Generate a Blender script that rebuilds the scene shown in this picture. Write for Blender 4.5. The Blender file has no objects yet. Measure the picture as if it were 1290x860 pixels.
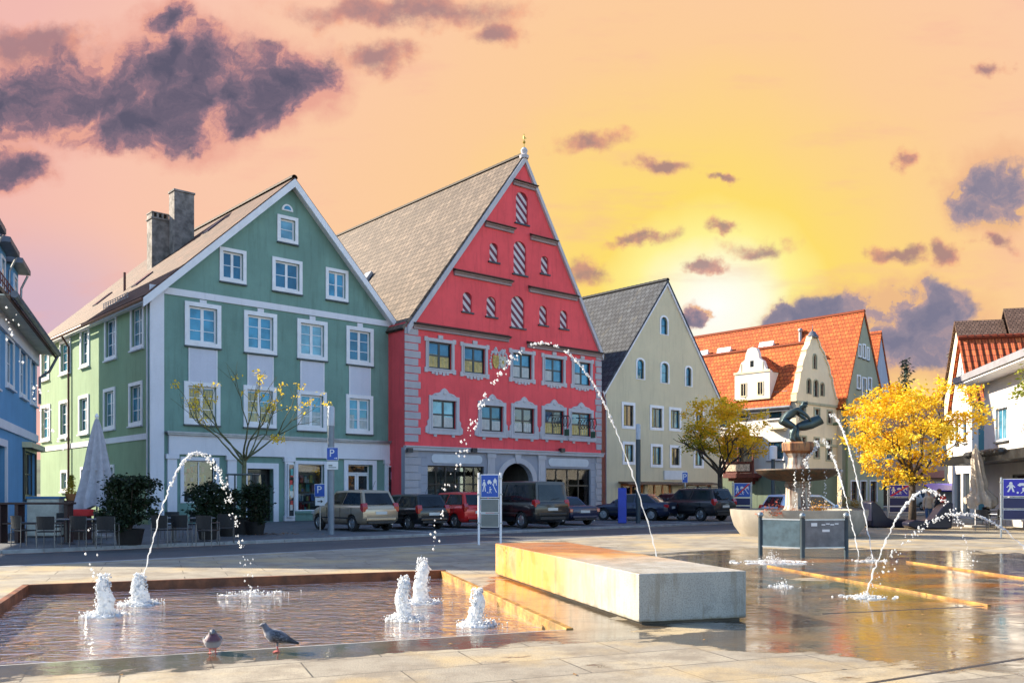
import bpy, bmesh, math, random
from mathutils import Vector, Matrix, noise as mnoise
R = math.radians
C = bpy.context.scene.collection
SC = bpy.context.scene
# ------------------------------------------------------------ camera
EYE = 1.6
FPX, CXP, HYP = 1120.0, 645.0, 619.0          # focal length, centre column and horizon row of the survey grid
cam_d = bpy.data.cameras.new('camera')
cam = bpy.data.objects.new('camera', cam_d); C.objects.link(cam)
cam.location = (0, 0, EYE); cam.rotation_euler = (R(90), 0, 0)
cam_d.sensor_fit = 'HORIZONTAL'; cam_d.sensor_width = 36.0
cam_d.lens = 36.0 * FPX / 1290.0
cam_d.shift_y = (HYP - 430.0) / 1290.0
cam_d.clip_start = 0.1; cam_d.clip_end = 4000
SC.camera = cam
# ------------------------------------------------------------ exposure
SC.view_settings.view_transform = 'Standard'
SC.view_settings.look = 'None'
SC.view_settings.gamma = 1.0
SC.view_settings.use_curve_mapping = False
EXPO = 1.4
SC.view_settings.exposure = EXPO
SC.cycles.use_denoising = True
SC.cycles.max_bounces = 8
SC.cycles.transparent_max_bounces = 16
SC.cycles.caustics_reflective = False
SC.cycles.caustics_refractive = False
SC.cycles.sample_clamp_indirect = 6
# ------------------------------------------------------------ sun and sky
SUN_EL, SUN_AZ = 28.0, 20.0      # sun stands to the left (-X), SUN_AZ degrees towards the far side
sun_dir = Vector((-math.cos(R(SUN_EL)) * math.cos(R(SUN_AZ)), math.cos(R(SUN_EL)) * math.sin(R(SUN_AZ)), math.sin(R(SUN_EL))))
sl = bpy.data.lights.new('sun', 'SUN'); sl.energy = 5.0; sl.angle = R(0.5); sl.color = (1.0, 0.88, 0.68)
so = bpy.data.objects.new('sun', sl); C.objects.link(so)
so.rotation_euler = sun_dir.to_track_quat('Z', 'Y').to_euler(); so.location = (-40, 0, 40)

def srgb(*c):
    out = []
    for v in c:
        v /= 255.0
        out.append(v / 12.92 if v <= 0.04045 else ((v + 0.055) / 1.055) ** 2.4)
    return tuple(out)

class NT:
    """small helper for writing node graphs"""
    def __init__(s, nt): s.nt = nt
    def node(s, t, **kw):
        n = s.nt.nodes.new(t)
        for k, v in kw.items(): setattr(n, k, v)
        return n
    def put(s, sock, v):
        if hasattr(v, 'is_linked') or hasattr(v, 'links'): s.nt.links.new(v, sock)
        else: sock.default_value = v
    def m(s, op, a, b=None, c=None, clamp=False):
        n = s.node('ShaderNodeMath', operation=op); n.use_clamp = clamp
        s.put(n.inputs[0], a)
        if b is not None: s.put(n.inputs[1], b)
        if c is not None: s.put(n.inputs[2], c)
        return n.outputs[0]
    def v(s, op, a, b=None, c=None):
        n = s.node('ShaderNodeVectorMath', operation=op)
        s.put(n.inputs[0], a)
        if b is not None: s.put(n.inputs[1], b)
        if c is not None: s.put(n.inputs[2], c)
        return n.outputs['Value'] if op in ('LENGTH', 'DOT_PRODUCT', 'DISTANCE') else n.outputs[0]
    def smooth(s, x, lo, hi, a=0.0, b=1.0):
        n = s.node('ShaderNodeMapRange', interpolation_type='SMOOTHSTEP'); n.clamp = True
        s.put(n.inputs[0], x)
        for i, q in ((1, lo), (2, hi), (3, a), (4, b)): n.inputs[i].default_value = q
        return n.outputs[0]
    def mix(s, f, a, b, blend='MIX'):
        n = s.node('ShaderNodeMix', data_type='RGBA', blend_type=blend); n.clamp_factor = True
        s.put(n.inputs[0], f)
        for i, q in ((6, a), (7, b)):
            if isinstance(q, tuple) and len(q) == 3: q = (*q, 1)
            s.put(n.inputs[i], q)
        return n.outputs[2]
    def noise(s, vec, scale, detail=4, rough=0.55, out='Fac', dims='3D', dist=0.0):
        n = s.node('ShaderNodeTexNoise', noise_dimensions=dims)
        if vec is not None: s.put(n.inputs['Vector'], vec)
        n.inputs['Scale'].default_value = scale; n.inputs['Detail'].default_value = detail
        n.inputs['Roughness'].default_value = rough; n.inputs['Distortion'].default_value = dist
        return n.outputs[out]
    def ramp(s, f, stops, interp='LINEAR'):
        n = s.node('ShaderNodeValToRGB'); cr = n.color_ramp; cr.interpolation = interp
        while len(cr.elements) < len(stops): cr.elements.new(0.5)
        for e, (p, c) in zip(cr.elements, stops):
            e.position = p; e.color = (*c, 1) if len(c) == 3 else c
        s.put(n.inputs[0], f)
        return n.outputs[0]
    def sep(s, vec):
        n = s.node('ShaderNodeSeparateXYZ'); s.put(n.inputs[0], vec); return n.outputs
    def comb(s, x, y, z=0.0):
        n = s.node('ShaderNodeCombineXYZ')
        for i, q in enumerate((x, y, z)): s.put(n.inputs[i], q)
        return n.outputs[0]

def build_world():
    w = bpy.data.worlds.new('World'); SC.world = w; w.use_nodes = True
    nt = w.node_tree; nt.nodes.clear(); g = NT(nt)
    tc = g.node('ShaderNodeTexCoord').outputs['Generated']
    x, y, z = g.sep(tc)
    yy = g.m('MAXIMUM', y, 0.05)
    # direction seen on a plane one metre towards +Y, in thousandths
    U = g.m('MULTIPLY_ADD', g.m('DIVIDE', x, yy), 1.12, 0.645)
    V = g.m('MULTIPLY_ADD', g.m('DIVIDE', z, yy), -1.12, 0.619)
    P = g.comb(U, V)
    K = 1.0 / 2 ** EXPO
    # evening glow
    dv = g.v('MULTIPLY', g.v('SUBTRACT', P, (0.905, 0.385, 0)), (1.0, 1.12, 1))
    d = g.v('LENGTH', dv)
    d = g.m('ADD', d, g.m('MULTIPLY', g.m('SUBTRACT', g.noise(P, 3.2, 4, .55), 0.5), 0.16))
    base = g.ramp(d, [(0.0, srgb(255, 255, 252)), (0.055, srgb(255, 254, 222)), (0.105, srgb(255, 243, 150)),
                      (0.16, srgb(254, 222, 112)), (0.25, srgb(254, 214, 134)), (0.37, srgb(253, 206, 154)),
                      (0.58, srgb(252, 203, 168)), (0.78, srgb(249, 197, 176)), (0.95, srgb(242, 187, 178))])
    lo = g.v('LENGTH', g.v('MULTIPLY', g.v('SUBTRACT', P, (0.03, 0.40, 0)), (4.2, 6.5, 1)))
    base = g.mix(g.smooth(lo, 1.0, 0.1, 0, .75), base, srgb(205, 180, 205))
    # thin streaks
    st = g.noise(g.v('MULTIPLY', P, (2.2, 8.0, 1)), 2.0, 5, .6)
    base = g.mix(g.smooth(st, 0.52, 0.74, 0, 0.35), base, srgb(244, 176, 160))
    # clouds
    wv = g.node('ShaderNodeTexNoise'); g.put(wv.inputs['Vector'], P); wv.inputs['Scale'].default_value = 11.0
    wv.inputs['Detail'].default_value = 6; wv.inputs['Roughness'].default_value = .6
    wo = g.v('MULTIPLY', g.v('SUBTRACT', wv.outputs['Color'], (0.5, 0.5, 0.5)), (0.13, 0.085, 0))
    Q = g.v('ADD', P, wo)
    def field(lst):
        acc = None
        for (cx, cy, rx, ry) in lst:
            l = g.v('LENGTH', g.v('MULTIPLY_ADD', Q, (1000 / rx, 1000 / ry, 0), (-cx / rx, -cy / ry, 0)))
            q = g.m('SUBTRACT', 1.0, l)
            acc = q if acc is None else g.m('SMOOTH_MAX', acc, q, 0.15)
        return acc
    fb = g.noise(P, 13.0, 11, .66)
    fb2 = g.noise(g.v('ADD', P, (0.016, 0.010, 0)), 13.0, 11, .66)
    big = field([(95, 126, 170, 66), (225, 92, 130, 70), (10, 140, 110, 46), (175, 162, 120, 44), (362, 96, 74, 46), (290, 118, 100, 44),
                 (210, 30, 42, 30), (10, 212, 60, 34), (300, 130, 110, 50), (1262, 240, 70, 56), (1160, 408, 90, 58), (1060, 400, 75, 32),
                 (1110, 435, 150, 42), (866, 404, 24, 16), (1000, 404, 60, 20)])
    vb = g.m('ADD', big, g.m('MULTIPLY', g.m('SUBTRACT', fb, 0.5), 0.95))
    mb = g.smooth(vb, -0.02, 0.28)
    sh = g.m('ADD', g.m('MULTIPLY', big, 0.8), g.m('MULTIPLY', g.m('SUBTRACT', g.noise(Q, 8.5, 10, .66), 0.5), 1.5))
    lit2 = g.m('SUBTRACT', g.noise(Q, 9.0, 8, .62), g.noise(g.v('ADD', Q, (0.026, 0.020, 0)), 9.0, 8, .62))
    halo = g.smooth(g.m('ADD', big, g.m('MULTIPLY', g.m('SUBTRACT', g.noise(P, 8.0, 7, .6), 0.5), 1.2)), -0.35, 0.25, 0, .55)
    small = field([(500, 12, 190, 30), (625, 42, 55, 26), (478, 72, 60, 32), (745, 180, 70, 20), (832, 210, 55, 14), (812, 302, 38, 13),
                   (966, 312, 55, 20), (897, 332, 24, 12), (742, 338, 46, 24), (915, 285, 36, 12), (1130, 318, 40, 16), (1190, 318, 28, 20),
                   (1140, 204, 26, 18), (1245, 300, 30, 16), (1245, 90, 30, 20), (900, 225, 30, 10), (30, 60, 150, 40)])
    vs = g.m('ADD', small, g.m('MULTIPLY', g.m('SUBTRACT', fb, 0.5), 1.9))
    ms = g.smooth(vs, 0.0, 0.75, 0, 0.85)
    lit = g.m('SUBTRACT', fb, fb2)           # slope of the cloud towards the glow
    body = g.ramp(g.m('ADD', sh, g.m('MULTIPLY', lit2, -2.4)), [(0.0, srgb(234, 168, 150)), (0.16, srgb(196, 142, 142)), (0.34, srgb(146, 118, 132)), (0.55, srgb(116, 104, 122)), (0.85, srgb(96, 92, 112))])
    grey = g.smooth(U, 0.75, 0.95)
    body = g.mix(grey, body, g.ramp(g.m('ADD', sh, g.m('MULTIPLY', lit2, -2.4)), [(0.0, srgb(238, 188, 138)), (0.16, srgb(184, 156, 158)), (0.4, srgb(148, 138, 154)), (0.8, srgb(126, 124, 146))]))
    sb = g.ramp(g.m('ADD', vs, g.m('MULTIPLY', lit, -2.6)), [(0.1, srgb(240, 165, 135)), (0.4, srgb(204, 140, 132)), (0.8, srgb(160, 122, 130))])
    base = g.mix(halo, base, g.mix(g.smooth(U, 0.75, 0.95), srgb(232, 160, 146), srgb(238, 178, 140)))
    colr = g.mix(ms, base, sb)
    colr = g.mix(mb, colr, body)
    front = g.v('SCALE', colr); nt.nodes[-1].inputs['Scale'].default_value = K
    sky = g.node('ShaderNodeTexSky', sky_type='NISHITA'); sky.sun_disc = False
    sky.sun_elevation = R(SUN_EL); sky.sun_rotation = R(270 + SUN_AZ); sky.air_density = 1.0; sky.dust_density = 0.4; sky.ozone_density = 3.0
    bs = g.node('ShaderNodeBackground'); nt.links.new(sky.outputs[0], bs.inputs[0]); bs.inputs[1].default_value = 0.12
    bf = g.node('ShaderNodeBackground'); nt.links.new(front, bf.inputs[0]); bf.inputs[1].default_value = 1.0
    # sunset part of the sky: ahead (+Y) and not too high
    el = g.m('DIVIDE', z, g.m('MAXIMUM', y, 0.01))
    fac = g.m('MULTIPLY', g.smooth(y, 0.35, 0.6), g.smooth(el, 1.05, 0.68))
    mx = g.node('ShaderNodeMixShader'); nt.links.new(fac, mx.inputs[0]); nt.links.new(bs.outputs[0], mx.inputs[1]); nt.links.new(bf.outputs[0], mx.inputs[2])
    out = g.node('ShaderNodeOutputWorld'); nt.links.new(mx.outputs[0], out.inputs[0])
build_world()
# ------------------------------------------------------------ helpers: survey, tags, meshes, materials
def at(px, py, D):
    """point at distance D seen at survey column px, row py"""
    return Vector(((px - CXP) / FPX * D, D, EYE + (HYP - py) / FPX * D))
def ground(px, py, z=0.0):
    D = (EYE - z) * FPX / (py - HYP)
    return Vector(((px - CXP) / FPX * D, D, z))

def tag(o, label=None, cat=None, group=None, kind=None):
    if label: o['label'] = label
    if cat: o['category'] = cat
    if group: o['group'] = group
    if kind: o['kind'] = kind
    return o
def thing(name, label, cat, loc=(0, 0, 0), rz=0.0, group=None):
    o = bpy.data.objects.new(name, None); C.objects.link(o)
    o.empty_display_size = 0.3
    o.location = loc; o.rotation_euler = (0, 0, rz)
    return tag(o, label, cat, group)
def copy_tree(o, parent=None, first=True):
    c = o.copy(); C.objects.link(c)
    if not first: c.parent = parent
    for ch in list(o.children): copy_tree(ch, c, False)
    return c

class MB:
    """mesh collector -> ONE mesh object"""
    def __init__(s): s.v = []; s.f = []; s.uv = {}; s.c = []
    def poly(s, pts, uvs=None):
        n = len(s.v); s.v += [tuple(p) for p in pts]; s.f.append(tuple(range(n, n + len(pts))))
        if uvs: s.uv[len(s.f) - 1] = uvs
        return s
    def grid(s, rows, close=False, caps=False):
        n0 = len(s.v); m = len(rows[0])
        for r in rows: s.v += [tuple(p) for p in r]
        for i in range(len(rows) - 1):
            for j in range(m if close else m - 1):
                k = (j + 1) % m
                s.f.append((n0 + i * m + j, n0 + i * m + k, n0 + (i + 1) * m + k, n0 + (i + 1) * m + j))
        if caps:
            s.f.append(tuple(n0 + j for j in range(m))[::-1])
            e = n0 + (len(rows) - 1) * m
            s.f.append(tuple(e + j for j in range(m)))
        return s
    def box(s, a, b, T=None):
        (x0, y0, z0), (x1, y1, z1) = a, b
        p = [(x0, y0, z0), (x1, y0, z0), (x1, y1, z0), (x0, y1, z0), (x0, y0, z1), (x1, y0, z1), (x1, y1, z1), (x0, y1, z1)]
        if T: p = [T(*q) for q in p]
        n = len(s.v); s.v += [tuple(q) for q in p]
        s.f += [tuple(n + i for i in q) for q in ((0, 3, 2, 1), (4, 5, 6, 7), (0, 1, 5, 4), (1, 2, 6, 5), (2, 3, 7, 6), (3, 0, 4, 7))]
        return s
    def prism(s, pts2, d0, d1, T):
        """outline pts2 [(a,b)] extruded along third coord d0..d1 ; T(a,b,d)->xyz"""
        n = len(s.v); k = len(pts2)
        s.v += [tuple(T(a, b, d0)) for a, b in pts2] + [tuple(T(a, b, d1)) for a, b in pts2]
        s.f.append(tuple(n + i for i in range(k))[::-1]); s.f.append(tuple(n + k + i for i in range(k)))
        for i in range(k):
            j = (i + 1) % k; s.f.append((n + i, n + j, n + k + j, n + k + i))
        return s
    def tube(s, pts, rad, n=8, caps=True):
        pts = [Vector(p) for p in pts]
        if not hasattr(rad, '__len__'): rad = [rad] * len(pts)
        rows = []; up = Vector((0, 0, 1)); ref = None
        for i, p in enumerate(pts):
            t = (pts[min(i + 1, len(pts) - 1)] - pts[max(i - 1, 0)])
            t = t.normalized() if t.length > 1e-9 else up
            if ref is None: ref = t.orthogonal().normalized()
            a = (ref - t * ref.dot(t))
            a = a.normalized() if a.length > 1e-6 else t.orthogonal().normalized()
            ref = a; b = t.cross(a)
            rows.append([p + (a * math.cos(2 * math.pi * j / n) + b * math.sin(2 * math.pi * j / n)) * rad[i] for j in range(n)])
        return s.grid(rows, True, caps)
    def lathe(s, prof, n=24, c=(0, 0, 0), axis='z', a0=0.0, caps=True):
        rows = []
        for r, h in prof:
            row = []
            for j in range(n):
                t = a0 + 2 * math.pi * j / n
                q = (r * math.cos(t), r * math.sin(t), h)
                if axis == 'y': q = (q[0], q[2], q[1])
                if axis == 'x': q = (q[2], q[0], q[1])
                row.append((q[0] + c[0], q[1] + c[1], q[2] + c[2]))
            rows.append(row)
        return s.grid(rows, True, caps)
    def ball(s, c, r, n=10, m=7):
        if not hasattr(r, '__len__'): r = (r, r, r)
        rows = []
        for i in range(m + 1):
            ph = math.pi * (0.02 + 0.96 * i / m)
            rows.append([(c[0] + r[0] * math.sin(ph) * math.cos(2 * math.pi * j / n), c[1] + r[1] * math.sin(ph) * math.sin(2 * math.pi * j / n), c[2] - r[2] * math.cos(ph)) for j in range(n)])
        return s.grid(rows, True, True)
    def blob(s, c, r, rnd):
        """tiny irregular droplet"""
        a = rnd.random() * 6.28; n = len(s.v)
        q = []
        for k in range(3): q.append((c[0] + r * math.cos(a + k * 2.09) * rnd.uniform(.7, 1.2), c[1] + r * math.sin(a + k * 2.09) * rnd.uniform(.7, 1.2), c[2] + r * rnd.uniform(-.3, .3)))
        q += [(c[0], c[1], c[2] + r * rnd.uniform(.8, 1.4)), (c[0], c[1], c[2] - r * rnd.uniform(.8, 1.4))]
        s.v += q
        for k in range(3):
            j = (k + 1) % 3; s.f += [(n + k, n + j, n + 3), (n + j, n + k, n + 4)]
        return s
    def mesh(s, name, m, smooth=False, ang=None):
        me = bpy.data.meshes.new(name)
        me.from_pydata(s.v, [], s.f); me.validate(verbose=False)
        bm = bmesh.new(); bm.from_mesh(me); bmesh.ops.recalc_face_normals(bm, faces=bm.faces); bm.to_mesh(me); bm.free()
        if s.uv and len(me.polygons) == len(s.f):
            ul = me.uv_layers.new(name='UVMap')
            for fi, uvs in s.uv.items():
                p = me.polygons[fi]
                look = {tuple(round(q, 4) for q in s.v[vi]): uvs[k] for k, vi in enumerate(s.f[fi])}
                for li in p.loop_indices:
                    co = me.vertices[me.loops[li].vertex_index].co
                    key = tuple(round(q, 4) for q in s.v[me.loops[li].vertex_index])
                    ul.data[li].uv = look.get(key, (0, 0))
        if m: me.materials.append(m)
        if smooth:
            if ang is None: me.polygons.foreach_set('use_smooth', [True] * len(me.polygons))
            else:
                me.polygons.foreach_set('use_smooth', [True] * len(me.polygons))
                me.set_sharp_from_angle(angle=R(ang))
        return me
    def build(s, name, m, parent=None, smooth=False, ang=None, bevel=0.0):
        me = s.mesh(name, m, smooth, ang)
        o = bpy.data.objects.new(name, me); C.objects.link(o)
        if parent is not None: o.parent = parent
        if bevel:
            md = o.modifiers.new('bevel', 'BEVEL'); md.width = bevel; md.segments = 2; md.limit_method = 'ANGLE'; md.angle_limit = R(40)
        return o

def build_each(mb, name, m, parent, tol=.02, **kw):
    """one object per separate piece of the collected mesh (pieces closer than tol stay together)"""
    par = list(range(len(mb.v)))
    def find(a):
        while par[a] != a: par[a] = par[par[a]]; a = par[a]
        return a
    for f in mb.f:
        for q in f[1:]:
            a, b = find(f[0]), find(q)
            if a != b: par[b] = a
    comp = {}
    for i in range(len(mb.v)): comp.setdefault(find(i), []).append(i)
    keys = list(comp); bb = {}
    for k in keys:
        pts = [mb.v[i] for i in comp[k]]
        bb[k] = ([min(p[a] for p in pts) - tol for a in range(3)], [max(p[a] for p in pts) + tol for a in range(3)])
    grp = {k: k for k in keys}
    def g2(k):
        while grp[k] != k: k = grp[k]
        return k
    for i, a in enumerate(keys):
        for b in keys[i + 1:]:
            if all(bb[a][0][c] <= bb[b][1][c] and bb[b][0][c] <= bb[a][1][c] for c in range(3)):
                x, y = g2(a), g2(b)
                if x != y: grp[y] = x
    sets = {}
    for k in keys: sets.setdefault(g2(k), []).append(k)
    out = []
    for ks in sets.values():
        idx = {}; nm = MB(); cs = set(ks)
        for fi, f in enumerate(mb.f):
            if find(f[0]) in cs:
                for q in f:
                    if q not in idx: idx[q] = len(nm.v); nm.v.append(mb.v[q])
                nm.f.append(tuple(idx[q] for q in f))
                if fi in mb.uv: nm.uv[len(nm.f) - 1] = mb.uv[fi]
        out.append(nm.build(name, m, parent, **kw))
    return out

def bake(o):
    """replace an object's mesh by the result of its modifiers"""
    dg = bpy.context.evaluated_depsgraph_get()
    me = bpy.data.meshes.new_from_object(o.evaluated_get(dg))
    o.modifiers.clear(); old = o.data; o.data = me
    if old.users == 0: bpy.data.meshes.remove(old)
    return o
def cut(o, cutter_mb):
    """subtract the solids in cutter_mb from o (built in the same local space)"""
    me = cutter_mb.mesh('cutter', None)
    c = bpy.data.objects.new('cutter', me); C.objects.link(c)
    par = o.parent; o.parent = None
    md = o.modifiers.new('cut', 'BOOLEAN'); md.operation = 'DIFFERENCE'; md.solver = 'EXACT'; md.object = c
    md.use_self = True
    bpy.context.view_layer.update()
    bake(o); bpy.data.objects.remove(c); bpy.data.meshes.remove(me)
    o.parent = par
    return o

# ---- materials
def newmat(name):
    m = bpy.data.materials.new(name); m.use_nodes = True
    nt = m.node_tree; nt.nodes.clear(); g = NT(nt)
    b = g.node('ShaderNodeBsdfPrincipled'); o = g.node('ShaderNodeOutputMaterial')
    nt.links.new(b.outputs[0], o.inputs[0])
    return m, g, b
def bump(g, b, h, dist=0.02, strength=1.0):
    n = g.node('ShaderNodeBump'); n.inputs['Distance'].default_value = dist; n.inputs['Strength'].default_value = strength
    g.put(n.inputs['Height'], h); g.nt.links.new(n.outputs[0], b.inputs['Normal'])
def objco(g): return g.node('ShaderNodeTexCoord').outputs['Object']
def scl(c, k): return tuple(min(1.0, q * k) for q in c)
_mc = {}
def pm(name, col, rough=0.6, metal=0.0, var=0.12, scale=2.0, bmp=0.0, bscale=40.0, spec=0.5, coat=0.0):
    """plain painted / natural surface with a little colour variation"""
    if name in _mc: return _mc[name]
    m, g, b = newmat(name); co = objco(g)
    if var > 0:
        n = g.noise(co, scale, 6, .6)
        g.put(b.inputs['Base Color'], g.mix(g.smooth(n, .3, .7), scl(col, 1 - var), scl(col, 1 + var)))
    else: b.inputs['Base Color'].default_value = (*col, 1)
    b.inputs['Metallic'].default_value = metal; b.inputs['Specular IOR Level'].default_value = spec
    if var > 0 and rough > .15: g.put(b.inputs['Roughness'], g.smooth(g.noise(co, scale * 3, 4), .25, .75, rough * .85, min(1, rough * 1.12)))
    else: b.inputs['Roughness'].default_value = rough
    if coat: b.inputs['Coat Weight'].default_value = coat; b.inputs['Coat Roughness'].default_value = .04
    if bmp > 0: bump(g, b, g.noise(co, bscale, 5, .6), bmp)
    _mc[name] = m
    return m
def stucco(name, col, var=0.10, stain=0.25):
    if name in _mc: return _mc[name]
    m, g, b = newmat(name); co = objco(g)
    n = g.noise(co, 0.45, 7, .62); n2 = g.noise(g.v('MULTIPLY', co, (3.0, 3.0, .35)), 1.1, 6, .65)
    c = g.mix(g.smooth(n, .3, .7), scl(col, 1 - var), scl(col, 1 + var))
    c = g.mix(g.smooth(n2, .48, .72, 0, stain * 1.5), c, scl(col, .66))
    c = g.mix(g.smooth(g.m('ADD', g.sep(co)[2], g.m('MULTIPLY', n, 1.2)), 1.5, .55, 0, .45), c, scl(col, .5))      # splash dirt at the foot
    c = g.mix(g.smooth(g.noise(co, 14, 4), .45, .75, 0, .14), c, scl(col, 1.3))
    g.put(b.inputs['Base Color'], c); b.inputs['Roughness'].default_value = .88; b.inputs['Specular IOR Level'].default_value = .25
    bump(g, b, g.noise(co, 55, 5, .65), .006)
    _mc[name] = m; return m
def tiles(name, c1, c2, w=.24, h=.18, moss=None, pan=0.0, var=.5):
    """roof tiles laid in UV metres"""
    if name in _mc: return _mc[name]
    m, g, b = newmat(name)
    uv = g.node('ShaderNodeTexCoord').outputs['UV']
    br = g.node('ShaderNodeTexBrick'); g.put(br.inputs['Vector'], uv)
    br.inputs['Scale'].default_value = 1.0; br.inputs['Brick Width'].default_value = w; br.inputs['Row Height'].default_value = h
    br.inputs['Mortar Size'].default_value = .03; br.inputs['Mortar Smooth'].default_value = .4; br.inputs['Bias'].default_value = 0
    br.offset = .5
    br.inputs['Color1'].default_value = (*c1, 1); br.inputs['Color2'].default_value = (*c2, 1); br.inputs['Mortar'].default_value = (*scl(c2, .35), 1)
    c = br.outputs['Color']
    n = g.noise(uv, .35, 7, .65); c = g.mix(g.smooth(n, .35, .72, 0, var), c, scl(c2, .6))
    wn = g.node('ShaderNodeTexWhiteNoise', noise_dimensions='2D'); xx, yy_, zz_ = g.sep(uv)
    g.put(wn.inputs['Vector'], g.comb(g.m('FLOOR', g.m('DIVIDE', xx, w)), g.m('FLOOR', g.m('DIVIDE', yy_, h))))
    c = g.mix(g.smooth(wn.outputs['Value'], .6, 1.0, 0, .3), c, scl(c2, .55))
    n = g.noise(uv, 2.5, 4, .6); c = g.mix(g.smooth(n, .5, .8, 0, .35), c, scl(c1, 1.35))
    if moss:
        n = g.noise(g.v('MULTIPLY', uv, (1.6, .5, 1)), .9, 8, .7); c = g.mix(g.smooth(n, .54, .7, 0, .75), c, moss)
    g.put(b.inputs['Base Color'], c); b.inputs['Roughness'].default_value = .75; b.inputs['Specular IOR Level'].default_value = .3
    x, y, z = g.sep(uv)
    saw = g.m('FRACT', g.m('DIVIDE', y, h))                       # each course lies over the next
    hgt = g.m('SUBTRACT', g.m('MULTIPLY', br.outputs['Fac'], -.6), saw)
    if pan: hgt = g.m('ADD', g.m('MULTIPLY', saw, -.6), g.m('MULTIPLY', g.m('SINE', g.m('MULTIPLY', x, 2 * math.pi / w)), pan))
    bump(g, b, hgt, .06)
    _mc[name] = m; return m
def glassy(name, tint=(.02, .03, .04), rough=.03, ior=1.75, st=(1, 1, 1)):
    """window pane: dark room behind a mirror-like sheet, slightly wavy"""
    if name in _mc: return _mc[name]
    m, g, b = newmat(name); co = objco(g)
    n = g.noise(co, 1.2, 4, .5)
    g.put(b.inputs['Base Color'], g.mix(g.smooth(n, .35, .65), tint, scl(tint, 2.2)))
    b.inputs['Roughness'].default_value = rough; b.inputs['Specular IOR Level'].default_value = .5
    b.inputs['IOR'].default_value = ior; b.inputs['Specular Tint'].default_value = (*st, 1)
    bump(g, b, g.noise(co, .9, 2, .5), .02)
    _mc[name] = m; return m

WHITE = pm('white_paint', (.80, .78, .80), .6, var=.06)
TRIM = stucco('white_stucco', (.76, .74, .78), .05, .18)
DARK = pm('dark_metal', (.03, .032, .036), .45, var=.2)
STEEL = pm('grey_steel', (.42, .43, .45), .35, .8, var=.1)
GLASS = glassy('window_glass', (.025, .11, .17), st=(.45, .8, 1.0))  # blue base colour and tint stand in for reflected blue sky
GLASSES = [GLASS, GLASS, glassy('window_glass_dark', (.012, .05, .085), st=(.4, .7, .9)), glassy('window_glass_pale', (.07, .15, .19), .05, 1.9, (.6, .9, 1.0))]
_wc = [0]
GLASSD = glassy('dark_glass', (.015, .018, .02))
SILL = pm('dark_sill', (.05, .06, .07), .4)
ZINC = pm('zinc', (.30, .31, .33), .45, .6)

# ------------------------------------------------------------ houses
class Frame:
    """local frame of a house: x along the front, y into the house, z up"""
    def __init__(s, px, D, e1, z=0.0, X=None):
        s.o = Vector(((px - CXP) / FPX * D if X is None else X, D, z)); a = math.atan2(e1[1], e1[0]); s.a = a
        s.e1 = Vector((math.cos(a), math.sin(a), 0)); s.e2 = Vector((-math.sin(a), math.cos(a), 0))
    def _u(s, px, e, o):
        k = (px - CXP) / FPX
        t = (k * o.y - o.x) / (e.x - k * e.y)
        return t, o.y + t * e.y
    def front(s, px, py=None, y=0.0):
        o = s.o + s.e2 * y
        t, D = s._u(px, s.e1, o)
        return t if py is None else (t, EYE + (HYP - py) / FPX * D - s.o.z)
    def side(s, px, py=None, x=0.0):
        o = s.o + s.e1 * x
        t, D = s._u(px, s.e2, o)
        return t if py is None else (t, EYE + (HYP - py) / FPX * D - s.o.z)
    def frect(s, x0, y0, x1, y1):
        u0, u1 = s.front(x0), s.front(x1); c = (x0 + x1) / 2
        return (u0, s.front(c, y1)[1], u1, s.front(c, y0)[1])
    def srect(s, x0, y0, x1, y1):
        u0, u1 = s.side(x1), s.side(x0); c = (x0 + x1) / 2
        return (u0, s.side(c, y1)[1], u1, s.side(c, y0)[1])
TF = lambda y=0.0: (lambda a, z, n: (a, y - n, z))       # front wall: along, up, outwards
TL = lambda x=0.0: (lambda a, z, n: (x - n, a, z))       # left wall
def Tbox(mb, T, a0, a1, z0, z1, n0, n1): mb.box((a0, z0, n0), (a1, z1, n1), T); return mb
def ring(mb, T, a0, z0, a1, z1, w, n0, n1, wb=None, wt=None):
    wb = w if wb is None else wb; wt = w if wt is None else wt
    Tbox(mb, T, a0, a0 + w, z0, z1, n0, n1); Tbox(mb, T, a1 - w, a1, z0, z1, n0, n1)
    if wb: Tbox(mb, T, a0 + w, a1 - w, z0, z0 + wb, n0, n1)
    if wt: Tbox(mb, T, a0 + w, a1 - w, z1 - wt, z1, n0, n1)
    return mb
def archpts(a0, z0, a1, z1, rise, n=10):
    """rectangle with a rounded top of given rise"""
    c = (a0 + a1) / 2; r = (a1 - a0) / 2
    return [(a0, z0), (a1, z0)] + [(c + r * math.cos(math.pi * k / n), z1 - rise + rise * math.sin(math.pi * k / n)) for k in range(n + 1)]
def solid_wall(name, m, parent, outline, T, thick=.35):
    mb = MB(); mb.prism(outline, 0.0, -thick, T); return mb.build(name, m, parent)
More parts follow.
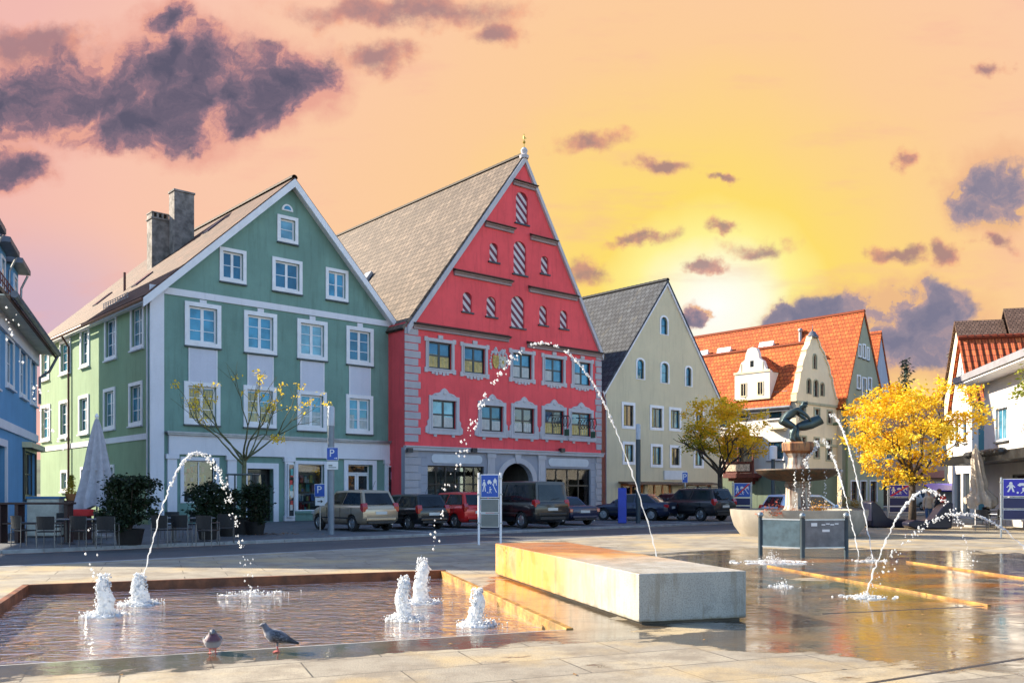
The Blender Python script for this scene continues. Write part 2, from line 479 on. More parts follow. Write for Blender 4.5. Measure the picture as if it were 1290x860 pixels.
def window(parent, T, r, trim=.13, proud=.05, nx=2, nz=3, mt=None, ms=None, mg=None, sill=True, msill=None, sash=.06, bar=.035, depth=.12, cutter=None, arch=0.0, head=None):
    """window set into a hole: surround (the part) > sash, pane, sill"""
    a0, z0, a1, z1 = r
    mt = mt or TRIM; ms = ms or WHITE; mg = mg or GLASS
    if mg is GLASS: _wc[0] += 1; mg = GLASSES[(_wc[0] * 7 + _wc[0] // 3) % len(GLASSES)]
    msill = msill or SILL
    s = MB()
    if arch: # ring of an arched opening
        o = archpts(a0, z0, a1, z1, arch + trim * .3); i = archpts(a0 + trim, z0 + trim * .4, a1 - trim, z1 - trim, arch)
        for k in range(len(o)):
            j = (k + 1) % len(o); s.prism([o[k], o[j], i[j], i[k]], 0.0, proud, T)
    else: ring(s, T, a0, z0, a1, z1, trim, -.004, proud)
    if head: head(s, T, a0, z0, a1, z1, proud)
    w = s.build('window', mt, parent)
    a0 += trim; a1 -= trim; z1 -= trim; z0 += trim * (.4 if arch else 1)
    if cutter is not None:
        if arch: cutter.prism(archpts(a0, z0, a1, z1, arch), .2, -.6, T)
        else: Tbox(cutter, T, a0, a1, z0, z1, -.6, .2)
    f = MB()
    zz = z1 - arch if arch else z1
    ring(f, T, a0, z0, a1, z1, sash, -depth - .05, -depth + .03)
    for k in range(1, nx):
        c = a0 + (a1 - a0) * k / nx; h = sash * .75 if (nx == 2 or nx == 4 and k == 2) else bar / 2
        Tbox(f, T, c - h, c + h, z0 + sash, z1 - sash, -depth - .04, -depth + .025)
    for k in range(1, nz):
        c = z0 + (z1 - z0) * k / nz
        Tbox(f, T, a0 + sash, a1 - sash, c - bar / 2, c + bar / 2, -depth - .04, -depth + .02)
    f.build('sash', ms, w)
    p = MB(); Tbox(p, T, a0 + .01, a1 - .01, z0 + .01, z1 - .01, -depth - .03, -depth)
    p.build('pane', mg, w)
    if sill:
        q = MB(); Tbox(q, T, a0 - trim * 1.05, a1 + trim * 1.05, z0 - trim - .07, z0 - trim - .004, -.0, proud + .08); q.build('sill', msill, w)
    return w
def roof(parent, W, L, ze, ur, zr, m, over=.35, eave=.35, name='roof', thick=.14, u0=0.0, back=.3, cap=True, left_only=False):
    """saddle roof, ridge along y at u=ur; over = verge overhang at the front"""
    mb = MB()
    for sgn in (0, 1):
        ue = u0 if sgn == 0 else W
        du = ue - ur; run = math.hypot(du, zr - ze); k = eave / run
        E = (ue + du * k, ze - (zr - ze) * k)
        n = Vector((-(zr - ze), 0, du)) if sgn == 1 else Vector((-(ze - zr), 0, -du)); 
        nx, nz = (zr - ze) / run, abs(du) / run
        if sgn == 0: nx = -nx
        S = run + eave
        a, b = -over, L + back
        top = [(E[0] + nx * thick, a, E[1] + nz * thick), (E[0] + nx * thick, b, E[1] + nz * thick), (ur, b, zr + thick / max(nz, .2)), (ur, a, zr + thick / max(nz, .2))]
        bot = [(E[0], a, E[1]), (E[0], b, E[1]), (ur, b, zr), (ur, a, zr)]
        off = 0 if sgn == 0 else 50
        uv = [(off + a, 0), (off + b, 0), (off + b, S), (off + a, S)]
        mb.poly(top, uv); mb.poly(bot, uv)
        for i in range(4):
            if i == 2: continue
            j = (i + 1) % 4; mb.poly([top[i], top[j], bot[j], bot[i]], [uv[i], uv[j], uv[j], uv[i]])
    o = mb.build(name, m, parent)
    if cap:
        c = MB(); y = -over
        zt = zr + thick + .08
        while y < L + back:
            y2 = min(y + .42, L + back)
            c.grid([[(ur + .17 * math.cos(t), q, zt - .06 + r * math.sin(t)) for t in [math.pi * k / 6 for k in range(7)]] for q, r in ((y, .17), (y2 + .03, .20))])
            y = y2
        c.build('ridge_tiles', m, o)
    return o
def gable_outline(W, ze, ur, zr, u0=0.0): return [(0, 0), (W, 0), (W, ze), (ur, zr), (u0, ze)] + ([(0, ze)] if u0 > 0 else [])
def bargeboard(parent, T, pts, w, m, n0=.02, n1=.42, name='bargeboard'):
    """boards along the verge polyline pts [(u,z)] hanging w below it"""
    mb = MB()
    for (a, b) in zip(pts[:-1], pts[1:]):
        mb.prism([a, b, (b[0], b[1] - w), (a[0], a[1] - w)], n0, n1, T)
    return mb.build(name, m, parent)
def text_mesh(body, size, name, m, parent, M, depth=.004):
    cu = bpy.data.curves.new(name, 'FONT'); cu.body = body; cu.size = size; cu.align_x = 'CENTER'; cu.align_y = 'CENTER'; cu.extrude = depth
    o = bpy.data.objects.new(name, cu); C.objects.link(o)
    dg = bpy.context.evaluated_depsgraph_get(); me = bpy.data.meshes.new_from_object(o.evaluated_get(dg))
    bpy.data.objects.remove(o); bpy.data.curves.remove(cu)
    me.transform(M); me.materials.clear(); me.materials.append(m)
    t = bpy.data.objects.new(name, me); C.objects.link(t); t.parent = parent
    return t
# ------------------------------------------------------------ ground, street, basin
RD_O = Vector((-13.2, 23.0, 0)); _a = math.atan2(.669, .743)
RE1 = Vector((math.cos(_a), math.sin(_a), 0)); RE2 = Vector((-math.sin(_a), math.cos(_a), 0))
def rd(u, v, z=0.0): return RD_O + RE1 * u + RE2 * v + Vector((0, 0, z))
SIDE_Z = .08
SLAB_A = math.atan2(2.15, 5.39)
POOL = [Vector((.72, 10.35, 0)), Vector((-1.36, 17.9, 0)), Vector((-8.29, 15.06, 0)), Vector((-5.5, 7.87, 0))]   # near right, far right, far left, near left

def mat_plaza():
    m, g, b = newmat('granite_slabs'); co = objco(g)
    rot = g.node('ShaderNodeVectorRotate', rotation_type='Z_AXIS'); g.put(rot.inputs['Vector'], co); rot.inputs['Angle'].default_value = -SLAB_A
    q = rot.outputs[0]
    br = g.node('ShaderNodeTexBrick'); g.put(br.inputs['Vector'], g.v('ADD', q, (0.3, 0.16, 0)))
    for k, vv in (('Scale', 1), ('Brick Width', 1.55), ('Row Height', .72), ('Mortar Size', .008), ('Mortar Smooth', .1), ('Bias', 0)): br.inputs[k].default_value = vv
    br.inputs['Color1'].default_value = (.42, .365, .275, 1); br.inputs['Color2'].default_value = (.31, .275, .22, 1); br.inputs['Mortar'].default_value = (.06, .055, .05, 1)
    c = br.outputs['Color']
    c = g.mix(g.smooth(g.noise(co, 1.3, 8, .7), .42, .62, 0, .75), c, (.20, .165, .125))
    c = g.mix(g.smooth(g.noise(co, 0.55, 5, .6), .46, .64, 0, .6), c, (.55, .40, .19))          # iron tinge
    c = g.mix(g.smooth(g.noise(co, 38, 4, .75), .45, .65, 0, .45), c, (.17, .155, .14))
    # wet film: everywhere near the basins, breaking up towards the near left
    x, y, z = g.sep(co)
    def dist(cx, cy, rx, ry): return g.v('LENGTH', g.v('MULTIPLY_ADD', co, (1 / rx, 1 / ry, 0), (-cx / rx, -cy / ry, 0)))
    w = g.smooth(dist(6.2, 12.0, 5.2, 6.0), 1.1, .5)
    w = g.m('MAXIMUM', w, g.smooth(dist(8.5, 20.0, 7.0, 6.5), 1.1, .5))
    w = g.m('MAXIMUM', w, g.smooth(dist(2.6, 18.6, 3.6, 2.0), 1.1, .5, 0, .75))
    w = g.m('MAXIMUM', w, g.smooth(dist(.6, 14.2, 1.5, 5.2), 1.1, .5, 0, .85))
    w = g.m('MAXIMUM', w, g.smooth(dist(3.6, 9.6, 2.6, 1.2), 1.1, .4, 0, .85))
    # rim of the pool along its near edge
    ex = g.m('ADD', g.m('MULTIPLY', x, -math.sin(SLAB_A)), g.m('MULTIPLY', y, math.cos(SLAB_A)))   # across-rows coordinate
    e0 = -.72 * math.sin(SLAB_A) + 10.35 * math.cos(SLAB_A)
    w = g.m('MAXIMUM', w, g.m('MULTIPLY', g.m('MULTIPLY', g.smooth(ex, e0 - 1.5, e0 - .2, 0, .85), g.smooth(ex, e0 + .6, e0 + .3)), g.smooth(x, 4, 1)))
    w = g.m('MAXIMUM', w, g.m('MULTIPLY', g.smooth(x, -3.5, -1.5, 0, .30), g.smooth(y, 19, 16)))
    n = g.noise(g.v('MULTIPLY', q, (1.0, 1.7, 1)), .75, 8, .62)
    wet = g.smooth(g.m('ADD', g.m('MULTIPLY', w, 1.0), g.m('MULTIPLY', g.m('SUBTRACT', n, .5), 1.9)), .44, .58)
    film = g.mix(g.smooth(g.noise(co, .6, 5, .6), .4, .65), (.46, .36, .26), (.34, .36, .38))
    wc = g.mix(1.0, c, film, 'MULTIPLY')
    wc = g.mix(.6, wc, (.085, .077, .064))
    # iron and algae tints in the shallow basins right of the stone block
    inb = g.smooth(dist(7.4, 16.5, 3.0, 6.0), 1.0, .6)
    st = g.noise(g.v('MULTIPLY', q, (.5, 1.4, 1)), .8, 6, .6)
    wc = g.mix(g.m('MULTIPLY', inb, g.smooth(st, .45, .62, 0, .9)), wc, (.36, .13, .02))
    st2 = g.noise(g.v('MULTIPLY', q, (.5, 1.2, 1)), 1.1, 6, .6)
    wc = g.mix(g.m('MULTIPLY', inb, g.smooth(g.v('LENGTH', g.v('MULTIPLY_ADD', co, (.55, .32, 0), (-5.3 * .55, -14.6 * .32, 0))), 1.0, .3, 0, .8)), wc, (.11, .12, .04))
    rs = g.smooth(dist(-.2, 16.4, 1.4, 3.4), 1.05, .5)
    wc = g.mix(g.m('MULTIPLY', rs, .8), wc, (.50, .20, .035))
    wc = g.mix(g.m('MULTIPLY', g.smooth(dist(.2, 18.9, 3.4, 1.6), 1.05, .5), .7), wc, (.24, .08, .03))
    g.put(b.inputs['Base Color'], g.mix(wet, c, wc))
    rr = g.smooth(g.noise(co, 1.9, 5), .35, .7, .05, .22)
    mr = g.node('ShaderNodeMix'); g.put(mr.inputs[0], wet); mr.inputs[2].default_value = .72; g.put(mr.inputs[3], rr); g.put(b.inputs['Roughness'], mr.outputs[0])
    mr2 = g.node('ShaderNodeMix'); g.put(mr2.inputs[0], wet); mr2.inputs[2].default_value = .35; mr2.inputs[3].default_value = 1.0; g.put(b.inputs['Specular IOR Level'], mr2.outputs[0])
    h = g.m('ADD', g.m('MULTIPLY', g.noise(co, 60, 4, .6), g.m('SUBTRACT', 1.0, wet)), g.m('MULTIPLY', br.outputs['Fac'], -1.2))
    h = g.m('ADD', h, g.m('MULTIPLY', g.noise(g.v('MULTIPLY', co, (1, 2.2, 1)), 3.2, 3, .5), g.m('MULTIPLY', wet, .55)))
    bump(g, b, h, .006)
    return m
def mat_setts():
    m, g, b = newmat('paving_setts'); co = objco(g)
    rot = g.node('ShaderNodeVectorRotate', rotation_type='Z_AXIS'); g.put(rot.inputs['Vector'], co); rot.inputs['Angle'].default_value = -_a
    br = g.node('ShaderNodeTexBrick'); g.put(br.inputs['Vector'], rot.outputs[0])
    for k, vv in (('Scale', 1), ('Brick Width', .42), ('Row Height', .28), ('Mortar Size', .014), ('Bias', 0)): br.inputs[k].default_value = vv
    br.inputs['Color1'].default_value = (.135, .14, .15, 1); br.inputs['Color2'].default_value = (.085, .09, .10, 1); br.inputs['Mortar'].default_value = (.09, .09, .09, 1)
    c = g.mix(g.smooth(g.noise(co, .4, 6, .65), .4, .7, 0, .5), br.outputs['Color'], (.10, .10, .10))
    g.put(b.inputs['Base Color'], c); b.inputs['Roughness'].default_value = .75
    bump(g, b, g.m('SUBTRACT', g.noise(co, 40, 4), g.m('MULTIPLY', br.outputs['Fac'], 1.5)), .008)
    return m
def mat_asphalt():
    m, g, b = newmat('asphalt'); co = objco(g)
    c = g.mix(g.smooth(g.noise(co, .25, 7, .65), .35, .7), (.05, .054, .06), (.085, .088, .092))
    c = g.mix(g.smooth(g.noise(co, 90, 3, .7), .45, .7, 0, .3), c, (.14, .14, .14))
    g.put(b.inputs['Base Color'], c); g.put(b.inputs['Roughness'], g.smooth(g.noise(co, .5, 5), .3, .7, .55, .85))
    bump(g, b, g.noise(co, 120, 3), .006)
    return m
M_PLAZA, M_SETTS, M_ASPH = mat_plaza(), mat_setts(), mat_asphalt()
M_FAR = pm('far_ground', (.16, .15, .12), .9, var=.3, scale=.05)
M_KERB = pm('kerb_stone', (.30, .30, .30), .8, var=.2, scale=3, bmp=.004)
M_RUST = pm('rusted_steel', (.17, .055, .02), .6, var=.5, scale=3, bmp=.004)
def mat_ochre():
    m, g, b = newmat('ochre_stained_steel'); co = objco(g)
    c = g.mix(g.smooth(g.noise(co, 3.5, 7, .7), .38, .62), (.20, .085, .02), (.50, .27, .055))
    c = g.mix(g.smooth(g.noise(co, 1.3, 6, .7), .54, .66, 0, .8), c, (.10, .085, .025))
    c = g.mix(g.smooth(g.noise(co, 14, 4, .7), .55, .7, 0, .6), c, (.12, .07, .04))
    g.put(b.inputs['Base Color'], c); b.inputs['Roughness'].default_value = .5; bump(g, b, g.noise(co, 30, 4, .7), .008)
    return m
M_RUSTL = mat_ochre()

def ringmesh(name, outer, inner, m):
    mb = MB(); k = len(outer)
    for i in range(k):
        j = (i + 1) % k; mb.poly([outer[i], outer[j], inner[j], inner[i]])
    return tag(mb.build(name, m), kind='structure')
PZ = [rd(70, -90), rd(70, -4.5), rd(-60, -4.5), rd(-60, -90)]
ringmesh('plaza', PZ, POOL, M_PLAZA)
tag(MB().poly([rd(-60, -4.5, -.02), rd(200, -4.5, -.02), rd(200, 0, -.02), rd(-60, 0, -.02)]).build('street', M_ASPH), kind='structure')
PV = [rd(-60, .14, SIDE_Z), rd(200, .14, SIDE_Z), rd(200, 90, SIDE_Z), rd(-60, 90, SIDE_Z)]
tag(MB().poly(PV).build('pavement', M_SETTS), kind='structure')
tag(MB().poly([rd(70, -90, -.012), rd(200, -90, -.012), rd(200, -4.5, -.012), rd(70, -4.5, -.012)]).build('side_street', M_ASPH), kind='structure')
big = 2500
outer = [rd(big, -big, -.05), rd(big, big, -.05), rd(-big, big, -.05), rd(-big, -big, -.05)]
inner = [rd(199.9, -89.9, -.05), rd(199.9, 89.9, -.05), rd(-59.9, 89.9, -.05), rd(-59.9, -89.9, -.05)]
ringmesh('ground', outer, inner, M_FAR)
kb = MB()
for k in range(-40, 110):      # kerb stones along the far side of the street
    u = k * 1.0; kb.box((u + .006, 0, -.02), (u + .994, .14, SIDE_Z + .004), lambda a, c, z: rd(a, c, z))
tag(kb.build('kerb', M_KERB, bevel=.01), kind='structure')
gt = MB()
for k in range(-40, 70):
    u = k * 1.0; gt.box((u + .006, -4.62, -.03), (u + .994, -4.38, .004), lambda a, c, z: rd(a, c, z))
tag(gt.build('gutter_stones', M_KERB), kind='structure')
pb = MB()
for u in (14.5, 17.2, 19.9, 22.6, 25.3, 30.5, 33.2):
    pb.box((u - .05, .9, SIDE_Z), (u + .05, 5.2, SIDE_Z + .004), lambda a, c, z: rd(a, c, z))
tag(pb.build('parking_lines', pm('road_paint', (.6, .6, .58), .7, var=.25, scale=6)), kind='structure')

# pool: floor, walls, rims, water
PF = -.24; WZ = -.12
def mat_poolfloor():
    m, g, b = newmat('pool_floor'); co = objco(g)
    vo = g.node('ShaderNodeTexVoronoi'); g.put(vo.inputs['Vector'], co); vo.inputs['Scale'].default_value = 7.5
    c = g.mix(g.smooth(g.noise(co, 1.1, 7, .65), .35, .7), (.11, .068, .027), (.26, .17, .075))
    r, gg, bb = g.sep(vo.outputs['Color'])
    c = g.mix(g.m('MULTIPLY', g.smooth(r, .80, .84), g.smooth(vo.outputs['Distance'], .55, .45)), c, (.60, .30, .06))
    c = g.mix(g.m('MULTIPLY', g.smooth(gg, .7, .74), g.smooth(vo.outputs['Distance'], .5, .4)), c, (.09, .06, .045))
    g.put(b.inputs['Base Color'], c); b.inputs['Roughness'].default_value = .8
    return m
def mat_water():
    m, g, b = newmat('pool_water'); nt = g.nt; nt.nodes.remove(b); co = objco(g)
    out = [n for n in nt.nodes if n.type == 'OUTPUT_MATERIAL'][0]
    t = g.node('ShaderNodeBsdfTransparent'); t.inputs[0].default_value = (.93, .89, .84, 1)
    gl = g.node('ShaderNodeBsdfGlossy'); gl.inputs['Roughness'].default_value = .03; gl.inputs['Color'].default_value = (1, 1, 1, 1)
    fr = g.node('ShaderNodeFresnel'); fr.inputs['IOR'].default_value = 1.33
    bn = g.node('ShaderNodeBump'); bn.inputs['Distance'].default_value = .06; bn.inputs['Strength'].default_value = 1.0
    q = g.v('ADD', co, g.v('MULTIPLY', g.node('ShaderNodeTexNoise').outputs['Color'], (.0, .0, 0)))
    h = g.m('ADD', g.noise(g.v('MULTIPLY', co, (.8, 1.8, 1)), 2.6, 4, .55, dist=1.0), g.m('MULTIPLY', g.noise(co, 11, 3, .5), .2))
    # rings round the bubbling jets
    for (cx, cy) in BUBBLERS:
        dd = g.v('LENGTH', g.v('SUBTRACT', co, (cx, cy, WZ)))
        wv = g.m('SINE', g.m('ADD', g.m('MULTIPLY', dd, 26), g.m('MULTIPLY', g.noise(co, 2.2, 2), 9)))
        h = g.m('ADD', h, g.m('MULTIPLY', wv, g.smooth(dd, 1.3, .2, 0, .10)))
    g.put(bn.inputs['Height'], h)
    for n in (gl, fr): nt.links.new(bn.outputs[0], n.inputs['Normal'])
    mx = g.node('ShaderNodeMixShader'); nt.links.new(g.m('MULTIPLY_ADD', fr.outputs[0], .70, .02), mx.inputs[0])
    nt.links.new(t.outputs[0], mx.inputs[1]); nt.links.new(gl.outputs[0], mx.inputs[2]); nt.links.new(mx.outputs[0], out.inputs[0])
    return m
BUB_PX = [(131, 778, 731, 10), (176, 764, 728, 10), (509, 783, 733, 9.5), (532, 762, 711, 9.5), (601, 790, 748, 9.5)]   # column, base row, top row, half width
BUBBLERS = []
for (px, yb, yt, hw) in BUB_PX:
    p = ground(px, yb - 3, WZ); BUBBLERS.append((p.x, p.y))
off = lambda pts, z: [Vector((p.x, p.y, z)) for p in pts]
tag(MB().poly(off(POOL, PF)).build('pool_floor', mat_poolfloor()), kind='structure')
tag(MB().poly(off(POOL, WZ)).build('pool_water', mat_water()), kind='structure')
def rim(name, a, b, w, z0, z1, m, out):
    d = (b - a).normalized(); n = Vector((-d.y, d.x, 0)) * out
    mb = MB(); pts = [a, b, b + n * w, a + n * w]
    mb.prism([(p.x, p.y) for p in pts], z0, z1, lambda x, y, z: (x, y, z))
    return tag(mb.build(name, m, bevel=.006), kind='structure')
def inset(a, b): return a + (b - a).normalized() * .004, b - (b - a).normalized() * .004
rim('pool_rim', POOL[0] + Vector((-.004, 0, 0)), POOL[1] + Vector((-.004, 0, 0)), .09, PF, .016, M_RUSTL, 1)
rim('pool_rim', POOL[1] + Vector((0, -.004, 0)), POOL[2] + Vector((0, -.004, 0)), .10, PF, .03, M_RUST, 1)
rim('pool_rim', POOL[2], POOL[3], .10, PF, .03, M_RUST, 1)
rim('pool_rim', POOL[3], POOL[0], .06, PF, -.004, M_KERB, 1)
# low ochre edges of the shallow basins on the right
for k, (a, b) in enumerate((((966, 713.5), (1244, 764)), ((1141, 708), (1420, 748)))):
    A, B = ground(*a), ground(*b); rim('basin_edge', A, B, .055, -.02, .034, M_RUSTL, 1)
# dark joint of the drainage channel near the right corner
A, B = ground(1090, 862), ground(1300, 828)
rim('drain_channel', A, B, .05, -.02, .004, DARK, 1)
A, B = ground(1036, 773), ground(1244, 763)
rim('basin_step', A, B, .03, -.02, .004, DARK, 1)
# far hills closing the view down the street
hl = MB(); rows = []
for i in range(9):
    t = i / 8
    rows.append([Vector((-500 + 120 * k, 620 + 160 * t, -2 + (30 + 10 * mnoise.noise((k * .7, i * .3, 2))) * math.sin(t * math.pi * .55))) for k in range(12)])
tag(hl.grid(rows).build('hills', pm('hill_forest', (.05, .07, .04), .9, var=.4, scale=.03), smooth=True), kind='structure')
# ------------------------------------------------------------ materials of the houses
def stripes():
    m, g, b = newmat('striped_shutter'); co = objco(g); x, y, z = g.sep(co)
    f = g.m('FRACT', g.m('DIVIDE', g.m('ADD', g.m('MULTIPLY', x, .9), z), .50))
    g.put(b.inputs['Base Color'], g.mix(g.m('GREATER_THAN', f, .5), (.62, .56, .57), (.16, .025, .05))); b.inputs['Roughness'].default_value = .7
    return m
M_GREEN = stucco('green_stucco', (.185, .305, .26), .12, .42)
M_GREENS = stucco('sunlit_green_stucco', (.25, .35, .22), .08, .3)  # same paint as the front, the sun's paler yellow put into the colour
M_RED = stucco('red_stucco', (.86, .105, .115), .10, .34)
M_GREY = stucco('grey_stucco', (.37, .37, .42), .08, .3)
M_LAV = stucco('lavender_panel', (.62, .62, .70), .04, .1)
M_BEIGE = stucco('beige_stucco', (.64, .55, .38), .06, .25)
M_CREAM = stucco('cream_stucco', (.72, .61, .43), .06, .2)
M_WHITE = stucco('white_wall', (.72, .69, .64), .05, .2)
M_OLIVE = stucco('olive_stucco', (.38, .37, .26), .08, .3)
M_SGRN = stucco('dull_green_stucco', (.15, .19, .14), .1, .3)
M_BLUE = stucco('blue_stucco', (.15, .34, .56), .08, .2)
M_TEAL = stucco('teal_stucco', (.10, .24, .27), .08, .2)
T_BROWN = tiles('brown_roof_tiles', (.165, .075, .048), (.075, .034, .022), w=.34, h=.40, moss=(.10, .075, .06))
T_GREYB = tiles('weathered_roof_tiles', (.215, .155, .115), (.105, .075, .058), w=.40, h=.48, moss=(.11, .085, .07))
T_SLATE = tiles('slate_roof_tiles', (.085, .095, .115), (.04, .045, .06), w=.38, h=.46, moss=(.13, .12, .10))
T_ORANGE = tiles('orange_roof_tiles', (.68, .16, .035), (.46, .085, .02), w=.34, h=.36, var=.4)
T_PAN = tiles('orange_pantiles', (.66, .15, .04), (.45, .07, .02), w=.36, h=.42, pan=1.4, var=.4)
T_OLD = tiles('old_brown_tiles', (.25, .15, .11), (.15, .085, .06), w=.24, h=.2, moss=(.16, .13, .09))
M_BRICK = pm('chimney_render', (.22, .19, .17), .9, var=.45, scale=2.2, bmp=.01, bscale=14)
M_WOODR = pm('dark_red_wood', (.11, .018, .015), .55, var=.3, scale=6)
M_LEAD = pm('lead_sheet', (.13, .14, .17), .5, .3, var=.2)
REFL = [glassy('curtained_pane', (.30, .26, .20), .06), glassy('window_glass_deep', (.05, .12, .17)), GLASSD]

def curtain(parent, T, r, depth, m, frac=1.0):
    a0, z0, a1, z1 = r
    mb = MB(); n = 26; zt = z0 + (z1 - z0) * frac
    mb.grid([[T(a0 + (a1 - a0) * k / n, z, -depth + .012 * math.sin(k * 1.9)) for k in range(n + 1)] for z in (z0, zt)])
    return mb.build('curtain', m, parent)

# ============================================================ green gabled house
GF = Frame(190, 41.0, (.743, .669), SIDE_Z)
gh = thing('green_house', 'green gabled house with white window frames and a shop front on its ground floor', 'house', GF.o, GF.a)
gW = GF.front(497); gL = 18.5
gze = GF.front(190, 369)[1]; gur, gzr = GF.front(366, 231)
T = TF(); S = TL()
gw = solid_wall('front_wall', M_GREEN, gh, gable_outline(gW, gze, gur, gzr), T)
cutF = MB()
GW = lambda *r: GF.frect(*r)
for (r, nx, nz) in [((349, 272.5, 375.2, 306.5), 1, 2), ((276.3, 313.6, 310, 356.4), 2, 2), ((342.6, 326.4, 380.5, 368.7), 2, 2), ((410, 339, 438.3, 379), 2, 2)]:
    window(gh, T, GW(*r), .17, .06, nx, nz, WHITE, cutter=cutF, sash=.09)
w2 = [(232.4, 382, 278.1, 437), (307, 393.3, 348.4, 445.5), (374, 403.4, 412, 453), (435.9, 412.2, 470, 460)]
w1 = [(231.4, 481.4, 277, 535), (306.3, 486.3, 347.8, 538.5), (374, 492.7, 411, 542.5), (435.5, 497.5, 469.4, 546.5)]
M_CURT = pm('yellow_curtain', (.62, .46, .16), .9, var=.25, scale=5)
M_CURTW = pm('net_curtain', (.62, .60, .56), .9, var=.1, scale=5)
for k, r in enumerate(w2): window(gh, T, GW(*r), .20, .07, 2, 3, WHITE, cutter=cutF, sash=.10)
for k, r in enumerate(w1):
    w = window(gh, T, GW(*r), .20, .07, 2, 3, WHITE, cutter=cutF, sash=.10)
    a0, z0, a1, z1 = GW(*r); h = (z1 - z0)
    curtain(w, T, (a0 + .24, z0 + .24, a0 + .24 + (a1 - a0 - .48) * (.46 if k != 3 else .3), z1 - .3), .115, (M_CURT, M_CURT, M_CURTW, M_CURTW)[k], (.98, .96, .62, .5)[k])
    curtain(w, T, (a1 - .24 - (a1 - a0 - .48) * .46, z0 + .24, a1 - .24, z1 - .3), .115, (M_CURT, M_CURT, M_CURTW, M_CURTW)[k], (.97, .55, .5, .42)[k])
# lunette under the ridge
cu, cz = GF.front(361.8, 266); lu = MB()
lu.prism([(cu + .32 * math.cos(q), cz + .34 * math.sin(q)) for q in [math.pi * k / 12 for k in range(13)]], -.004, .05, T)
lo_ = lu.build('lunette', WHITE, gh)
lp = MB(); lp.prism([(cu + .2 * math.cos(q), cz + .06 + .2 * math.sin(q)) for q in [math.pi * k / 12 for k in range(13)]], .05, .055, T); lp.build('pane', GLASS, lo_)
tr = MB()
pn = MB()
for a, b in zip(w2, w1):
    A, B = GW(*a), GW(*b); c = (A[0] + A[2]) / 2; hw = (A[2] - A[0]) * .40
    Tbox(pn, T, c - hw + .07, c + hw - .07, B[3] + .01, A[1] - .1, -.004, .03)
    Tbox(tr, T, c - hw, c - hw + .07, B[3] + .004, A[1] - .09, -.004, .045); Tbox(tr, T, c + hw - .07, c + hw, B[3] + .004, A[1] - .09, -.004, .045)
    Tbox(tr, T, c - .17, c + .17, A[3] + .004, GF.front(204, 370)[1] - .02, -.004, .05)
build_each(pn, 'spandrel_panel', M_LAV, gh)
zb1, zb0 = GF.front(204, 361)[1], GF.front(204, 369.5)[1]
Tbox(tr, T, .6, gW - .42, zb0, zb1, -.004, .07)
pil = MB()
Tbox(pil, T, -.06, .58, .25, zb1 + .02, -.004, .09); Tbox(pil, T, gW - .40, gW + .02, .25, zb1 + .02, -.004, .09)
Tbox(pil, S, 0.36, .46, .25, gze - .1, -.004, .05)
build_each(pil, 'corner_pilaster', TRIM, gh)
build_each(tr, 'stucco_band', TRIM, gh)
# shop front
zc1 = GF.front(211, 543)[1]; zf1 = zc1 - .16; zf0 = GF.front(211, 571.5)[1]
u0 = GF.front(208.7); u1 = GF.front(494)
fr = MB(); Tbox(fr, T, u0 + .1, u1 - .1, zf0, zf1, -.004, .16); fr.build('shop_fascia', TRIM, gh)
co_ = MB(); Tbox(co_, T, u0, u1, zf1 + .003, zf1 + .08, -.004, .30); Tbox(co_, T, u0 - .05, u1 + .05, zf1 + .083, zc1, -.004, .36); co_.build('cornice', ZINC, gh)
ps = MB()
for (a, b) in ((210, 222), (285.5, 297), (358, 368.6), (484, 494.5)):
    a, b = GF.front(a), GF.front(b)
    Tbox(ps, T, a, b, .3, zf0 - .22, -.004, .12); Tbox(ps, T, a - .06, b + .06, .02, .3, -.004, .16); Tbox(ps, T, a - .08, b + .08, zf0 - .22, zf0 - .003, -.004, .19)
build_each(ps, 'shop_pilaster', TRIM, gh)
M_SHOPIN = pm('shop_interior', (.25, .21, .17), .8, var=.3)
def mat_clear():
    m, g, b = newmat('shop_glass'); nt = g.nt; nt.nodes.remove(b)
    out = [n for n in nt.nodes if n.type == 'OUTPUT_MATERIAL'][0]
    t = g.node('ShaderNodeBsdfTransparent'); t.inputs[0].default_value = (.75, .82, .85, 1)
    gl = g.node('ShaderNodeBsdfGlossy'); gl.inputs['Roughness'].default_value = .02
    fr = g.node('ShaderNodeFresnel'); fr.inputs['IOR'].default_value = 1.65
    mx = g.node('ShaderNodeMixShader'); nt.links.new(fr.outputs[0], mx.inputs[0]); nt.links.new(t.outputs[0], mx.inputs[1]); nt.links.new(gl.outputs[0], mx.inputs[2]); nt.links.new(mx.outputs[0], out.inputs[0])
    return m
CLEAR = mat_clear()
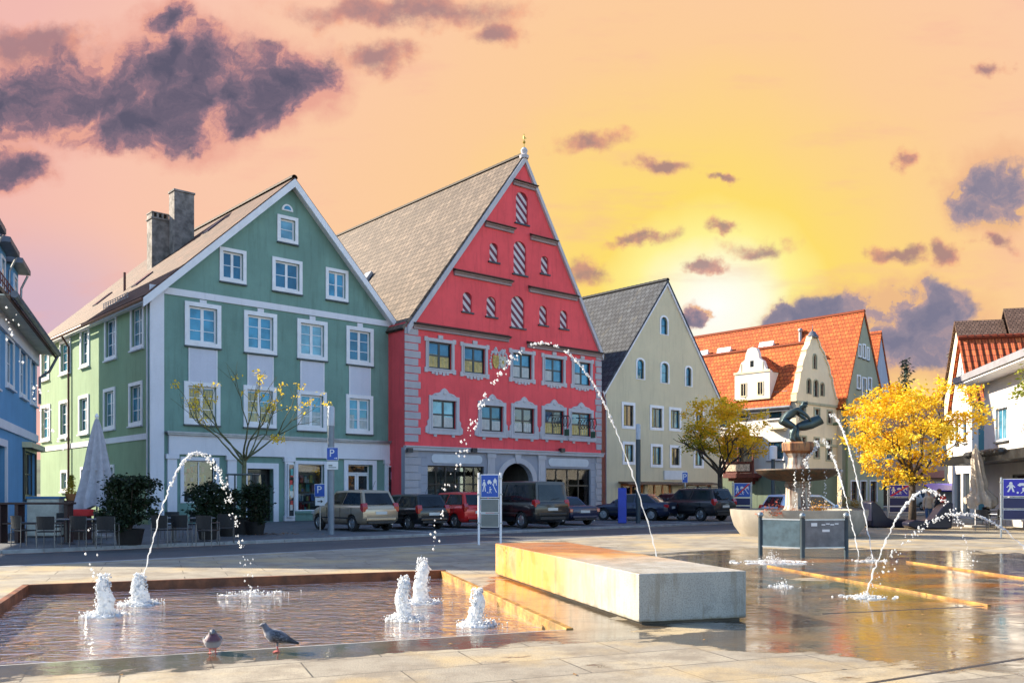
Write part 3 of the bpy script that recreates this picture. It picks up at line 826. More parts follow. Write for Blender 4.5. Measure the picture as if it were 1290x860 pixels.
def shop_window(parent, T, r, cutter, nx, nz, mframe, depth=.9, trim=0.0, mtrim=None, bars=.05, back=None, glass=None, lights=False):
    """glazed shop opening with a shallow lit-by-daylight room behind it"""
    a0, z0, a1, z1 = r
    if trim:
        s = MB(); ring(s, T, a0 - trim, z0 - .001, a1 + trim, z1 + trim, trim, -.004, .06, wb=0); s.build('shop_frame', mtrim or TRIM, parent)
    Tbox(cutter, T, a0, a1, z0, z1, -.7, .2)
    f = MB(); ring(f, T, a0, z0, a1, z1, bars, -.22, -.14)
    for k in range(1, nx): c = a0 + (a1 - a0) * k / nx; Tbox(f, T, c - bars / 2, c + bars / 2, z0 + bars, z1 - bars, -.21, -.14)
    for k in range(1, nz): c = z0 + (z1 - z0) * (k / nz) ** .8; Tbox(f, T, a0 + bars, a1 - bars, c - bars / 2, c + bars / 2, -.205, -.145)
    w = f.build('shop_window', mframe, parent)
    p = MB(); Tbox(p, T, a0 + .02, a1 - .02, z0 + .02, z1 - .02, -.185, -.175); p.build('pane', glass or CLEAR, w)
    if glass is None:
        q = MB(); x0, x1 = a0 - .05, a1 + .05
        for (aa, bb, cc, dd, e, f2) in ((x0, x1, z0 - .05, z1 + .05, -depth - .05, -depth), (x0 - .05, x0, z0 - .05, z1 + .05, -depth, -.36), (x1, x1 + .05, z0 - .05, z1 + .05, -depth, -.36), (x0, x1, z0 - .1, z0 - .05, -depth, -.36), (x0, x1, z1 + .05, z1 + .1, -depth, -.36)):
            Tbox(q, T, aa, bb, cc, dd, e, f2)
        q.build('display_room', back or M_SHOPIN, w)
    return w
rnd = random.Random(5)
def goods(parent, T, r, n, depth, cols, seed):
    rnd = random.Random(seed); a0, z0, a1, z1 = r
    for k, c in enumerate(cols):
        mb = MB()
        for q in range(n):
            w, h = rnd.uniform(.08, .22), rnd.uniform(.12, .42); a = rnd.uniform(a0 + .15, a1 - .35); z = z0 + rnd.choice((0.02, .5, 1.0, 1.45)) * min(1, (z1 - z0 - .5) / 1.5) + .005 * k
            d = rnd.uniform(.3, depth - .3) + .013 * q
            Tbox(mb, T, a, a + w, z, z + h, -d - .1 - .004 * k, -d)
        mb.build('display_goods', pm('goods_%d' % (hash(c) % 9973), c, .6, var=.2), parent)
COLS = [(.55, .05, .04), (.1, .35, .32), (.62, .6, .55), (.12, .18, .45), (.5, .42, .1), (.45, .2, .25)]
r = GW(231.4, 580, 271.5, 633); sw = shop_window(gh, T, r, cutF, 2, 1, WHITE, trim=.17); goods(sw, T, r, 6, .85, COLS, 3)
r = GW(375, 584.4, 408, 643); sw = shop_window(gh, T, r, cutF, 1, 1, WHITE, trim=.17); goods(sw, T, r, 7, .85, COLS, 8)
ap = MB(); Tbox(ap, T, r[0] - .35, r[2] + .3, .02, r[1] - .12, -.004, .05); Tbox(ap, T, r[0] - .45, r[2] + .4, r[1] - .12, r[1] - .03, -.004, .16); ap.build('shop_apron', M_GREEN, gh)
for (x0, x1, cols, sd) in ((359.8, 367.5, COLS[:3], 2), (485, 493, [(.6, .5, .1), (.4, .2, .4)], 4)):
    a0, a1 = GF.front(x0), GF.front(x1)
    k = MB(); Tbox(k, T, a0, a1, r[1] - .3, r[3], .124, .30); kk = k.build('showcase', WHITE, gh)
    k = MB(); Tbox(k, T, a0 + .04, a1 - .04, r[1] - .25, r[3] - .06, .30, .305); k.build('pane', GLASSD, kk)
    rn = random.Random(sd); 
    for q, c in enumerate(cols):
        k = MB()
        for j in range(3):
            zz = rn.uniform(r[1], r[3] - .6); aa = rn.uniform(a0 + .06, a1 - .22); Tbox(k, T, aa, aa + .14, zz, zz + rn.uniform(.2, .45), .3055, .309 + .002 * q + .0004 * j)
        k.build('poster', pm('goods_%d' % (hash(c) % 9973), c, .6, var=.2), kk)
# entrances
def doorway(parent, T, r, cutter, m, depth=.5, trim=.2, leaves=2, mtrim=None, glass=GLASSD):
    a0, z0, a1, z1 = r
    s = MB(); ring(s, T, a0 - trim, z0, a1 + trim, z1 + trim, trim, -.004, .07, wb=0); s.build('door_surround', mtrim or TRIM, parent)
    Tbox(cutter, T, a0, a1, z0 + .02, z1, -.8, .2)
    d = MB(); w = (a1 - a0) / leaves
    for k in range(leaves):
        ring(d, T, a0 + k * w + .01, z0 + .02, a0 + (k + 1) * w - .01, min(z1, z0 + 2.5), .11, -depth - .06, -depth)
    if z1 > z0 + 2.6: ring(d, T, a0 + .01, z0 + 2.51, a1 - .01, z1, .07, -depth - .06, -depth)
    for q in (a0 - .03, a1): Tbox(d, T, q, q + .03, z0 + .02, z1, -depth - .06, -.351)
    dd = d.build('door', m, parent)
    p = MB(); Tbox(p, T, a0 + .02, a1 - .02, z0 + .03, z1 - .02, -depth - .04, -depth - .025); p.build('pane', glass, dd)
    h = MB()
    for k in range(leaves): a = a0 + (k + (.88 if k == 0 else .12)) * w; Tbox(h, T, a - .015, a + .015, z0 + .9, z0 + 1.5, -depth, -depth + .05)
    h.build('handle', STEEL, dd)
    return dd
r = GW(311, 590, 344, 655); doorway(gh, T, (r[0], 0.0, r[2], r[3]), cutF, DARK, .6, .28)
r = GW(438, 585, 469, 652); doorway(gh, T, (r[0], 0.0, r[2], r[3]), cutF, WHITE, .35, .25)
cut(gw, cutF)
# left side wall
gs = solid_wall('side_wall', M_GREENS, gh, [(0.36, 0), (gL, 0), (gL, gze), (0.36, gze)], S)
cutS = MB()
GS = lambda *r: GF.srect(*r)
SR = [(165, 383, 182, 440), (132.5, 398.6, 147.6, 453), (101.8, 412.6, 113.3, 462), (76, 428, 89.5, 471), (52, 441, 62.6, 479),
      (163, 481, 180, 536), (131, 488.6, 145.8, 541), (99.7, 497.5, 112.5, 546.5), (75.4, 504, 87, 551), (52, 510, 64, 555)]
for r in SR: window(gh, S, GS(*r), .17, .06, 2, 3, WHITE, cutter=cutS, msill=TRIM)
for r in [(77, 592, 85.7, 619), (137, 585, 144.5, 619), (102, 588, 110, 619)]: window(gh, S, GS(*r), .14, .05, 2, 2, WHITE, cutter=cutS, msill=TRIM)
cut(gs, cutS)
sb = MB(); z1_ = GF.side(188, 545)[1]; Tbox(sb, S, .48, gL, z1_ - .28, z1_, -.004, .05); sb.build('side_band', TRIM, gh)
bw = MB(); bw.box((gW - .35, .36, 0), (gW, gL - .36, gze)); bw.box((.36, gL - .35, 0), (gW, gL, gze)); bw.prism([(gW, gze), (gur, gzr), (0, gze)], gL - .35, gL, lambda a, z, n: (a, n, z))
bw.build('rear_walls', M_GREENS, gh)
rf = roof(gh, gW, gL, gze, gur, gzr, T_BROWN, over=.45, eave=.45)
bargeboard(gh, T, [(-.5, gze - .5 * (gzr - gze) / gur + .12), (gur, gzr + .12), (gW + .45, gze - .45 * (gzr - gze) / (gW - gur) + .12)], .42, WHITE, .40, .50)
bargeboard(gh, T, [(-.3, gze - .3 * (gzr - gze) / gur - .02), (gur, gzr - .02), (gW + .3, gze - .3 * (gzr - gze) / (gW - gur) - .02)], .16, WHITE, .003, .40, 'verge_soffit')
ev = MB(); Tbox(ev, S, -.3, gL, gze - .42, gze - .12, .003, .30); ev.build('eaves_board', WHITE, gh)
gt = MB(); gt.tube([(-.50, -.4, gze - .40), (-.50, gL, gze - .40)], .09, 8); gt.tube([(-.50, 12.3, gze - .4), (-.12, 12.3, gze - 1.0), (-.12, 12.3, .1)], .06, 8); gt.build('gutter', pm('copper_gutter', (.12, .055, .04), .5, .5), gh)
sg = MB()
for k in range(11): Tbox(sg, S, 3 + k * .35 - .012, 3 + k * .35 + .012, gze + .25, gze + .52, .02, .05)
for z in (.28, .4, .5): Tbox(sg, S, 2.9, 6.6, gze + z, gze + z + .025, .02, .045)
sg.build('snow_guard', ZINC, gh)
def chimney(par, u, v, z0, z1, a, b, crenel=False):
    m = MB(); m.box((u - a / 2, v - b / 2, z0), (u + a / 2, v + b / 2, z1)); m.box((u - a / 2 - .05, v - b / 2 - .05, z1 + .001), (u + a / 2 + .05, v + b / 2 + .05, z1 + .12))
    c = m.build('chimney', M_BRICK, par, bevel=.02)
    m = MB()
    for k in range(4): m.box((u - a / 2 + k * a / 3.6, v - b / 2, z1 + .121), (u - a / 2 + k * a / 3.6 + .12, v + b / 2, z1 + .36))
    m.box((u - a / 2 - .03, v - b / 2 - .03, z1 + .361), (u + a / 2 + .03, v + b / 2 + .03, z1 + .42))
    if crenel: m.build('chimney_cap', M_BRICK, c)
chimney(rf, 5.0, 9.0, 15.0, 18.55, 1.15, .8); chimney(rf, 4.0, 9.9, 13.9, 17.0, 1.0, .8, True)
sk = MB()
for (v, u) in ((13, 1.6), (6.5, 1.6), (5.8, 5.2)):
    s = (gzr - gze) / gur; z = gze + u * s + .17
    sk.prism([(u, z), (u + .9, z + .9 * s), (u + .86, z + .9 * s + .08), (u - .04, z + .08)], v, v + .7, lambda a, z, n: (a, n, z))
build_each(sk, 'roof_window', pm('skylight_glass', (.05, .06, .09), .1, var=0), rf)
vp = MB(); vp.tube([(1.7, 8.6, gze + 1.6), (1.7, 8.6, gze + 2.8)], .07, 8); vp.build('vent_pipe', M_WOODR, rf)

# ============================================================ red merchant's house
RF_ = Frame(510, 48.5, (.761, .648), SIDE_Z)
rh = thing('red_house', 'tall red stepped-cornice gabled house with grey quoins and striped attic shutters', 'house', RF_.o, RF_.a)
rW = RF_.front(757); rL = 24.0
rze = RF_.front(521, 407)[1]; rur, rzr = RF_.front(660, 199)
ru0 = RF_.front(521)
RW = lambda *r: RF_.frect(*r)
zg = RF_.front(513, 563)[1]                      # top of the grey ground floor
rw = solid_wall('front_wall', M_RED, rh, [(0, zg), (rW, zg), (rW, rze), (rur, rzr), (ru0, rze), (0, rze)], T)
rg = solid_wall('ground_floor_wall', M_GREY, rh, [(0, 0), (rW, 0), (rW, zg - .002), (0, zg - .002)], T)
cutR, cutG = MB(), MB()
M_SURR = stucco('grey_surround', (.54, .51, .53), .06, .2)
def head_plain(s, T, a0, z0, a1, z1, p):
    c = (a0 + a1) / 2; ring(s, T, a0 + .13, z0 + .13, a1 - .13, z1 - .13, .05, p, p + .035)
    Tbox(s, T, c - .16, c + .16, z1 + .002, z1 + .2, -.004, p + .03)
    for q in (a0 - .1, a1 - .12): Tbox(s, T, q, q + .22, z1 - .2, z1 + .05, -.003, p + .012); Tbox(s, T, q, q + .22, z0 - .05, z0 + .22, -.003, p + .012)
    for k in range(5): Tbox(s, T, c - .5 + k * .25 - .09, c - .5 + k * .25 + .09, z0 - .12 - .05 * (k % 2), z0 - .003, -.004, p)
def head_rich(s, T, a0, z0, a1, z1, p):
    c = (a0 + a1) / 2; w = (a1 - a0) / 2; ring(s, T, a0 + .16, z0 + .16, a1 - .16, z1 - .16, .06, p, p + .035); s.ball(T(c, z1 + .17, p), (.13, .05, .10), 8, 5); s.ball(T(c - w * .55, z1 + .07, p), (.12, .03, .05), 8, 5); s.ball(T(c + w * .55, z1 + .07, p), (.12, .03, .05), 8, 5)
    s.prism([(c - w * .8, z1 + .002), (c + w * .8, z1 + .002), (c + w * .62, z1 + .13), (c + w * .3, z1 + .2), (c + .16, z1 + .38), (c, z1 + .46), (c - .16, z1 + .38), (c - w * .3, z1 + .2), (c - w * .62, z1 + .13)], -.004, p, T)
    for sg in (-1, 1):
        s.prism([(c + sg * w, z0 + .75), (c + sg * (w + .12), z0 + .6), (c + sg * (w + .10), z0 + .42), (c + sg * (w + .25), z0 + .25), (c + sg * (w + .25), z0 - .02), (c + sg * (w + .02), z0 - .1)], -.003, p - .005, T)
        Tbox(s, T, c + sg * w * .6 - .1, c + sg * w * .6 + .1, z0 - .24, z0 - .003, -.004, p)
    Tbox(s, T, a0 - .05, a1 + .05, z0 - .1, z0 - .004, -.005, p + .05)
R2 = [(536, 427, 572, 469), (581, 433.7, 614, 474.5), (642.4, 441.5, 672.4, 481), (683, 447.5, 712, 485.5), (720, 452.5, 746, 489)]
R1 = [(540, 499, 578, 545), (602, 506, 637, 548.5), (643.5, 509, 676, 550.5), (682, 512, 713, 552), (716, 515.5, 747, 554)]
M_BLK = pm('black_window_paint', (.014, .015, .017), .35, var=.1)
for k, r in enumerate(R2):
    q = RW(*r); w = window(rh, T, q, .20, .06, 2, 2, M_SURR, M_BLK, GLASS, sill=False, cutter=cutR, head=head_plain, sash=.09, bar=.09)
    a0, z0, a1, z1 = q; curtain(w, T, (a0 + .3, z0 + .3, (a0 + a1) / 2 - .08, z1 - .3), .112, M_CURT if k in (0, 1) else M_CURTW, .55)
    if k < 3: curtain(w, T, ((a0 + a1) / 2 + .08, z0 + .3, a1 - .3, z1 - .3), .112, M_CURT if k in (0, 1) else M_CURTW, .5)
for k, r in enumerate(R1):
    q = RW(*r); w = window(rh, T, q, .24, .07, 2, 2, M_SURR, M_BLK, GLASSD if k in (2,) else GLASS, sill=False, cutter=cutR, head=head_rich, sash=.09, bar=.09)
    a0, z0, a1, z1 = q
    if k in (0, 1): curtain(w, T, (a0 + .34, z0 + .34, (a0 + a1) / 2 - .08, z1 - .3), .112, M_CURTW, .52); curtain(w, T, ((a0 + a1) / 2 + .08, z0 + .34, a1 - .34, z1 - .3), .112, M_CURTW, .4)
    if k in (2,): curtain(w, T, (a0 + .34, z0 + .34, a1 - .34, z1 - .5), .112, M_CURTW, .45)
    if k in (3, 4): curtain(w, T, (a0 + .34, z0 + .34, a1 - .34, z1 - .3), .112, M_CURT, .5)
M_STR = stripes()
SH = [(650, 242, 665, 282), (647, 304, 663, 346), (644, 372.8, 660.7, 412.8), (616.7, 306, 627.6, 330), (681.6, 322.6, 691, 345), (583, 368, 594.5, 393), (613, 373.5, 625, 399), (679.5, 385, 689, 409.4), (705.5, 391, 715, 414)]
for r in SH:
    a0, z0, a1, z1 = RW(*r); ar = (a1 - a0) * .42
    cutR.prism(archpts(a0, z0, a1, z1, ar), .2, -.6, T)
    sh = MB(); sh.prism(archpts(a0 - .02, z0 - .02, a1 + .02, z1 + .02, ar), -.22, -.12, T); s_ = sh.build('shutter', M_STR, rh)
    q = MB(); Tbox(q, T, a0 - .12, a1 + .1, z0 - .09, z0 - .002, -.1, .10); q.build('sill', M_BLK, s_)
# coat of arms between the second and third window
a0, z0, a1, z1 = RW(617.4, 440, 639.4, 472); c = (a0 + a1) / 2; h = z1 - z0
ca = MB()
def shield(c, z, w, h): return [(c - w, z + h), (c + w, z + h), (c + w, z + h * .4), (c + w * .6, z + h * .12), (c, z), (c - w * .6, z + h * .12), (c - w, z + h * .4)]
rn = random.Random(2)
for sg in (-1, 1):
    for k in range(22):
        t = 2 * math.pi * k / 22; q = 1 + .25 * rn.random()
        if math.sin(t) < -.75: continue
        ca.ball(T(c + sg * .30 + .30 * q * math.cos(t), z0 + h * .52 + h * .40 * q * math.sin(t), .015), (rn.uniform(.05, .11), .045, rn.uniform(.06, .14)), 7, 5)
    ca.ball(T(c + sg * .28, z0 + h * .84, .03), (.13, .07, .15), 8, 6)
co_ = ca.build('coat_of_arms', M_SURR, rh, smooth=True)
q = MB(); q.prism(shield(c - .27, z0 + h * .22, .22, h * .52), -.004, .07, T); q.build('yellow_shield', pm('ochre_paint', (.55, .38, .10), .7, var=.4, scale=8), co_)
q = MB(); q.prism(shield(c + .27, z0 + h * .22, .22, h * .52), -.004, .072, T); q.build('white_shield', pm('pale_shield_paint', (.58, .54, .44), .7, var=.3, scale=8), co_)
q = MB(); q.ball(T(c + .27, z0 + h * .5, .075), (.09, .03, .12), 8, 5); q.build('charge', pm('ochre_paint', (.55, .38, .10)), co_)
# cornices across the gable
cn = MB(); cl = MB()
for (x0, y0, x1) in [(646, 227.5, 674), (610.5, 280, 646), (668, 297, 699.6), (571.5, 341, 643), (666, 362.5, 726), (520, 408, 640), (664, 432.5, 756.5)]:
    a0, z = RF_.front(x0, y0); a1 = RF_.front(x1)
    Tbox(cn, T, a0, a1, z - .26, z - .10, -.004, .12); Tbox(cn, T, a0 - .02, a1 + .02, z - .098, z - .03, -.004, .22); cl.prism([(z - .028, -.004), (z - .028, .34), (z + .02, .34), (z + .16, -.004)], a0 - .04, a1 + .04, lambda q, n, a: (a, -n, q))
build_each(cn, 'gable_cornice', stucco('cornice_stucco', (.36, .27, .27), .1, .3), rh); build_each(cl, 'cornice_tile_row', T_OLD, rh)
bargeboard(rh, T, [(ru0 - .45, rze - .2), (rur, rzr + .12), (rW + .12, rze - .2)], .42, M_SURR, -.1, .16, 'verge_band')
# quoins
qn = MB()
n = 17
for side, a, sgn in ((0, 0.0, 1), (1, rW, -1)):
    for k in range(n + 8):
        z = .05 + k * (rze - .3) / (n + 8); h = (rze - .3) / (n + 8)
        if abs(z + h / 2 - zg) < h * .65: continue
        w = (1.02 if k % 2 else .86) * (1 if side == 0 else .55)
        Tbox(qn, T, min(a - .03 * sgn, a + sgn * w), max(a - .03 * sgn, a + sgn * w), z + .02, z + h - .02, -.004, .05)
build_each(qn, 'quoin', stucco('quoin_stone', (.44, .41, .43), .1, .2), rh, bevel=.015)
lb = MB(); Tbox(lb, T, -.08, rW + .08, zg - .16, zg + .02, .004, .20); Tbox(lb, T, -.1, rW + .1, zg + .021, zg + .09, .004, .27); build_each(lb, 'string_course', M_SURR, rh)
# ground floor
for (x0, y0, x1, y1) in ((543, 572.5, 607, 583.5), (690.5, 577.5, 741, 587.5)):
    a0, z0, a1, z1 = RW(x0, y0, x1, y1); rr = (z1 - z0) / 2; zc = (z0 + z1) / 2
    s = MB(); s.prism([(a0 + rr + rr * math.cos(t), zc + rr * math.sin(t)) for t in [math.pi / 2 + math.pi * k / 8 for k in range(9)]] + [(a1 - rr + rr * math.cos(t), zc + rr * math.sin(t)) for t in [-math.pi / 2 + math.pi * k / 8 for k in range(9)]], -.004, .05, T)
    s.build('shop_sign_board', pm('pale_sign', (.60, .62, .66), .6, var=.06), rh)
r = RW(538.7, 586.5, 610, 641); sw = shop_window(rh, T, r, cutG, 6, 2, M_BLK, depth=1.3, bars=.09); goods(sw, T, r, 5, 1.2, [(.5, .33, .04), (.35, .3, .2), (.55, .5, .42)], 12)
r = RW(688, 590, 744, 640); sw = shop_window(rh, T, r, cutG, 4, 2, M_BLK, depth=1.3, bars=.09); goods(sw, T, r, 4, 1.2, [(.4, .06, .03), (.3, .28, .25), (.1, .12, .2)], 14)
a0, z0, a1, z1 = RW(631, 583, 671, 655); rise = 1.15
cutG.prism(archpts(a0, .02, a1, z1, rise, 14), .3, -.7, T)
ac = MB(); o = archpts(a0 - .32, 0, a1 + .32, z1 + .32, rise + .2, 14); i_ = archpts(a0, 0, a1, z1, rise, 14)
for k in range(1, len(o) - 0):
    j = (k + 1) % len(o); ac.prism([o[k], o[j], i_[j], i_[k]], -.004, .07, T) if j != 1 else None
c = (a0 + a1) / 2; ac.prism([(c - .14, z1 - .02), (c + .14, z1 - .02), (c + .26, z1 + .55), (c - .26, z1 + .55)], -.004, .13, T)
ac.build('carriage_arch', M_SURR, rh)
gw_ = MB(); Tbox(gw_, T, a0 - .4, a1 + .4, 0, z1 + .4, -5.05, -5); Tbox(gw_, T, a0 - .45, a0 - .4, 0, z1 + .4, -5, -.36); Tbox(gw_, T, a1 + .4, a1 + .45, 0, z1 + .4, -5, -.36); Tbox(gw_, T, a0 - .4, a1 + .4, z1 + .4, z1 + .45, -5, -.36)
gw_.build('passage', pm('passage_wall', (.13, .12, .11), .9, var=.2), rh)
q = MB(); Tbox(q, T, a0 + .1, a1 + .3, .03, z1 - 1.25, -2.2, -2.1); q.build('passage_gate', WHITE, rh)
ps = MB()
for (x0, x1) in ((613.6, 622.4), (677.5, 685.6)):
    b0, b1 = RF_.front(x0), RF_.front(x1); Tbox(ps, T, b0, b1, .03, zg - .45, -.004, .09); Tbox(ps, T, b0 - .06, b1 + .06, zg - .45, zg - .18, -.004, .14)
    for k in range(3): Tbox(ps, T, b0 + .12, b1 - .12, zg - 1.4 - k * .8, zg - .8 - k * .8, .09, .115)
build_each(ps, 'pilaster', M_SURR, rh)
jt = MB()
for k in range(1, 9):
    z = .05 + k * .48
    for (b0, b1) in ((1.1, RF_.front(538)), (RF_.front(745), rW - .6)): 
        if b1 > b0: Tbox(jt, T, b0, b1, z - .012, z + .012, -.003, .003)
build_each(jt, 'joint_line', pm('joint', (.2, .2, .22), .9, var=0), rh)
lm = MB()
for x in (593, 704, 512):
    a, z = RF_.front(x, 567); Tbox(lm, T, a - .16, a + .16, z - .12, z + .12, .2, .42); Tbox(lm, T, a - .04, a + .04, z, z + .1, -.004, .2)
build_each(lm, 'wall_spotlight', DARK, rh)
cut(rw, cutR); cut(rg, cutG)
sw_ = MB(); sw_.box((0, .36, 0), (.35, rL, rze)); sw_.box((rW - .35, .36, 0), (rW, rL, rze)); sw_.box((.36, rL - .35, 0), (rW - .36, rL, rze)); sw_.prism([(rW, rze), (rur, rzr), (0, rze)], rL - .35, rL, lambda a, z, n: (a, n, z)); sw_.build('side_walls', M_RED, rh)
rr_ = roof(rh, rW, rL, rze, rur, rzr, T_GREYB, over=.05, eave=.55, u0=ru0 * .4)
sk = MB(); s = (rzr - rze) / (rur - ru0)
for (v, u) in ((9.5, 3.3), (17, 3.0), (8.5, .6)):
    z = rze + (u - ru0 * .4) * s * .97 + .22
    sk.prism([(u, z), (u + .55, z + .55 * s), (u + .4, z + .55 * s + .12), (u - .15, z + .12)], v, v + .75, lambda a, z, n: (a, n, z))
build_each(sk, 'roof_window', pm('skylight_zinc', (.38, .42, .46), .3, .4), rr_)
fn = MB(); a, z = RF_.front(660, 197); fn.lathe([(.26, z - .15), (.30, z + .02), (.16, z + .1), (.22, z + .35), (.12, z + .5), (.03, z + .52)], 12, (a, -.02, 0)); f_ = fn.build('finial', M_SURR, rh, smooth=True, ang=40)
fn = MB(); fn.tube([(a, -.02, z + .5), (a, -.02, z + 1.35)], .025, 6); fn.ball((a, -.02, z + .85), .09, 8, 6); fn.prism([(a - .05, z + 1.05), (a + .2, z + 1.12), (a - .05, z + 1.22)], -.03, -.01, lambda q, w, n: (q, n, w)); fn.build('weathervane', pm('gilded', (.5, .33, .06), .3, .9), f_)
# wrought iron hanging sign
ig = thing('guild_sign', 'black wrought iron scroll bracket sign hanging on the red facade beside the fourth window', 'sign', RF_.o, RF_.a)
def scroll(mb, a, z, n, r, turns, sgn=1, start=0.0):
    mb.tube([T(a + sgn * r * (1 - .75 * k / 24) * math.cos(start + turns * 6.28 * k / 24), z + r * (1 - .75 * k / 24) * math.sin(start + turns * 6.28 * k / 24), n) for k in range(25)], .022, 5)
for (px, py) in ((693, 541), (726, 544)):
    a, z = RF_.front(px, py); m = MB()
    m.tube([T(a, z + .9, 0.0), T(a, z + .75, 1.7)], .03, 6)
    for k in range(6):
        m.tube([T(a + .04 * math.cos(q), z + .45 + .3 * math.sin(q), .35 + .25 * k + .16 * math.cos(q)) for q in [6.28 * j / 14 for j in range(15)]], .02, 5)
    m.tube([T(a, z + .7, 1.5), T(a, z - .1, 1.5)], .02, 5); m.build('bracket', M_BLK, ig)
    m = MB(); m.prism([(a - .02, z - .45), (a + .02, z - .45), (a + .02, z - .05), (a - .02, z - .05)], 1.3, 1.7, T); m.build('emblem_plate', pm('green_iron', (.03, .10, .06), .4), ig)
# gate between the green and the red house
gx = GF.front(497) + .0
gate = thing('iron_gate', 'rusty iron bar gate closing the gap between the green and the red house', 'gate', GF.o, GF.a)
m = MB()
for k in range(9): Tbox(m, T, gW + .1 + k * .15, gW + .125 + k * .15, .02, 1.9 + .15 * (k % 2), -1.5, -1.475)
Tbox(m, T, gW + .05, gW + 1.4, .3, .35, -1.52, -1.46); Tbox(m, T, gW + .05, gW + 1.4, 1.6, 1.65, -1.52, -1.46)
m.build('bars', M_WOODR, gate)

# ============================================================ plain grey-beige gabled house
YF = Frame(763.5, 60.0, (.746, .666), SIDE_Z)
yh = thing('beige_house', 'plain beige gabled house with a dark slate roof and a brown shop canopy', 'house', YF.o, YF.a)
yW = YF.front(907.5); yL = 9.3
yze = YF.front(763.5, 489)[1]; yur, yzr = YF.front(840, 356)
yw = solid_wall('front_wall', M_BEIGE, yh, gable_outline(yW, yze, yur, yzr), T); cy_ = MB()
YW = lambda *r: YF.frect(*r)
window(yh, T, YW(831, 397, 842, 422), .13, .04, 1, 2, WHITE, M_BLK, cutter=cy_, arch=.35, sill=False)
for r in ((801, 450.5, 812.5, 478), (831.5, 455, 843, 483), (862.5, 460.5, 872, 487)): window(yh, T, YW(*r), .13, .04, 1, 2, WHITE, M_BLK, cutter=cy_, arch=.25, sill=False)
kk = 0
for r in ((783, 506.5, 800, 540), (818.5, 510.5, 836, 542), (842.6, 513, 858, 543), (874, 516, 887, 545), (784, 556, 800, 585), (819.4, 559, 834.7, 588.5), (843.6, 560.5, 857.8, 589), (873.5, 562.5, 886.3, 589.5)):
    q = YW(*r); w = window(yh, T, q, .2, .04, 2, 1, WHITE, M_BLK, GLASS if kk % 3 else GLASSD, cutter=cy_, sill=False, sash=.07)
    curtain(w, T, (q[0] + .26, q[1] + .26, q[0] + .55, q[3] - .26), .112, M_CURT, .98)
    kk += 1
for (x0, y0, x1, y1, n) in ((782, 609, 812, 640, 2), (816, 608, 847, 644, 3), (866, 609, 896, 643, 2)):
    r = YW(x0, y0, x1, y1); sw = shop_window(yh, T, (r[0], .15, r[2], r[3]), cy_, n, 1, pm('orange_frame', (.62, .18, .04), .5), bars=.16, depth=1.1); goods(sw, T, (r[0], .2, r[2], r[3]), 4, 1.0, [(.6, .2, .05), (.6, .55, .5), (.1, .2, .1)], x0)
cut(yw, cy_)
a0, a1 = YF.front(779), YF.front(897); z = YF.front(779, 606)[1]
m = MB(); m.prism([(z, -.004), (z - .12, .9), (z - .22, .9), (z - .1, -.004)], a0, a1, lambda q, n, a: (a, -n, q)); m.build('shop_canopy', pm('brown_canopy', (.12, .06, .035), .6), yh)
a0, z0, a1, z1 = YW(836, 592.5, 864, 604); m = MB(); Tbox(m, T, a0, a1, z0, z1, -.004, .08); m.build('shop_sign_board', pm('pale_sign', (.60, .62, .66)), yh)
sw_ = MB(); sw_.box((0, .36, 0), (.35, yL, yze)); sw_.box((yW - .35, .36, 0), (yW, yL, yze)); sw_.box((.36, yL - .35, 0), (yW - .36, yL, yze)); sw_.prism([(yW, yze), (yur, yzr), (0, yze)], yL - .35, yL, lambda a, z, n: (a, n, z)); sw_.build('side_walls', M_BEIGE, yh)
roof(yh, yW, yL, yze, yur, yzr, T_SLATE, over=.12, eave=.35)
bargeboard(yh, T, [(-.3, yze - .3 * (yzr - yze) / yur + .02), (yur, yzr + .02), (yW + .3, yze - .3 * (yzr - yze) / (yW - yur) + .02)], .22, TRIM, -.02, .10)
m = MB(); m.tube([(-.35, -.1, yze - .3), (-.35, yL, yze - .3)], .1, 8); m.tube([(-.35, -.02, yze - .3), (-.1, -.08, yze - .9), (-.1, -.08, .1)], .06, 8); m.build('gutter', ZINC, yh)

# ============================================================ art nouveau corner house with orange roof
AF = Frame(1003, 70.0, (.743, .669), 0.0)
ah = thing('corner_house', 'cream corner house with a scalloped gable, a curved white dormer and a red wooden bay', 'house', AF.o, AF.a)
aW = AF.front(1054); aL = 11.5
aze = AF.front(1003, 505)[1]; aur, azr = AF.front(1025, 424)
cA, cL = MB(), MB()
zsh = aze
# curved gable outline
ol = [(0, 0), (aW, 0)]
prof = [(1.0, 0.0), (1.0, .10), (.93, .12), (.86, .22), (.78, .33), (.76, .42), (.66, .46), (.66, .52), (.60, .60), (.50, .67), (.44, .72), (.44, .76), (.36, .80), (.24, .86), (.20, .92), (.16, .94), (.10, 1.0)]
H = azr - aze
R_ = [(aur + (aW - aur) * p, aze + H * q) for p, q in prof]; L_ = [(aur - aur * p, aze + H * q) for p, q in prof][::-1]
aw = solid_wall('front_wall', M_CREAM, ah, ol + R_ + L_, T)
AW = lambda *r: AF.frect(*r); AS = lambda *r: AF.srect(*r)
M_BRW = pm('brown_window_paint', (.16, .08, .05), .5)
for r in ((1023.6, 445, 1029, 465),): window(ah, T, AW(*r), .1, .06, 1, 2, M_OLIVE, M_BRW, GLASSD, cutter=cA, arch=.3, sill=False)
for r in ((1016, 476, 1022, 496), (1024.4, 477.5, 1031, 500), (1033, 481, 1038.5, 499)): window(ah, T, AW(*r), .08, .05, 1, 2, M_OLIVE, M_BRW, GLASSD, cutter=cA, arch=.3, sill=False)
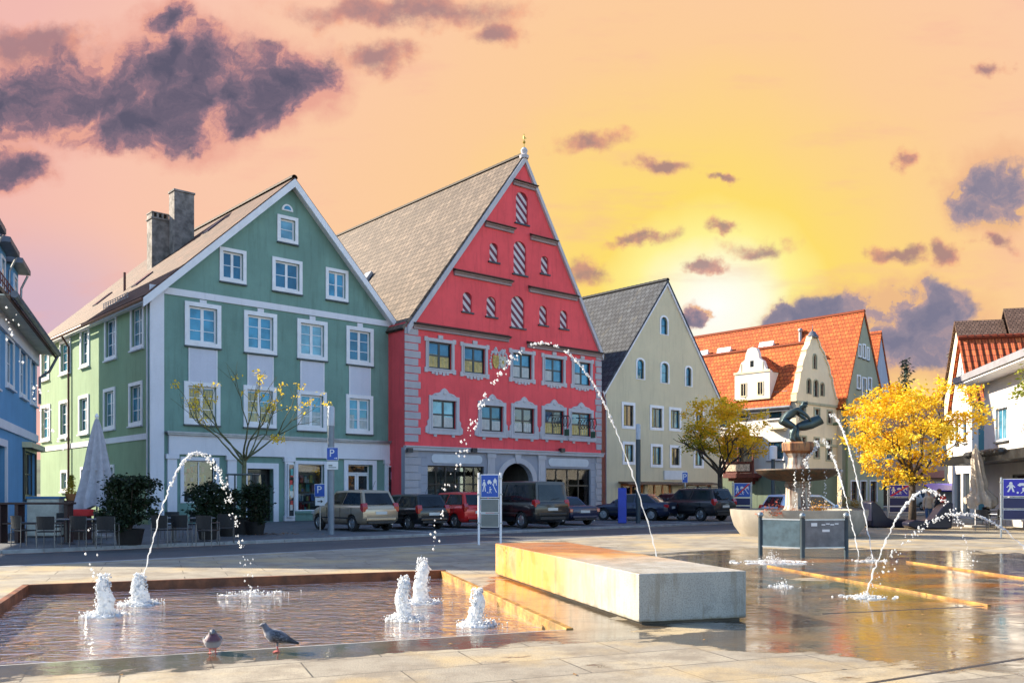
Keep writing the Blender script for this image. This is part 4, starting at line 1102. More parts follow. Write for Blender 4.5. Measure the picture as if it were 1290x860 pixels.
for r in ((1007, 510, 1015, 530), (1025, 513, 1033, 533), (1041.5, 516, 1048.5, 535), (1008, 548, 1016, 575), (1025, 550, 1032.5, 578), (1040, 552, 1048, 581)): window(ah, T, AW(*r), .13, .06, 1, 2, M_OLIVE, M_BRW, GLASSD, cutter=cA, sill=False)
for r in ((1008, 606, 1020, 638), (1026, 606, 1036, 638), (1043, 606, 1052, 630)): window(ah, T, AW(*r), .1, .05, 2, 2, M_SGRN, M_BLK, GLASSD, cutter=cA, sill=False)
cut(aw, cA)
m = MB(); 
for pts in (R_, L_[::-1]):
    for (p, q) in zip(pts[:-1], pts[1:]):
        d = Vector((q[0] - p[0], q[1] - p[1])); n_ = Vector((d.y, -d.x)).normalized() * .14 * (1 if pts is R_ else -1)
        m.prism([p, q, (q[0] + n_.x, q[1] + n_.y), (p[0] + n_.x, p[1] + n_.y)], -.40, .10, T)
m.build('gable_coping', M_CREAM, ah)
m = MB(); Tbox(m, T, -.1, aW, 5.3, 5.5, .003, .12); Tbox(m, T, -.05, aW, 2.9, 3.1, .003, .16); Tbox(m, T, 0, aW, aze - .15, aze + .05, .003, .1); build_each(m, 'string_course', M_OLIVE, ah)
m = MB(); m.box((-.06, -.06, .02), (aW, .0, 2.9)); m.box((-.06, 0, .02), (-.0, aL, 2.9)); m.build('ground_floor_facing', M_SGRN, ah)
sp = MB(); zt = azr; sp.lathe([(.46, zt - .1), (.50, zt + .0), (.36, zt + .15), (.28, zt + .32), (.12, zt + .46), (.04, zt + .5), (.07, zt + .58), (.02, zt + .64), (.015, zt + .95)], 10, (aur, .1, 0)); sp.build('gable_spire', M_LEAD, ah, smooth=True, ang=50)
asw = solid_wall('side_wall', M_WHITE, ah, [(.36, 0), (aL, 0), (aL, aze), (.36, aze)], S)
for r in ((967, 511, 987, 528.5), (966, 554, 989, 580)): window(ah, S, AS(*r), .14, .05, 3, 2, WHITE, M_BLK, GLASS, cutter=cL)
for r in ((930, 511, 945, 528), (905, 520, 918, 540)): window(ah, S, AS(*r), .14, .05, 2, 2, WHITE, M_BLK, GLASS, cutter=cL)
for r in ((960, 603, 989.5, 640),): shop_window(ah, S, (AS(*r)[0], .1, AS(*r)[2], AS(*r)[3]), cL, 2, 1, M_BLK, glass=GLASSD)
for r in ((908, 606, 928, 640),): shop_window(ah, S, (AS(*r)[0], .6, AS(*r)[2], AS(*r)[3]), cL, 3, 2, M_BLK, glass=GLASSD)
r = AS(937, 604, 953, 644); doorway(ah, S, (r[0], 0, r[2], r[3]), cL, DARK, .5, .1, 1, M_SGRN)
cut(asw, cL)
m = MB(); a0, z0, a1, z1 = AS(973, 536, 993, 553); m.box((-.7, a0, z1 - .3), (-.004, a1, z1 - .18)); m.box((-.5, a0 + .1, z1 - .42), (-.004, a1 - .1, z1 - .302)); m.build('window_hood', M_CREAM, ah)
# red wooden bay with balcony
a0, z0, a1, z1 = AS(922, 578, 960, 598)
bay = MB(); bay.box((-1.3, a0, z0), (-.0, a1, z0 + .12)); bay.box((-1.3, a0, z0 + .95), (-1.2, a1, z0 + 1.05))
for q in (a0, a1 - .12): bay.box((-1.3, q, z0 + .12), (-1.18, q + .12, z0 + 2.9))
bay.box((-1.3, (a0 + a1) / 2 - .06, z0 + .12), (-1.18, (a0 + a1) / 2 + .06, z0 + 2.9))
bay.box((-1.35, a0 - .05, z0 + 2.901), (-.0, a1 + .05, z0 + 3.1)); bay.box((-1.24, a0 + .12, z0 + .125), (-1.22, a1 - .12, z0 + .94))
for k in range(3): bay.box((-1.3 + .35 * k, a0 + .3 * k, z0 - .25 * (k + 1)), (-.0, a1 - .3 * k, z0 - .25 * k - .002))
by = bay.build('wooden_bay', M_WOODR, ah)
m = MB(); m.box((-1.31, a0 + .3, z0 + .3), (-1.302, a1 - .3, z0 + .85)); m.build('painted_panel', pm('painted_panel', (.5, .42, .32), .7, var=.5, scale=7), by)
m = MB(); m.box((-1.1, a0 + .1, z0 + .13), (-1.0, a1 - .1, z0 + 2.8)); m.build('pane', GLASSD, by)
cC = None
roof_a = roof(ah, aW, aL, aze, aur, azr - .6, T_ORANGE, over=-.38, eave=.55, back=0)
m = MB(); m.tube([(-.55, .2, aze - .45), (-.55, aL, aze - .45)], .13, 8); m.box((-.5, .3, aze - .75), (-.003, aL, aze - .5)); m.build('gutter', M_LEAD, ah)
m = MB()
for k in range(4): m.box((.35, 1.0 + k * .75, aze + .75), (.5, 1.45 + k * .75, aze + .95))
m.build('snow_guard', ZINC, roof_a)
# scalloped dormer on the left slope
y0, y1 = AF.side(970), AF.side(926); zb = AF.side(948, 503)[1]; ztop = AF.side(948, 437)[1]; yc = (y0 + y1) / 2; hw = (y1 - y0) / 2; Hd = ztop - zb
dp = [(1, 0), (1, .52), (.9, .54), (.78, .56), (.70, .64), (.62, .72), (.48, .75), (.40, .78), (.36, .88), (.24, .97), (0, 1.0)]
dr = [(yc + hw * p, zb + Hd * q) for p, q in dp]; dl = [(yc - hw * p, zb + Hd * q) for p, q in dp[:-1]][::-1]
dm = MB(); dm.prism(dr + dl, .05, -.35, S); d_ = dm.build('dormer', M_WHITE, ah)
m = MB()
for k in (-.48, .48): Tbox(m, S, yc + k * hw - .22, yc + k * hw + .22, zb + .35, zb + 1.35, .05, .062)
Tbox(m, S, yc - .16, yc + .16, zb + Hd * .62, zb + Hd * .74, .05, .062); build_each(m, 'pane', GLASSD, d_)
m = MB()
for k in (-.48, .48): ring(m, S, yc + k * hw - .3, zb + .28, yc + k * hw + .3, zb + 1.43, .08, .05, .09); Tbox(m, S, yc + k * hw - .02, yc + k * hw + .02, zb + .36, zb + 1.35, .062, .08)
Tbox(m, S, yc - hw * 1.04, yc + hw * 1.04, zb + Hd * .50, zb + Hd * .54, .05, .12); Tbox(m, S, yc - hw * 1.04, yc + hw * 1.04, zb - .05, zb + .08, .05, .14)
for k in (-.62, .62): Tbox(m, S, yc + k * hw - .05, yc + k * hw + .05, zb + Hd * .54, zb + Hd * .7, .05, .085)
m.build('dormer_trim', M_CREAM, d_)
m = MB(); m.prism([(yc - hw, zb), (yc + hw, zb), (yc + hw, zb + Hd * .5), (yc - hw, zb + Hd * .5)], -.36, -2.6, S); m.build('dormer_cheek', M_WHITE, d_)
m = MB()
for sg in (-1, 1):
    P = [(yc + sg * hw * 1.05, zb + Hd * .5), (yc, zb + Hd * .86)]
    n1 = S(P[0][0], P[0][1], -.38); n2 = S(P[1][0], P[1][1], -.38); n3 = S(P[1][0], P[1][1], -3.6); n4 = S(P[0][0], P[0][1], -2.9)
    m.poly([n1, n2, n3, n4], [(0, 0), (0, 2), (3, 2), (3, 0)])
m.build('dormer_roof', T_ORANGE, d_)

# ============================================================ tall house behind it with the big orange roof
BF = Frame(1066, 74.0, (.743, .669), 0.0)
bh = thing('orange_roof_house', 'olive gabled house with a huge steep orange tiled roof behind the scalloped gable', 'house', BF.o, BF.a)
bW = BF.front(1113); bL = 18.5
bze = BF.front(1066, 503)[1]; bur, bzr = BF.front(1088, 395)
bw_ = solid_wall('front_wall', M_OLIVE, bh, gable_outline(bW, bze, bur, bzr), T); cB = MB()
BW = lambda *r: BF.frect(*r)
for r in ((1081, 433, 1084.8, 450), (1086.3, 433, 1090.3, 452), (1091.5, 437, 1094.8, 454), (1079, 472, 1084, 490), (1085.5, 475, 1091.5, 500), (1093, 475, 1098, 492), (1078, 512, 1084, 528), (1088, 514, 1094, 530), (1098, 516, 1104, 532), (1078, 556, 1084, 576), (1090, 558, 1096, 578), (1100, 560, 1106, 580)):
    window(bh, T, BW(*r), .12, .05, 2, 2, WHITE, cutter=cB)
for r in ((1072, 606, 1080, 630), (1084, 606, 1091, 630), (1096, 606, 1104, 632)): shop_window(bh, T, BW(*r), cB, 2, 2, M_WOODR, glass=GLASSD, trim=.1)
cut(bw_, cB)
m = MB(); m.box((0, .36, 0), (.35, bL, bze)); m.box((bW - .35, .36, 0), (bW, bL, bze)); m.box((.36, bL - .35, 0), (bW - .36, bL, bze)); m.prism([(bW, bze), (bur, bzr), (0, bze)], bL - .35, bL, lambda a, z, n: (a, n, z)); m.build('side_walls', M_CREAM, bh)
rb = roof(bh, bW, bL, bze, bur, bzr, T_ORANGE, over=.1, eave=.9)
m = MB(); m.tube([(-.12, -.12, bze), (-.12, -.12, .1)], .1, 8); m.tube([(-.9, 0, bze - 2.05), (-.9, 4, bze - 2.05)], .12, 8); m.build('downpipe', pm('green_pipe', (.16, .20, .10), .5), bh)
s = (bzr - bze) / bur
m = MB()
for v in (15.2, 12.6, 8.0): 
    u = bur * .62; z = bze + u * s + .22
    m.prism([(u, z + .05), (u + .36, z + .36 * s + .05), (u + .1, z + .36 * s + .35), (u - .26, z + .35)], v, v + 1.5, lambda a, z, n: (a, n, z))
build_each(m, 'roof_window', pm('skylight_bright', (.62, .66, .70), .25, .2, var=.05), rb)
m = MB(); v = 3.6; u = bur * .40; z = bze + u * s
m.box((u - .35, v, z - .4), (u - .28, v + 1.3, z + 1.5)); dd = m.build('dormer', M_WHITE, rb)
m = MB(); m.prism([(u - .28, z - .4), (u - .28, z + 1.5), (u + .9, z + 1.5)], v + .02, v + 1.28, lambda a, z, n: (a, n, z)); m.build('dormer_cheek', T_OLD, dd)
m = MB(); m.prism([(u - .6, z + 1.5), (u + 1.0, z + 1.72), (u + 1.0, z + 1.8), (u - .6, z + 1.58)], v - .15, v + 1.45, lambda a, z, n: (a, n, z)); m.build('dormer_roof', pm('skylight_zinc', (.38, .42, .46)), dd)
m = MB(); m.tube([(bur * .75, 5.5, bze + bur * .75 * s), (bur * .75, 5.5, bze + bur * .75 * s + 1.1)], .15, 8); m.ball((bur * .75, 5.5, bze + bur * .75 * s + 1.1), .22, 8, 6); m.build('vent_pipe', ZINC, rb)

# narrow house peeping out behind
FF = Frame(1100, 96.0, (.743, .669), 0.0)
fh = thing('narrow_house', 'narrow pale house with a steep orange roof showing behind the olive gable', 'house', FF.o, FF.a)
fW = 4.2; fzr = EYE + (HYP - 424) / FPX * 98; fze = fzr - 6.5
solid_wall('front_wall', stucco('pale_blue_stucco', (.42, .43, .5), .06), fh, gable_outline(fW, fze, fW * .42, fzr), T)
for k in range(4): window(fh, T, (fW * .3, fze - 2.2 - 3 * k, fW * .3 + 1.1, fze - .6 - 3 * k), .12, .04, 2, 2, WHITE)
m = MB(); m.box((0, .36, 0), (fW, 9, fze)); m.build('side_walls', M_CREAM, fh)
roof(fh, fW, 9, fze, fW * .42, fzr, T_ORANGE, over=.1, eave=.3)

# ============================================================ houses on the right
CF = Frame(1224, 52.0, (-.24, .97), 0.0)       # its gable looks left along the street; x runs away from us
# gable wall lies along x, so the house extends to local -y
ch = thing('white_gable_house', 'white gabled house with a bright orange pantiled roof on the right', 'house', (26.9, 52.0, 0), 0)
d = Vector((1.07, 4.5, 0)); cWd = d.length; aa = math.atan2(d.y, d.x) 
ch.rotation_euler = (0, 0, aa)                 # local x along the gable away from us, local -y to the right
CT = lambda a, z, n: (a, n, z)                 # outwards = +y (left)
cz, czr = 7.1, 10.75; cLn = 13
wc = solid_wall('gable_wall', M_WHITE, ch, [(0, 0), (cWd, 0), (cWd, cz), (cWd / 2, czr), (0, cz)], CT); cc = MB()
for r in ((2.0, 8.0, 2.55, 9.3), (.9, 4.5, 1.9, 6.2), (2.8, 4.5, 3.8, 6.2)): window(ch, CT, r, .1, .04, 1, 2, WHITE, M_BLK, cutter=cc)
for r in ((.5, .1, 2.0, 2.7), (2.5, .1, 4.0, 2.7)): shop_window(ch, CT, r, cc, 1, 1, STEEL, glass=GLASSD)
cut(wc, cc)
m = MB(); m.box((0, -cLn, 0), (.3, -.36, cz)); m.box((cWd - .3, -cLn, 0), (cWd, -.36, cz)); m.build('side_walls', M_TEAL, ch)
m = MB()
for sg in (0, 1):
    ue = 0 if sg == 0 else cWd; du = ue - cWd / 2; k = .35 / abs(du); E = (ue + du * k, cz - (czr - cz) * k); S_ = math.hypot(du, czr - cz) + .35
    top = [(E[0], .2, E[1] + .16), (E[0], -cLn, E[1] + .16), (cWd / 2, -cLn, czr + .2), (cWd / 2, .2, czr + .2)]; bot = [(p[0], p[1], p[2] - .14) for p in top]
    uv = [(0, 0), (cLn, 0), (cLn, S_), (0, S_)]
    m.poly(top, uv); m.poly(bot, uv)
    for i in (0, 1, 3): j = (i + 1) % 4; m.poly([top[i], top[j], bot[j], bot[i]], [uv[i], uv[j], uv[j], uv[i]])
m.build('roof', T_PAN, ch)
m = MB()
for k in range(32): m.tube([(cWd / 2, .2 - k * .42, czr + .2), (cWd / 2, -.26 - k * .42, czr + .22)], [.15, .17], 8)
m.build('ridge_tiles', T_PAN, ch)
m = MB(); m.tube([(-.4, .2, cz - .35), (-.4, -cLn, cz - .35)], .09, 8); m.build('gutter', M_LEAD, ch)

eh = thing('old_roof_house', 'older house with a weathered brown tiled roof rising behind the orange pantiles', 'house', (31.0, 60.0, 0), aa)
ez, ezr, eW, eL = 8.5, 13.6, 7.5, 14
solid_wall('gable_wall', M_CREAM, eh, [(0, 0), (eW, 0), (eW, ez), (eW / 2, ezr), (0, ez)], CT)
for k, (a, z) in enumerate(((1.2, 5.5), (4.6, 5.5), (3.0, 9.2))): window(eh, CT, (a, z, a + 1.1, z + 1.6), .12, .04, 2, 2, WHITE)
m = MB(); m.box((0, -eL, 0), (.3, -.36, ez)); m.box((eW - .3, -eL, 0), (eW, -.36, ez)); m.build('side_walls', M_CREAM, eh)
for (y0, y1, dz) in ((.2, -3.0, 0), (-3.0, -eL, .75)):
    m = MB()
    for sg in (0, 1):
        ue = 0 if sg == 0 else eW; du = ue - eW / 2; E = (ue + du * .1, ez - (ezr - ez) * .1 + dz)
        top = [(E[0], y0, E[1] + .16), (E[0], y1, E[1] + .16), (eW / 2, y1, ezr + .2 + dz), (eW / 2, y0, ezr + .2 + dz)]; bot = [(p[0], p[1], p[2] - .15) for p in top]; uv = [(y0, 0), (y1, 0), (y1, 7), (y0, 7)]
        m.poly(top, uv); m.poly(bot, uv)
        for i in range(4): j = (i + 1) % 4; m.poly([top[i], top[j], bot[j], bot[i]], [uv[i], uv[j], uv[j], uv[i]])
    m.build('roof', T_OLD, eh)

# flat-roofed white building at the right edge
dh = thing('flat_roof_shop', 'white ribbed two-storey shop with a projecting flat roof at the right edge', 'building', (23.9, 45.0, 0), math.atan2(-1, -.2))
DT = lambda a, z, n: (a, -n, z)                # x comes towards us, outwards = -y (left)
dz = 7.05; dLn = 12.0
def ribbed():
    m, g, b = newmat('ribbed_cladding'); co = objco(g); x, y, z = g.sep(co)
    g.put(b.inputs['Base Color'], g.mix(g.smooth(g.noise(co, .6, 6, .6), .35, .7), (.50, .49, .50), (.60, .58, .57))); b.inputs['Roughness'].default_value = .7
    bump(g, b, g.m('SINE', g.m('MULTIPLY', g.m('ADD', x, y), 34)), .012)
    return m
M_RIB = ribbed()
wd = solid_wall('front_wall', M_RIB, dh, [(0, 0), (dLn, 0), (dLn, dz), (0, dz)], DT); cd = MB()
window(dh, DT, (1.75, 4.0, 3.6, 5.65), .07, .05, 3, 1, WHITE, cutter=cd)
window(dh, DT, (6.0, 4.0, 7.9, 5.65), .07, .05, 3, 1, WHITE, cutter=cd)
shop_window(dh, DT, (3.6, .4, 11, 2.4), cd, 4, 1, M_BLK, glass=GLASSD)
cut(wd, cd)
m = MB(); m.box((0, .36, 0), (.35, 10, dz)); m.box((.36, 9.7, 0), (dLn, 10, dz)); m.build('side_walls', M_RIB, dh)
m = MB(); m.box((-.9, -1.1, dz + .001), (dLn, 10.2, dz + .10)); m.build('roof_soffit', WHITE, dh)
m = MB(); m.box((-1.0, -1.2, dz + .102), (dLn, 10.3, dz + .42)); m.build('roof_slab', pm('roof_edge', (.22, .22, .25), .6), dh)
m = MB(); m.box((-1.4, -1.7, 2.95), (dLn, -.004, 3.35)); cnp = m.build('canopy', M_BLK, dh)
m = MB()
for k in range(10): m.ball((3.4 + k * .5, -1.7, 3.32), (.3, .25, .16), 8, 5)
m.build('canopy_garland', DARK, cnp)

# low pinkish house closing the side street
pf = thing('pink_house', 'pinkish house with a shop front at the far end of the side street', 'house', (34.5, 84.0, 0), math.radians(2))
pW = 9.0; pz = 7.2; pc = MB()
wp = solid_wall('front_wall', stucco('pink_stucco', (.58, .38, .28), .06), pf, [(-2, 0), (pW, 0), (pW, pz), (-2, pz)], T)
for k in range(3):
    window(pf, T, (.2 + k * 3, 4.6, 1.6 + k * 3, 6.3), .12, .05, 2, 2, WHITE, cutter=pc)
shop_window(pf, T, (.2, .2, 3.4, 2.6), pc, 2, 1, WHITE, glass=GLASSD); shop_window(pf, T, (4.4, .2, 8.4, 2.6), pc, 3, 1, WHITE, glass=GLASSD)
cut(wp, pc)
m = MB(); Tbox(m, T, -1.5, pW, 2.9, 3.6, -.004, .9); m.build('awning', pm('rose_awning', (.55, .20, .14), .8), pf)
m = MB(); m.poly([(-2.4, -.4, pz), (pW + .3, -.4, pz), (pW + .3, 4, pz + 3.4), (-2.4, 4, pz + 3.4)], [(0, 0), (11, 0), (11, 5.5), (0, 5.5)]); m.poly([(-2.4, 8.4, pz), (pW + .3, 8.4, pz), (pW + .3, 4, pz + 3.4), (-2.4, 4, pz + 3.4)], [(0, 0), (11, 0), (11, 5.5), (0, 5.5)])
m.build('roof', T_OLD, pf); m = MB(); m.box((-2, .36, 0), (pW, 8, pz)); m.build('side_walls', M_CREAM, pf)

# ============================================================ blue house row on the left
UF = Vector((-21.4, 40.0, 0)); ub = math.atan2(-1, .397)
uh = thing('blue_house', 'blue house with white window frames, dormers and a long gutter at the left edge', 'house', UF, ub)
UT = lambda a, z, n: (a, n, z)                 # x comes towards us along the facade, outwards = +y (right)
uo = Frame(0, 40, (math.cos(ub), math.sin(ub)), 0, X=-21.4)
uL = 13.0; uze = 8.15; uD = 9.0
cu_ = MB()
wu = solid_wall('front_wall', M_BLUE, uh, [(0, 0), (uL, 0), (uL, uze), (0, uze)], UT)
def ur(x0, y0, x1, y1):
    a0, a1 = uo.front(x1), uo.front(x0); c = (x0 + x1) / 2
    return (a0, uo.front(c, y1)[1], a1, uo.front(c, y0)[1])
for r in ((6.5, 423, 17, 489), (24, 438, 33, 501), (37.5, 449, 45, 510)): window(uh, UT, ur(*r), .16, .05, 2, 2, WHITE, cutter=cu_, msill=TRIM)
for k in range(1): window(uh, UT, (10.2 + k * 2.6, 5.1, 11.5 + k * 2.6, 7.2), .16, .05, 2, 2, WHITE, cutter=cu_, msill=TRIM)
q = ur(28.5, 566, 44, 628); window(uh, UT, q, .12, .08, 2, 2, M_BLK, M_BLK, GLASSD, cutter=cu_)
q = ur(-14, 560, 6, 660); doorway(uh, UT, (q[0], 0, q[2], q[3]), cu_, WHITE, .4, .25, 1)
cut(wu, cu_)
m = MB(); q = ur(28, 560, 46, 566); Tbox(m, UT, q[0] - .1, q[2] + .1, q[1], q[1] + .22, .003, .35); m.build('awning_box', pm('cream_box', (.6, .53, .33), .7), uh)
m = MB(); zb = uo.front(46, 549)[1]; Tbox(m, UT, -.05, uL, zb - .3, zb + .02, .003, .08); Tbox(m, UT, -.05, uL, uze - .9, uze - .35, .003, .12); build_each(m, 'stucco_band', TRIM, uh)
m = MB(); m.prism([(0.004, 0), (-uD, 0), (-uD, uze), (-uD / 2, uze + 5.2), (0.004 - .02, uze)], 0.0, -.3, lambda y, z, n: (-n - .02, y - .36, z)); m.build('gable_wall', M_BLUE, uh)
m = MB()
top = [(-.4, .75, uze - .35), (uL, .75, uze - .35), (uL, -uD / 2, uze + 5.3), (-.4, -uD / 2, uze + 5.3)]; bt = [(p[0], p[1], p[2] - .15) for p in top]; uv = [(0, 0), (20, 0), (20, 8), (0, 8)]
m.poly(top, uv); m.poly(bt, uv); top2 = [(-.4, -uD - .6, uze - .35), (uL, -uD - .6, uze - .35), (uL, -uD / 2, uze + 5.3), (-.4, -uD / 2, uze + 5.3)]; m.poly(top2, uv)
for i in (0, 1, 3): j = (i + 1) % 4; m.poly([top[i], top[j], bt[j], bt[i]], [uv[i], uv[j], uv[j], uv[i]])
uroof = m.build('roof', T_OLD, uh)
m = MB(); m.box((-.3, .0, uze - .34), (uL, .72, uze - .30)); m.build('eaves_soffit', pm('eaves_cream', (.62, .62, .52), .8), uh)
m = MB(); m.tube([(-.4, .86, uze - .28), (uL, .86, uze - .28)], .12, 8); m.tube([(-.3, .86, uze - .3), (-.2, .5, uze - 1.1), (-.15, .12, uze - 1.4), (-.15, .12, uze - 2.6)], .06, 8); m.build('gutter', M_LEAD, uh)
m = MB()
for k in range(33): m.tube([(k * .4, .45, uze + .05), (k * .4, .45, uze + .42)], .018, 5)
for z in (.2, .42): m.tube([(-.2, .45, uze + z), (uL, .45, uze + z)], .02, 5)
m.build('snow_guard', pm('rust_rail', (.18, .05, .04), .6), uroof)
for (a, w) in ((1.3, 1.9), (4.6, 1.9), (8.0, 1.9)):
    m = MB(); m.box((a, -3.4, uze + .4), (a + w, -.55, uze + 2.9)); dd = m.build('dormer', M_BLUE, uroof)
    m = MB(); m.prism([(-.1, uze + 2.9), (-.1, uze + 3.1), (-3.6, uze + 3.55), (-3.6, uze + 2.9)], a - .25, a + w + .25, lambda y, z, n: (n, y, z)); m.build('dormer_roof', M_LEAD, dd)
    m = MB(); ring(m, UT, a + .45, uze + .85, a + w - .45, uze + 2.6, .12, -.55, -.49); m.build('window', WHITE, dd)
    m = MB(); Tbox(m, UT, a + .57, a + w - .57, uze + .97, uze + 2.48, -.55, -.52); m.build('pane', GLASS, dd)
    m = MB(); m.tube([(a - .1, -.2, uze + 2.85), (a - .15, -.45, uze + 2.3), (a - .15, -.5, uze + .6)], .045, 6); m.build('downpipe', ZINC, dd)
m = MB(); m.box((-.25, -3.6, uze - .2), (1.0, -1.2, uze + 4.6)); tw = m.build('stair_tower', M_BLUE, uroof)
m = MB()
for (x, y) in ((-.2, -3.5), (-.2, -1.3), (.95, -1.3), (.95, -3.5)): m.tube([(x, y, uze + 4.6), (x, y, uze + 5.3)], .03, 6)
for z in (4.95, 5.3): m.tube([(-.2, -3.5, uze + z), (-.2, -1.3, uze + z), (.95, -1.3, uze + z), (.95, -3.5, uze + z)], .025, 6)
m.build('tower_railing', DARK, tw)

# neighbour behind the blue house, out of the picture; its shade falls on the green side wall
nh = thing('neighbour_house', 'tall townhouse standing behind the blue house', 'house', (-29.0, 43.4, 0), math.radians(90))
solid_wall('front_wall', M_CREAM, nh, [(0, 0), (5.8, 0), (5.8, 17), (2.9, 19.5), (0, 17)], T)
for k in range(2):
    for j in range(5): window(nh, T, (.8 + k * 2.6, 1.2 + j * 3.1, 2.1 + k * 2.6, 3.1 + j * 3.1), .14, .05, 2, 2, WHITE)
m = MB(); m.box((0, .36, 0), (5.8, 9, 17)); m.build('side_walls', M_CREAM, nh)
roof(nh, 5.8, 9, 17, 2.9, 19.5, T_BROWN)
# ------------------------------------------------------------ stone block
BD = Vector((1.52, 10.65, 0)); bd1 = Vector((.29, -1, 0)).normalized(); BX = Vector((1.0, .29, 0)).normalized()
def mat_block():
    m, g, b = newmat('granite_block'); co = objco(g); x, y, z = g.sep(co)
    c = g.mix(g.smooth(g.noise(co, 1.6, 7, .65), .35, .7), (.38, .36, .32), (.47, .445, .39))
    c = g.mix(g.smooth(g.noise(co, 55, 4, .8), .45, .62, 0, .65), c, (.15, .145, .14))
    c = g.mix(g.smooth(g.noise(co, 130, 2, .75), .5, .68, 0, .4), c, (.62, .58, .5))
    # iron stain running over the far end
    st = g.m('ADD', y, g.m('MULTIPLY', g.m('SUBTRACT', g.noise(g.v('MULTIPLY', co, (1, .6, .35)), 1.5, 6, .6), .5), 3.2))
    f = g.smooth(st, 1.0, 4.0)
    c = g.mix(g.m('MULTIPLY', f, .92), c, (.62, .27, .03))
    top = g.m('MULTIPLY', g.smooth(z, .60, .61), g.smooth(st, 3.0, 4.2))
    c = g.mix(g.m('MULTIPLY', top, .75), c, (.26, .075, .03))
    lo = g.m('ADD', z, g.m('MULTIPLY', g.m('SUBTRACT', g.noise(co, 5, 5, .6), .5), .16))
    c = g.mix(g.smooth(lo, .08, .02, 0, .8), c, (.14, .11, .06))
    dr = g.noise(g.v('MULTIPLY', co, (3, 3, .35)), 2.2, 5, .65)
    c = g.mix(g.smooth(dr, .50, .66, 0, .5), c, (.24, .19, .12))
    c = g.mix(g.smooth(g.noise(co, .9, 7, .7), .52, .62, 0, .4), c, (.22, .205, .18))
    c = g.mix(g.smooth(g.m('ABSOLUTE', g.m('SUBTRACT', y, 3.05)), .012, .006, 0, .8), c, (.12, .1, .08))
    g.put(b.inputs['Base Color'], c); g.put(b.inputs['Roughness'], g.smooth(g.noise(co, 2.5, 5), .35, .65, .32, .75))
    bump(g, b, g.noise(co, 90, 4, .7), .005)
    return m
blk = MB(); blk.box((0, 0, .035), (1.45, 6.6, .616))
bo = blk.build('stone_block', mat_block(), bevel=.012); bo.location = BD; bo.rotation_euler = (0, 0, math.atan2(BX.y, BX.x))
tag(bo, 'long low granite block with an orange rust stained far end beside the pool', 'stone block')
ft = MB(); ft.box((.06, .06, 0), (1.39, 6.54, .034)); ft.build('plinth', pm('plinth_stone', (.10, .08, .06), .6, var=.4), bo)

# ------------------------------------------------------------ water jets
def mat_foam(name='white_water', clear=.12):
    m, g, b = newmat(name); nt = g.nt
    b.inputs['Base Color'].default_value = (.86, .88, .90, 1); b.inputs['Roughness'].default_value = .25
    b.inputs['Specular IOR Level'].default_value = .8; b.inputs['Subsurface Weight'].default_value = .0
    out = [n for n in nt.nodes if n.type == 'OUTPUT_MATERIAL'][0]
    t = g.node('ShaderNodeBsdfTranslucent'); t.inputs[0].default_value = (.9, .92, .95, 1)
    mx = g.node('ShaderNodeMixShader'); mx.inputs[0].default_value = .45; nt.links.new(b.outputs[0], mx.inputs[1]); nt.links.new(t.outputs[0], mx.inputs[2]); tp = g.node('ShaderNodeBsdfTransparent'); m2 = g.node('ShaderNodeMixShader'); m2.inputs[0].default_value = clear
    nt.links.new(mx.outputs[0], m2.inputs[1]); nt.links.new(tp.outputs[0], m2.inputs[2]); nt.links.new(m2.outputs[0], out.inputs[0])
    return m
FOAM = mat_foam(); STREAM = mat_foam('clear_water', .42)
mat_drop = mat_foam('water_drops', .35)
def jet(label, P0, P1, h, split=.3, r=.018, drop=.034, seed=1, t0=0.0, t1=1.0, n=150, gap=.5):
    rnd = random.Random(seed)
    o = thing('water_jet', label, 'water jet', (P0.x, P0.y, min(P0.z, P1.z)), group='arching water jets')
    base = o.location.copy()
    pos = lambda t: P0.lerp(P1, t) + Vector((0, 0, 4 * h * t * (1 - t))) - base
    if split > t0:
        m = MB(); k = 60; pts = []; rad = []
        for i in range(k):
            t = t0 + (split - t0) * i / (k - 1); w = (.35 + .65 * t) * .035
            pts.append(pos(t) + Vector((rnd.uniform(-w, w), rnd.uniform(-w, w), rnd.uniform(-w, w)))); rad.append(r * rnd.uniform(.35, 1.1))
        m.tube(pts, rad, 6); m.build('stream', STREAM, o, smooth=True)
    m = MB(); t = max(t0, split * .5)
    while t < t1:
        q = max(0, (t - split * .6)); sp = .008 + .07 * q
        if rnd.random() < 1 - gap * .5 * min(1, q * 2):
            c = pos(t)
            for _ in range(rnd.choice((2, 2, 3, 5))):
                m.blob(c + Vector((rnd.gauss(0, sp), rnd.gauss(0, sp), rnd.gauss(0, sp * .7))), drop * rnd.uniform(.22, .72), rnd)
        t += rnd.uniform(.3, 1.3) / n
        if rnd.random() < gap * .12 and t > split: t += rnd.uniform(.01, .03)
    if m.f:
        d = m.build('droplets', mat_drop, o, smooth=True); d['kind'] = 'stuff'
    return o
jet('curved water jet falling into the left bubbling spout past the blue house', Vector((-10.5, 12, 0)), Vector((-5.95, 13.0, WZ)), 5.1, .0, seed=2, t0=.6, n=110, gap=1.0, drop=.04)
p0 = Vector((BUBBLERS[1][0] + .05, BUBBLERS[1][1], .25)); p1 = ground(318, 747, WZ)
jet('water jet arching in front of the green shop window', p0, p1, 2.15, .46, seed=3, n=120, drop=.032, r=.012)
jet('tall water jet arching high over the stone block in front of the red facade', Vector((2.92, 17.4, 0)), Vector((-1.71, 16.7, WZ)), 4.5, .40, seed=4, n=120, drop=.046, r=.015, gap=.8)
jet('water jet rising steeply from the wet paving in front of the yellow tree', ground(1090, 751), Vector((9.7, 18.7, 0)), 1.62, .42, seed=5, n=85, drop=.036, r=.014)
